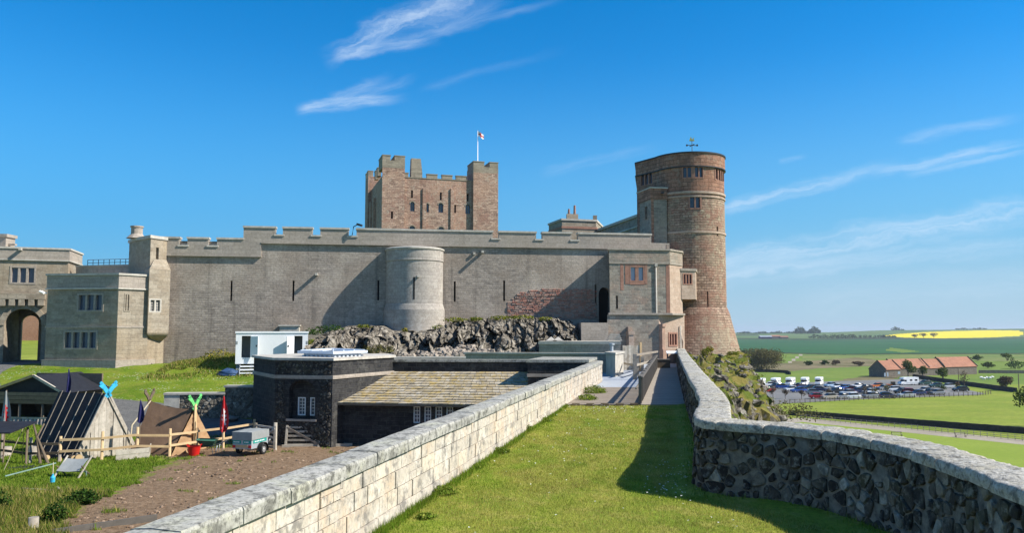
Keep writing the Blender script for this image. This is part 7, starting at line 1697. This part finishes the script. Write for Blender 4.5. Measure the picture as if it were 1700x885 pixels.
CARS = [(1273.8, 651, 'red', 200, 'hatch', 'red car half hidden behind the cliff edge'), (1278, 642.3, 'white', 10, 'hatch', 'white car beside the leftmost motorhome at the cliff edge'), (1288, 644.4, 'black', 20, 'estate', 'black car between the white and blue cars in front of the second motorhome'), (1300, 645.6, 'blue', 170, 'estate', 'dark blue car in front of the motorhome second from left'), (1314, 650, 'white', 15, 'hatch', 'white car left of the bright blue one in the second row'), (1326, 651.8, 'blue', 5, 'hatch', 'bright blue car in the second row from the front'), (1332, 644.6, 'navy', 200, 'estate', 'navy car in front of the fourth motorhome'),
        (1346, 647.4, 'black', 10, 'hatch', 'black car right of the navy one before the fourth motorhome'), (1362, 650.4, 'navy', 170, 'estate', 'navy estate car just left of the middle of the car park'), (1379, 643.0, 'lightblue', 25, 'hatch', 'light blue car leftmost in the back middle row'), (1391, 645.6, 'white', 25, 'hatch', 'white car between light blue and blue cars in the back middle row'), (1402, 647.4, 'blue', 25, 'estate', 'blue car right of the white one in the back middle row'), (1417, 649.4, 'maroon', 170, 'hatch', 'maroon car in the middle of the car park'), (1428, 653.0, 'navy', 190, 'hatch', 'navy car beside the brown sapling in the middle'), (1445, 654.4, 'white', 10, 'hatch', 'white car right of the brown sapling in the middle'),
        (1457, 644.2, 'orange', 10, 'hatch', 'orange car alone in the back row'), (1467, 647.8, 'grey', 20, 'hatch', 'grey car left of the long white car'), (1483, 650, 'white', 5, 'estate', 'long white car in the centre of the right half'), (1474, 661, 'navy', 175, 'estate', 'navy car nearest the front fence right of the middle'), (1497, 653.4, 'black', 20, 'estate', 'black car right of the long white car'), (1513, 654, 'red', 160, 'estate', 'crimson red car in the right half'), (1524, 656.6, 'navy', 10, 'hatch', 'navy car touching the front of the crimson car'), (1535, 651.8, 'silver', 20, 'hatch', 'silver car behind the navy and crimson pair'), (1543, 655.2, 'black', 30, 'hatch', 'black car between silver and grey cars at the right'), (1556, 655.8, 'grey', 15, 'hatch', 'grey car at the right of the front rows'),
        (1535, 639.4, 'green', 15, 'estate', 'dark green car right of the big white camper'), (1555, 643.8, 'green', 10, 'hatch', 'dark green car under the small green tree'), (1574, 645, 'silver', 10, 'hatch', 'silver car second from the right end'), (1595, 650.4, 'black', 5, 'estate', 'black car alone at the right end of the car park'), (1358, 662.4, 'red', 175, 'hatch', 'red car by the front fence'), (1377, 663, 'beige', 10, 'hatch', 'beige car right of the red one by the front fence'), (1399, 662.6, 'grey', 20, 'hatch', 'grey car beside the white one by the front fence'), (1414, 662.4, 'white', 5, 'hatch', 'white car by the front fence'), (1388, 653, 'black', 15, 'hatch', 'black car behind the beige one'),
        (1408, 656, 'silver', 10, 'hatch', 'silver car between the maroon car and the front white one'), (1352, 655, 'grey', 170, 'hatch', 'grey car just behind the red car by the front fence'), (1446, 661, 'grey', 15, 'estate', 'grey estate car left of the front navy car'), (1505, 660, 'silver', 5, 'hatch', 'silver car by the front fence right of the navy one'), (1425, 644.6, 'white', 20, 'hatch', 'white car in the back row between maroon and orange cars'), (1437, 647.6, 'black', 20, 'hatch', 'black car in the back middle row left of the grey one')]
for (px, py, colr, rz, kind, lab) in CARS:
    p = G(px, py, ZP); pr = protos[kind]
    o = pr if kind not in used else dup(pr); used.add(kind)
    o.location = (p.x, p.y, ZP); o.rotation_euler = (0, 0, rad(rz)); o['label'] = lab; o.scale = (1.2,) * 3
    recolour(o, PAINT[colr])
def make_motorhome():
    t = thing('motorhome', (0, 0, 0), 'x', 'motorhome', 'motorhomes along the back of the car park'); b = MB()
    b.box(-.9, 3.1, -1.1, 1.1, .45, 2.85); loft(b, [(-2.05, 1.02, .95, 2.1, 2.5), (-1.7, 1.08, 1.0, 1.95, 2.8), (-.9, 1.1, 1.05, 1.9, 2.84)]); b.build('body', M['white'], t)
    b = MB(); loft(b, [(-2.9, .9, .85, .4, .75), (-2.7, 1.0, .92, .35, 1.15), (-1.95, 1.02, .95, .35, 1.35), (-.88, 1.05, 1.0, .35, 1.95)]); b.build('cab', M['white'], t)
    b = MB(); b.hexa([(-2.08, -.85, 1.36), (-2.08, .85, 1.36), (-1.98, .85, 1.36), (-1.98, -.85, 1.36), (-1.62, -.8, 1.96), (-1.62, .8, 1.96), (-1.5, .8, 1.96), (-1.5, -.8, 1.96)])
    for s_ in (-1, 1): b.box(.1, .9, s_ * 1.1 - .01, s_ * 1.1 + .01, 1.5, 2.1); b.box(1.7, 2.6, s_ * 1.1 - .01, s_ * 1.1 + .01, 1.5, 2.1); b.box(-1.6, -1.0, s_ * 1.02 - .03, s_ * 1.02 + .03, 1.3, 1.8)
    b.build('window', M['car_glass'], t); b = MB()
    for s_ in (-1, 1): b.box(-.85, 3.0, s_ * 1.105 - .004, s_ * 1.105 + .004, .8, 1.0)
    b.build('stripe', M['galv'], t); wheels(t, (-2.0, 1.9), 1.02, .34); return t
mh = make_motorhome()
for k, (px, py, rz, lab) in enumerate([(1263, 642, 60, 'leftmost white motorhome cut by the cliff edge'), (1287, 641, 55, 'white motorhome second from the left along the back'), (1311.5, 640.3, 55, 'middle white motorhome of the five along the back'), (1336, 640, 60, 'white motorhome fourth from the left along the back'), (1359.5, 639.6, 60, 'rightmost white motorhome of the five along the back'), (1507, 639.5, 150, 'large white camper parked alone at the right with its cab to the right')]):
    p = G(px, py, ZP); o = mh if k == 0 else dup(mh); o.location = (p.x, p.y, ZP); o.rotation_euler = (0, 0, rad(rz)); o['label'] = lab
    if k == 5: o.scale = (1.25, 1, 1); o.rotation_euler = (0, 0, rad(12))
# orange digger like plant in the car park
p = G(1479, 644, ZP); dg = thing('small_tractor', (p.x, p.y, ZP), 'small orange and black tractor parked left of the big white camper', 'tractor'); b = MB(); b.box(p.x - 1.6, p.x + .2, p.y - .5, p.y + .5, ZP + .7, ZP + 1.3); b.box(p.x + .2, p.x + 1.4, p.y - .7, p.y + .7, ZP + .6, ZP + 1.1); b.build('body', PAINT['orange'], dg)
b = MB(); b.box(p.x + .25, p.x + 1.35, p.y - .65, p.y + .65, ZP + 1.12, ZP + 2.1); b.build('cab', M['car_glass'], dg)
for dx_, r_ in ((-1.1, .45), (.9, .65)):
    for s_ in (-.75, .75): b = MB(); b.tube([(p.x + dx_, p.y + s_ - .12, ZP + r_), (p.x + dx_, p.y + s_ + .12, ZP + r_)], r_, 14); b.build('wheel', M['rubber'], dg)

# ------------------------------------------------------------------ stone barn with orange roofs
B0, B1 = P(1460, 620, 348), P(1623, 620, 372); eB = Edge(B0, B1); bn = thing('stone_barn', (B0.x + 20, B0.y + 10, -20), 'long stone farm building with stepped orange tiled roofs', 'barn')
def brange(x0, x1, ytop, yeave, dep, set_=0.0):
    u0, u1 = eB.px(x0, 612)[0], eB.px(x1, 612)[0]; zr_, ze_ = eB.px((x0 + x1) / 2, ytop)[1] + .15, eB.px((x0 + x1) / 2, yeave)[1]
    b = MB(); b.mbox(eB, u0, u1, -20.4, ze_, set_, dep + set_)
    for u in (u0, u1): b.face([eB(u, ze_, set_), eB(u, ze_, set_ + dep), eB(u, zr_, set_ + dep / 2)])
    b.build('wall', M['barn'], bn); b = MB()
    for s_ in (0, 1):
        d0, d1 = (set_ - .3, set_ + dep / 2) if s_ == 0 else (set_ + dep + .3, set_ + dep / 2); N = 30
        b.hexa([eB(u0 - .2, ze_ - .15, d0), eB(u1 + .2, ze_ - .15, d0), eB(u1 + .2, zr_, d1), eB(u0 - .2, zr_, d1), eB(u0 - .2, ze_ + .0, d0), eB(u1 + .2, ze_ + .0, d0), eB(u1 + .2, zr_ + .16, d1), eB(u0 - .2, zr_ + .16, d1)])
    r_ = b.build('roof', M['terracotta'], bn); b = MB()
    for u in (u0 - .1, u1 + .1): b.bar(eB(u, ze_ + .1, set_ - .35), eB(u, zr_ + .3, set_ + dep / 2), .35, .35)
    b.build('roof_verge', M['dark_wall'], r_); return u0, u1, ze_
brange(1464, 1489, 600, 613.5, 9, -2); brange(1485, 1542, 597.6, 611.5, 8); brange(1538.5, 1570, 597.6, 611.5, 7.6, .2); u0, u1, ze_ = brange(1568.5, 1622, 594.5, 609, 9, .1)
for (x0, x1, y0, y1) in ((1484, 1488, 617, 621), (1461.5, 1464, 619, 625), (1466, 1468.5, 618.5, 625)):
    b = MB(); ua, za_ = eB.px(x0, y0); ub_, zb_ = eB.px(x1, y1); b.mbox(eB, ua, ub_, zb_, za_, -2.06, -1.9); b.build('window', M['light_glass'], bn)
b = MB()
for x0 in (1547, 1556): ua = eB.px(x0, 604)[0]; b.mbox(eB, ua, ua + 1.1, -17.0, -15.6, 1.0, 1.5)
b.build('rooflight', M['light_glass'], bn)

# ------------------------------------------------------------------ trees, hedges, field walls
def tree(name, px, py, Y, h, w, n, mat, label, size=.35, trunk=.25, group=None, clumps=5, low=.25, cat='tree'):
    p = P(px, py, Y); p.z = zplain(p.x, p.y) if Y > 400 else -20; R = random.Random(int(px * 7 + py)); t_ = thing(name, p, label, cat, group); b = MB(); r0 = max(.06, h * .03)
    top = p + Vector((0, 0, h * .8)); b.tube([p + Vector((0, 0, -.3)), p + Vector((R.uniform(-.1, .1) * w, 0, h * trunk)), top], [r0, r0 * .7, r0 * .2], 7); cl = []
    for k in range(clumps):
        a = 6.28 * k / clumps + R.random(); rr = w * R.uniform(.25, .55); c = p + Vector((rr * math.cos(a), rr * math.sin(a), h * R.uniform(low + .2, .82))); b.tube([p + Vector((0, 0, h * trunk * R.uniform(.7, 1.2))), c], [r0 * .5, r0 * .15], 5); cl.append((c, (w * R.uniform(.35, .55), w * R.uniform(.35, .55), h * R.uniform(.16, .26))))
    cl.append((p + Vector((0, 0, h * .72)), (w * .5, w * .5, h * .27))); b.build('trunk', M['bark'], t_)
    b = MB(); leafcloud(b, cl, n, size, int(px)); b.build('crown', M[mat], t_); return t_
tree('willow_tree', 1263, 614, 400, 11.5, 15, 11000, 'leaf_tan', 'large spreading olive brown tree right behind the round tower base', .36, .1, None, 16, -.12)
tree('green_tree', 1508, 626, 340, 7.6, 3.6, 1300, 'leaf_mid', 'round green tree in front of the left barn roofs', .32)
tree('green_tree', 1532, 625.5, 340, 5.2, 2.6, 700, 'leaf_mid', 'smaller loose green tree right of the round one before the barn', .3)
tree('green_tree', 1566, 634, 316, 6.3, 3.0, 900, 'leaf_mid', 'green tree by the car park corner before the right barn roof', .28)
tree('bare_tree', 1601, 643, 280, 6.5, 2.2, 220, 'leaf_brown', 'thin nearly bare tree beside the dark field wall', .2, .3)
tree('round_bush', 1670, 647, 270, 5.0, 2.7, 1500, 'leaf_brown', 'round dark brown bush on the meadow by the dark field wall', .26, .1, None, 7, .1, 'bush')
tree('green_tree', 1716, 704, 168, 9, 4.5, 1600, 'leaf_mid', 'green tree just beyond the right edge of the view', .3)
for k, (px, py, h, lab, mt) in enumerate([(1283, 661, 3.4, 'brown sapling nearest the cliff along the front fence', 'leaf_brown'), (1304, 663, 3.3, 'brown sapling second from the cliff along the front fence', 'leaf_brown'), (1331, 664, 3.0, 'brown sapling left of the red car by the fence', 'leaf_brown'), (1376, 659, 2.6, 'brown sapling just behind the beige car', 'leaf_brown'), (1436, 661, 3.6, 'tall brown sapling in the middle of the car park', 'leaf_brown'), (1453, 659, 2.6, 'tan sapling right of the tall brown one', 'leaf_tan'), (1473, 655, 2.9, 'tan sapling behind the front navy car', 'leaf_tan'), (1566, 655, 3.4, 'greenish sapling near the right end of the car park', 'leaf_mid'), (1589, 649, 3.2, 'brown sapling beside the black car at the right end', 'leaf_brown')]):
    tree('sapling', px, py, G(px, py, -20).y, h, 1.25, 260, mt, lab, .17, .35, 'saplings in the car park', 4, .25)
for k, (px, py, w, h, mt, lab) in enumerate([(1343, 607, 3, 2.6, 'leaf_dark', 'dark bush at the left of the rough pasture'), (1369, 607, 3, 3, 'leaf_dark', 'dark bush second from left in the rough pasture'), (1387, 607, 3, 3, 'leaf_brown', 'brown bush in the middle of the rough pasture'), (1425, 608, 4, 2.6, 'leaf_brown', 'brown bush left of the barn in the rough pasture'), (1623, 601, 4, 4, 'leaf_mid', 'green bush beyond the right end of the barn'), (1641, 612, 4, 3.6, 'leaf_mid', 'green bush against the grey wall right of the barn'), (1672, 602, 5, 5, 'leaf_mid', 'pale green bush up the slope right of the barn'), (1686, 613, 7, 4.4, 'leaf_dark', 'dark green bushes at the right edge behind the grey wall')]):
    Y = min(900, -20 / (ray(px, py).z / ray(px, py).y)); tree('field_bush', px, py, Y, h, w, 320, mt, lab, .5, .1, 'bushes scattered over the pasture', 5, .05, 'bush')
def hedge(name, pts, n, w, h, size, mat, label, seed=1):
    b = MB(); R = random.Random(seed); cl = []
    for (px, py, Y, k) in pts: p = P(px, py, Y); z = zplain(p.x, p.y); cl.append((Vector((p.x, p.y, z + h * k * .5)), (w * R.uniform(.8, 1.2), w * .5, h * k * .6)))
    leafcloud(b, cl, n, size, seed); return tag(b.build(name, M[mat], None), label, 'hedge')
tag(hedge('distant_wood', [(1322 + 4.2 * k, 552, 2750 + 12 * (k % 3), 1 + .5 * math.sin(k * 1.1)) for k in range(10)], 1500, 9, 15, 2.6, 'leaf_dark', None), kind='stuff')
tag(hedge('distant_wood', [(1230 + 9 * k, 555, 2900, .55 + .3 * math.sin(k * 2.1)) for k in range(11)], 900, 14, 9, 2.6, 'leaf_dark', None, 2), kind='stuff')
hedge('hedgerow', [(1345 + 6 * k, 563, 1950, .6 + .5 * abs(math.sin(k * 1.9))) for k in range(13)], 900, 6, 9, 1.6, 'leaf_dark', 'dark hedge with small trees left of the yellow field', 3)
hedge('hedgerow', [(1420 + 8 * k, 562, 1980, .5 + .35 * abs(math.sin(k * 2.3))) for k in range(9)], 500, 6, 8, 1.6, 'leaf_dark', 'thin dark hedge running along the front of the yellow field', 4)
hedge('hedgerow', [(1590 + 9 * k, 546.5, 3080, .5 + .2 * math.sin(k * 2)) for k in range(6)], 300, 12, 9, 2.4, 'leaf_dark', 'low dark hedge on the skyline above the yellow field', 6)
hedge('hedgerow', [(1482 + 4 * k, 548.5, 3020, .6 + .4 * math.sin(k * 1.4)) for k in range(5)], 260, 8, 14, 2.2, 'leaf_dark', 'small clump of trees on the skyline left of the yellow field', 7)
tree('hill_tree', 1518, 562, 1930, 10, 9, 260, 'leaf_tan', 'brown leafless tree at the near edge of the yellow field, left one', 1.1, .2, 'bare trees before the yellow field'); tree('hill_tree', 1533, 561.5, 1930, 13, 11, 300, 'leaf_tan', 'taller middle brown tree at the near edge of the yellow field', 1.1, .2, 'bare trees before the yellow field'); tree('hill_tree', 1550, 561.5, 1930, 13, 12, 320, 'leaf_tan', 'wide brown tree at the near edge of the yellow field, right one', 1.1, .2, 'bare trees before the yellow field')
# far farm
ff = [(1262, 1282, 1930, 7, 'galv', 'blue grey roofed farm shed on the far hillside'), (1281, 1296, 1950, 8, 'terracotta', 'red roofed farm shed on the far hillside'), (1296, 1309, 1935, 6, 'terracotta', 'smaller red roofed farm building at the right of the far farm')]
for x0, x1, Y, h, rm, lab in ff:
    a, c = P(x0, 560, Y), P(x1, 560, Y); z = zplain(a.x, a.y); t_ = thing('farm_shed', ((a.x + c.x) / 2, a.y, z), lab, 'farm building', 'distant farm buildings'); b = MB(); b.box(a.x, c.x, a.y, a.y + 14, z - 1, z + h * .6); b.build('wall', M['navy'] if rm == 'galv' else M['barn'], t_); b = MB(); b.face([(a.x - .5, a.y - .5, z + h * .58), (c.x + .5, a.y - .5, z + h * .58), (c.x + .5, a.y + 7, z + h), (a.x - .5, a.y + 7, z + h)]); b.face([(a.x - .5, a.y + 14.5, z + h * .58), (c.x + .5, a.y + 14.5, z + h * .58), (c.x + .5, a.y + 7, z + h), (a.x - .5, a.y + 7, z + h)]); b.build('roof', M[rm], t_)
def field_wall(name, pts, h, label, mat='dark_wall', th=.6):
    b = MB()
    Q = [Vector((p.x, p.y, -20.1)) for p in (G(px, py, -20) for px, py in pts)]
    seq = []
    for a, c in zip(Q, Q[1:]):
        n = max(1, int((c - a).length / .8)); seq += [a.lerp(c, k / n) for k in range(n)]
    seq.append(Q[-1])
    for a, c in zip(seq, seq[1:]):
        d = (c - a).normalized(); n_ = Vector((d.y, -d.x, 0)) * th / 2; h0, h1 = h + .07 * noise.noise(a * .9), h + .07 * noise.noise(c * .9); b.hexa([a - n_, a + n_, c + n_, c - n_, a - n_ * .7 + Vector((0, 0, h0)), a + n_ * .7 + Vector((0, 0, h0)), c + n_ * .7 + Vector((0, 0, h1)), c - n_ * .7 + Vector((0, 0, h1))])
    return tag(b.build(name, M[mat], None), label, 'wall')
field_wall('field_wall', [(1310, 689.5), (1500, 704.8), (1700, 720.5), (1800, 728)], 1.35, 'dark drystone wall along the pale track below the meadow')
field_wall('field_wall', [(1516, 627.5), (1612, 641.5), (1688, 652)], 1.6, 'dark drystone wall running from the barn down to the right')
field_wall('field_wall', [(1625, 620), (1700, 620.5), (1780, 621)], 1.6, 'grey drystone wall at the right of the barn', 'far_wall')
field_wall('field_wall', [(1250, 618), (1285, 618.5), (1308, 620), (1312, 622.5)], 1.4, 'short dark wall below the big olive brown tree')
field_wall('field_wall', [(1500, 612), (1540, 615)], 1.0, 'low grey wall hidden behind the barn trees', 'far_wall') if False else None
def pfence(name, pts, n, h, rails, label, pm, pw=.09):
    Q = [G(px, py, -20) for px, py in pts]; t_ = thing(name, (Q[0].x, Q[0].y, -20), label, 'fence'); tot = sum((c - a).length for a, c in zip(Q, Q[1:])); first = None; ps = []
    for k in range(n + 1):
        s_ = tot * k / n
        for a, c in zip(Q, Q[1:]):
            L = (c - a).length
            if s_ <= L + 1e-4: q = a.lerp(c, min(1, s_ / L)); break
            s_ -= L
        ps.append(q)
        if first is None: b = MB(); b.box(q.x - pw / 2, q.x + pw / 2, q.y - pw / 2, q.y + pw / 2, -20.1, -20 + h); first = b.build('post', pm, t_, loc=(q.x, q.y, -20))
        else: c_ = dup(first, t_); c_.location = Vector((q.x, q.y, -20)) - Vector((Q[0].x, Q[0].y, -20))
    for hh in rails: b = MB(); [b.bar((a.x, a.y, -20 + hh), (c.x, c.y, -20 + hh), .04, .07) for a, c in zip(ps, ps[1:])]; b.build('rail', pm, t_)
pfence('car_park_fence', [(1285, 672.5), (1430, 664.5), (1623, 657.5), (1645, 655)], 46, 1.25, (.5, 1.0), 'dark post and wire fence along the front of the car park', M['wood_dark'], .14)
pfence('track_fence', [(1322, 695), (1500, 712.5), (1700, 733), (1760, 739)], 44, 1.1, (.3, .65, 1.0), 'thin pale rail fence along the near side of the track', M['wood_grey'], .07)
for px, py, lab in ((1489, 725.5, 'left of the two open frame benches on the mown pitch'), (1595, 727, 'right of the two open frame benches on the mown pitch')):
    p = G(px, py, -20); t_ = thing('pitch_bench', (p.x, p.y, -20), lab, 'bench', 'benches on the pitch'); b = MB(); b.box(p.x - 1, p.x + 1, p.y - .2, p.y + .2, -19.56, -19.5); b.build('seat', M['wood_grey'], t_); b = MB(); b.box(p.x - 1, p.x + 1, p.y + .2, p.y + .25, -19.25, -19.1); b.build('backrest', M['wood_grey'], t_)
    for s_ in (-.9, .9): b = MB(); b.box(p.x + s_ - .04, p.x + s_ + .04, p.y - .2, p.y - .12, -20, -19.56); b.box(p.x + s_ - .04, p.x + s_ + .04, p.y + .16, p.y + .25, -20, -19.1); b.build('leg', M['wood_dark'], t_)
p = G(1692, 651, -20); b = MB(); b.tube([(p.x, p.y, -20.2), (p.x, p.y, P(1691, 621, p.y).z)], .14, 8); tag(b.build('telegraph_pole', M['bark'], None), 'dark telegraph pole at the right edge by the dark field wall', 'pole')
p = G(1592, 642, -20); b = MB(); b.tube([(p.x, p.y, -20.2), (p.x, p.y, P(1592, 612, p.y).z)], .12, 8); tag(b.build('telegraph_pole', M['bark'], None), 'thin dark pole beside the bare tree in front of the barn', 'pole')
# sheep
def make_sheep():
    t = thing('sheep', (0, 0, 0), 'x', 'sheep', 'sheep grazing beyond the dark wall'); b = MB(); b.tube([(-.55, 0, .55), (-.42, 0, .62), (0, 0, .66), (.4, 0, .64), (.55, 0, .58), (.72, 0, .50), (.86, 0, .30)], [.10, .24, .30, .27, .16, .11, .07], 12)
    for x in (-.35, .3):
        for s_ in (-.12, .12): b.tube([(x, s_, .5), (x + .02, s_, .25), (x, s_, 0)], [.08, .05, .04], 6)
    o = b.build('body', M['flag_white'], t); b = MB(); b.tube([(.74, -.12, .46), (.74, .12, .46)], .025, 5); b.build('ears', M['rubber'], o); return t
sh = make_sheep()
for k, (px, py, rz, lab) in enumerate(((1629, 630, 20, 'leftmost sheep grazing beyond the dark wall'), (1634, 631.5, 190, 'second sheep from the left beyond the dark wall'), (1638, 630, 60, 'middle sheep of the group beyond the dark wall'), (1643, 631, 170, 'fourth sheep from the left beyond the dark wall'), (1647, 629.5, 10, 'rightmost sheep of the group beyond the dark wall'))):
    p = G(px, py, -20); o = sh if k == 0 else dup(sh); o.location = (p.x, p.y, -20); o.rotation_euler = (0, 0, rad(rz)); o['label'] = lab; o.scale = (1.25,) * 3

# ------------------------------------------------------------------ air: thin haze over the whole scene, the sky stays outside it
HAZE_DENSITY = 0.00009
b = MB(); b.box(-62000, 62000, -400, 9800, -46, 40); hz_o = b.build('haze', M['dkmetal'], None, (0, 4000, -46)); tag(hz_o, kind='stuff')
m = bpy.data.materials.new('haze_air'); m.use_nodes = True; t = NT(m.node_tree); pv = t.n('VolumePrincipled', Density=HAZE_DENSITY, Anisotropy=0.2); pv.inputs['Color'].default_value = (.80, .88, 1.0, 1)
o = t.n('OutputMaterial'); t.t.links.new(pv.outputs[0], o.inputs['Volume']); hz_o.data.materials[0] = m
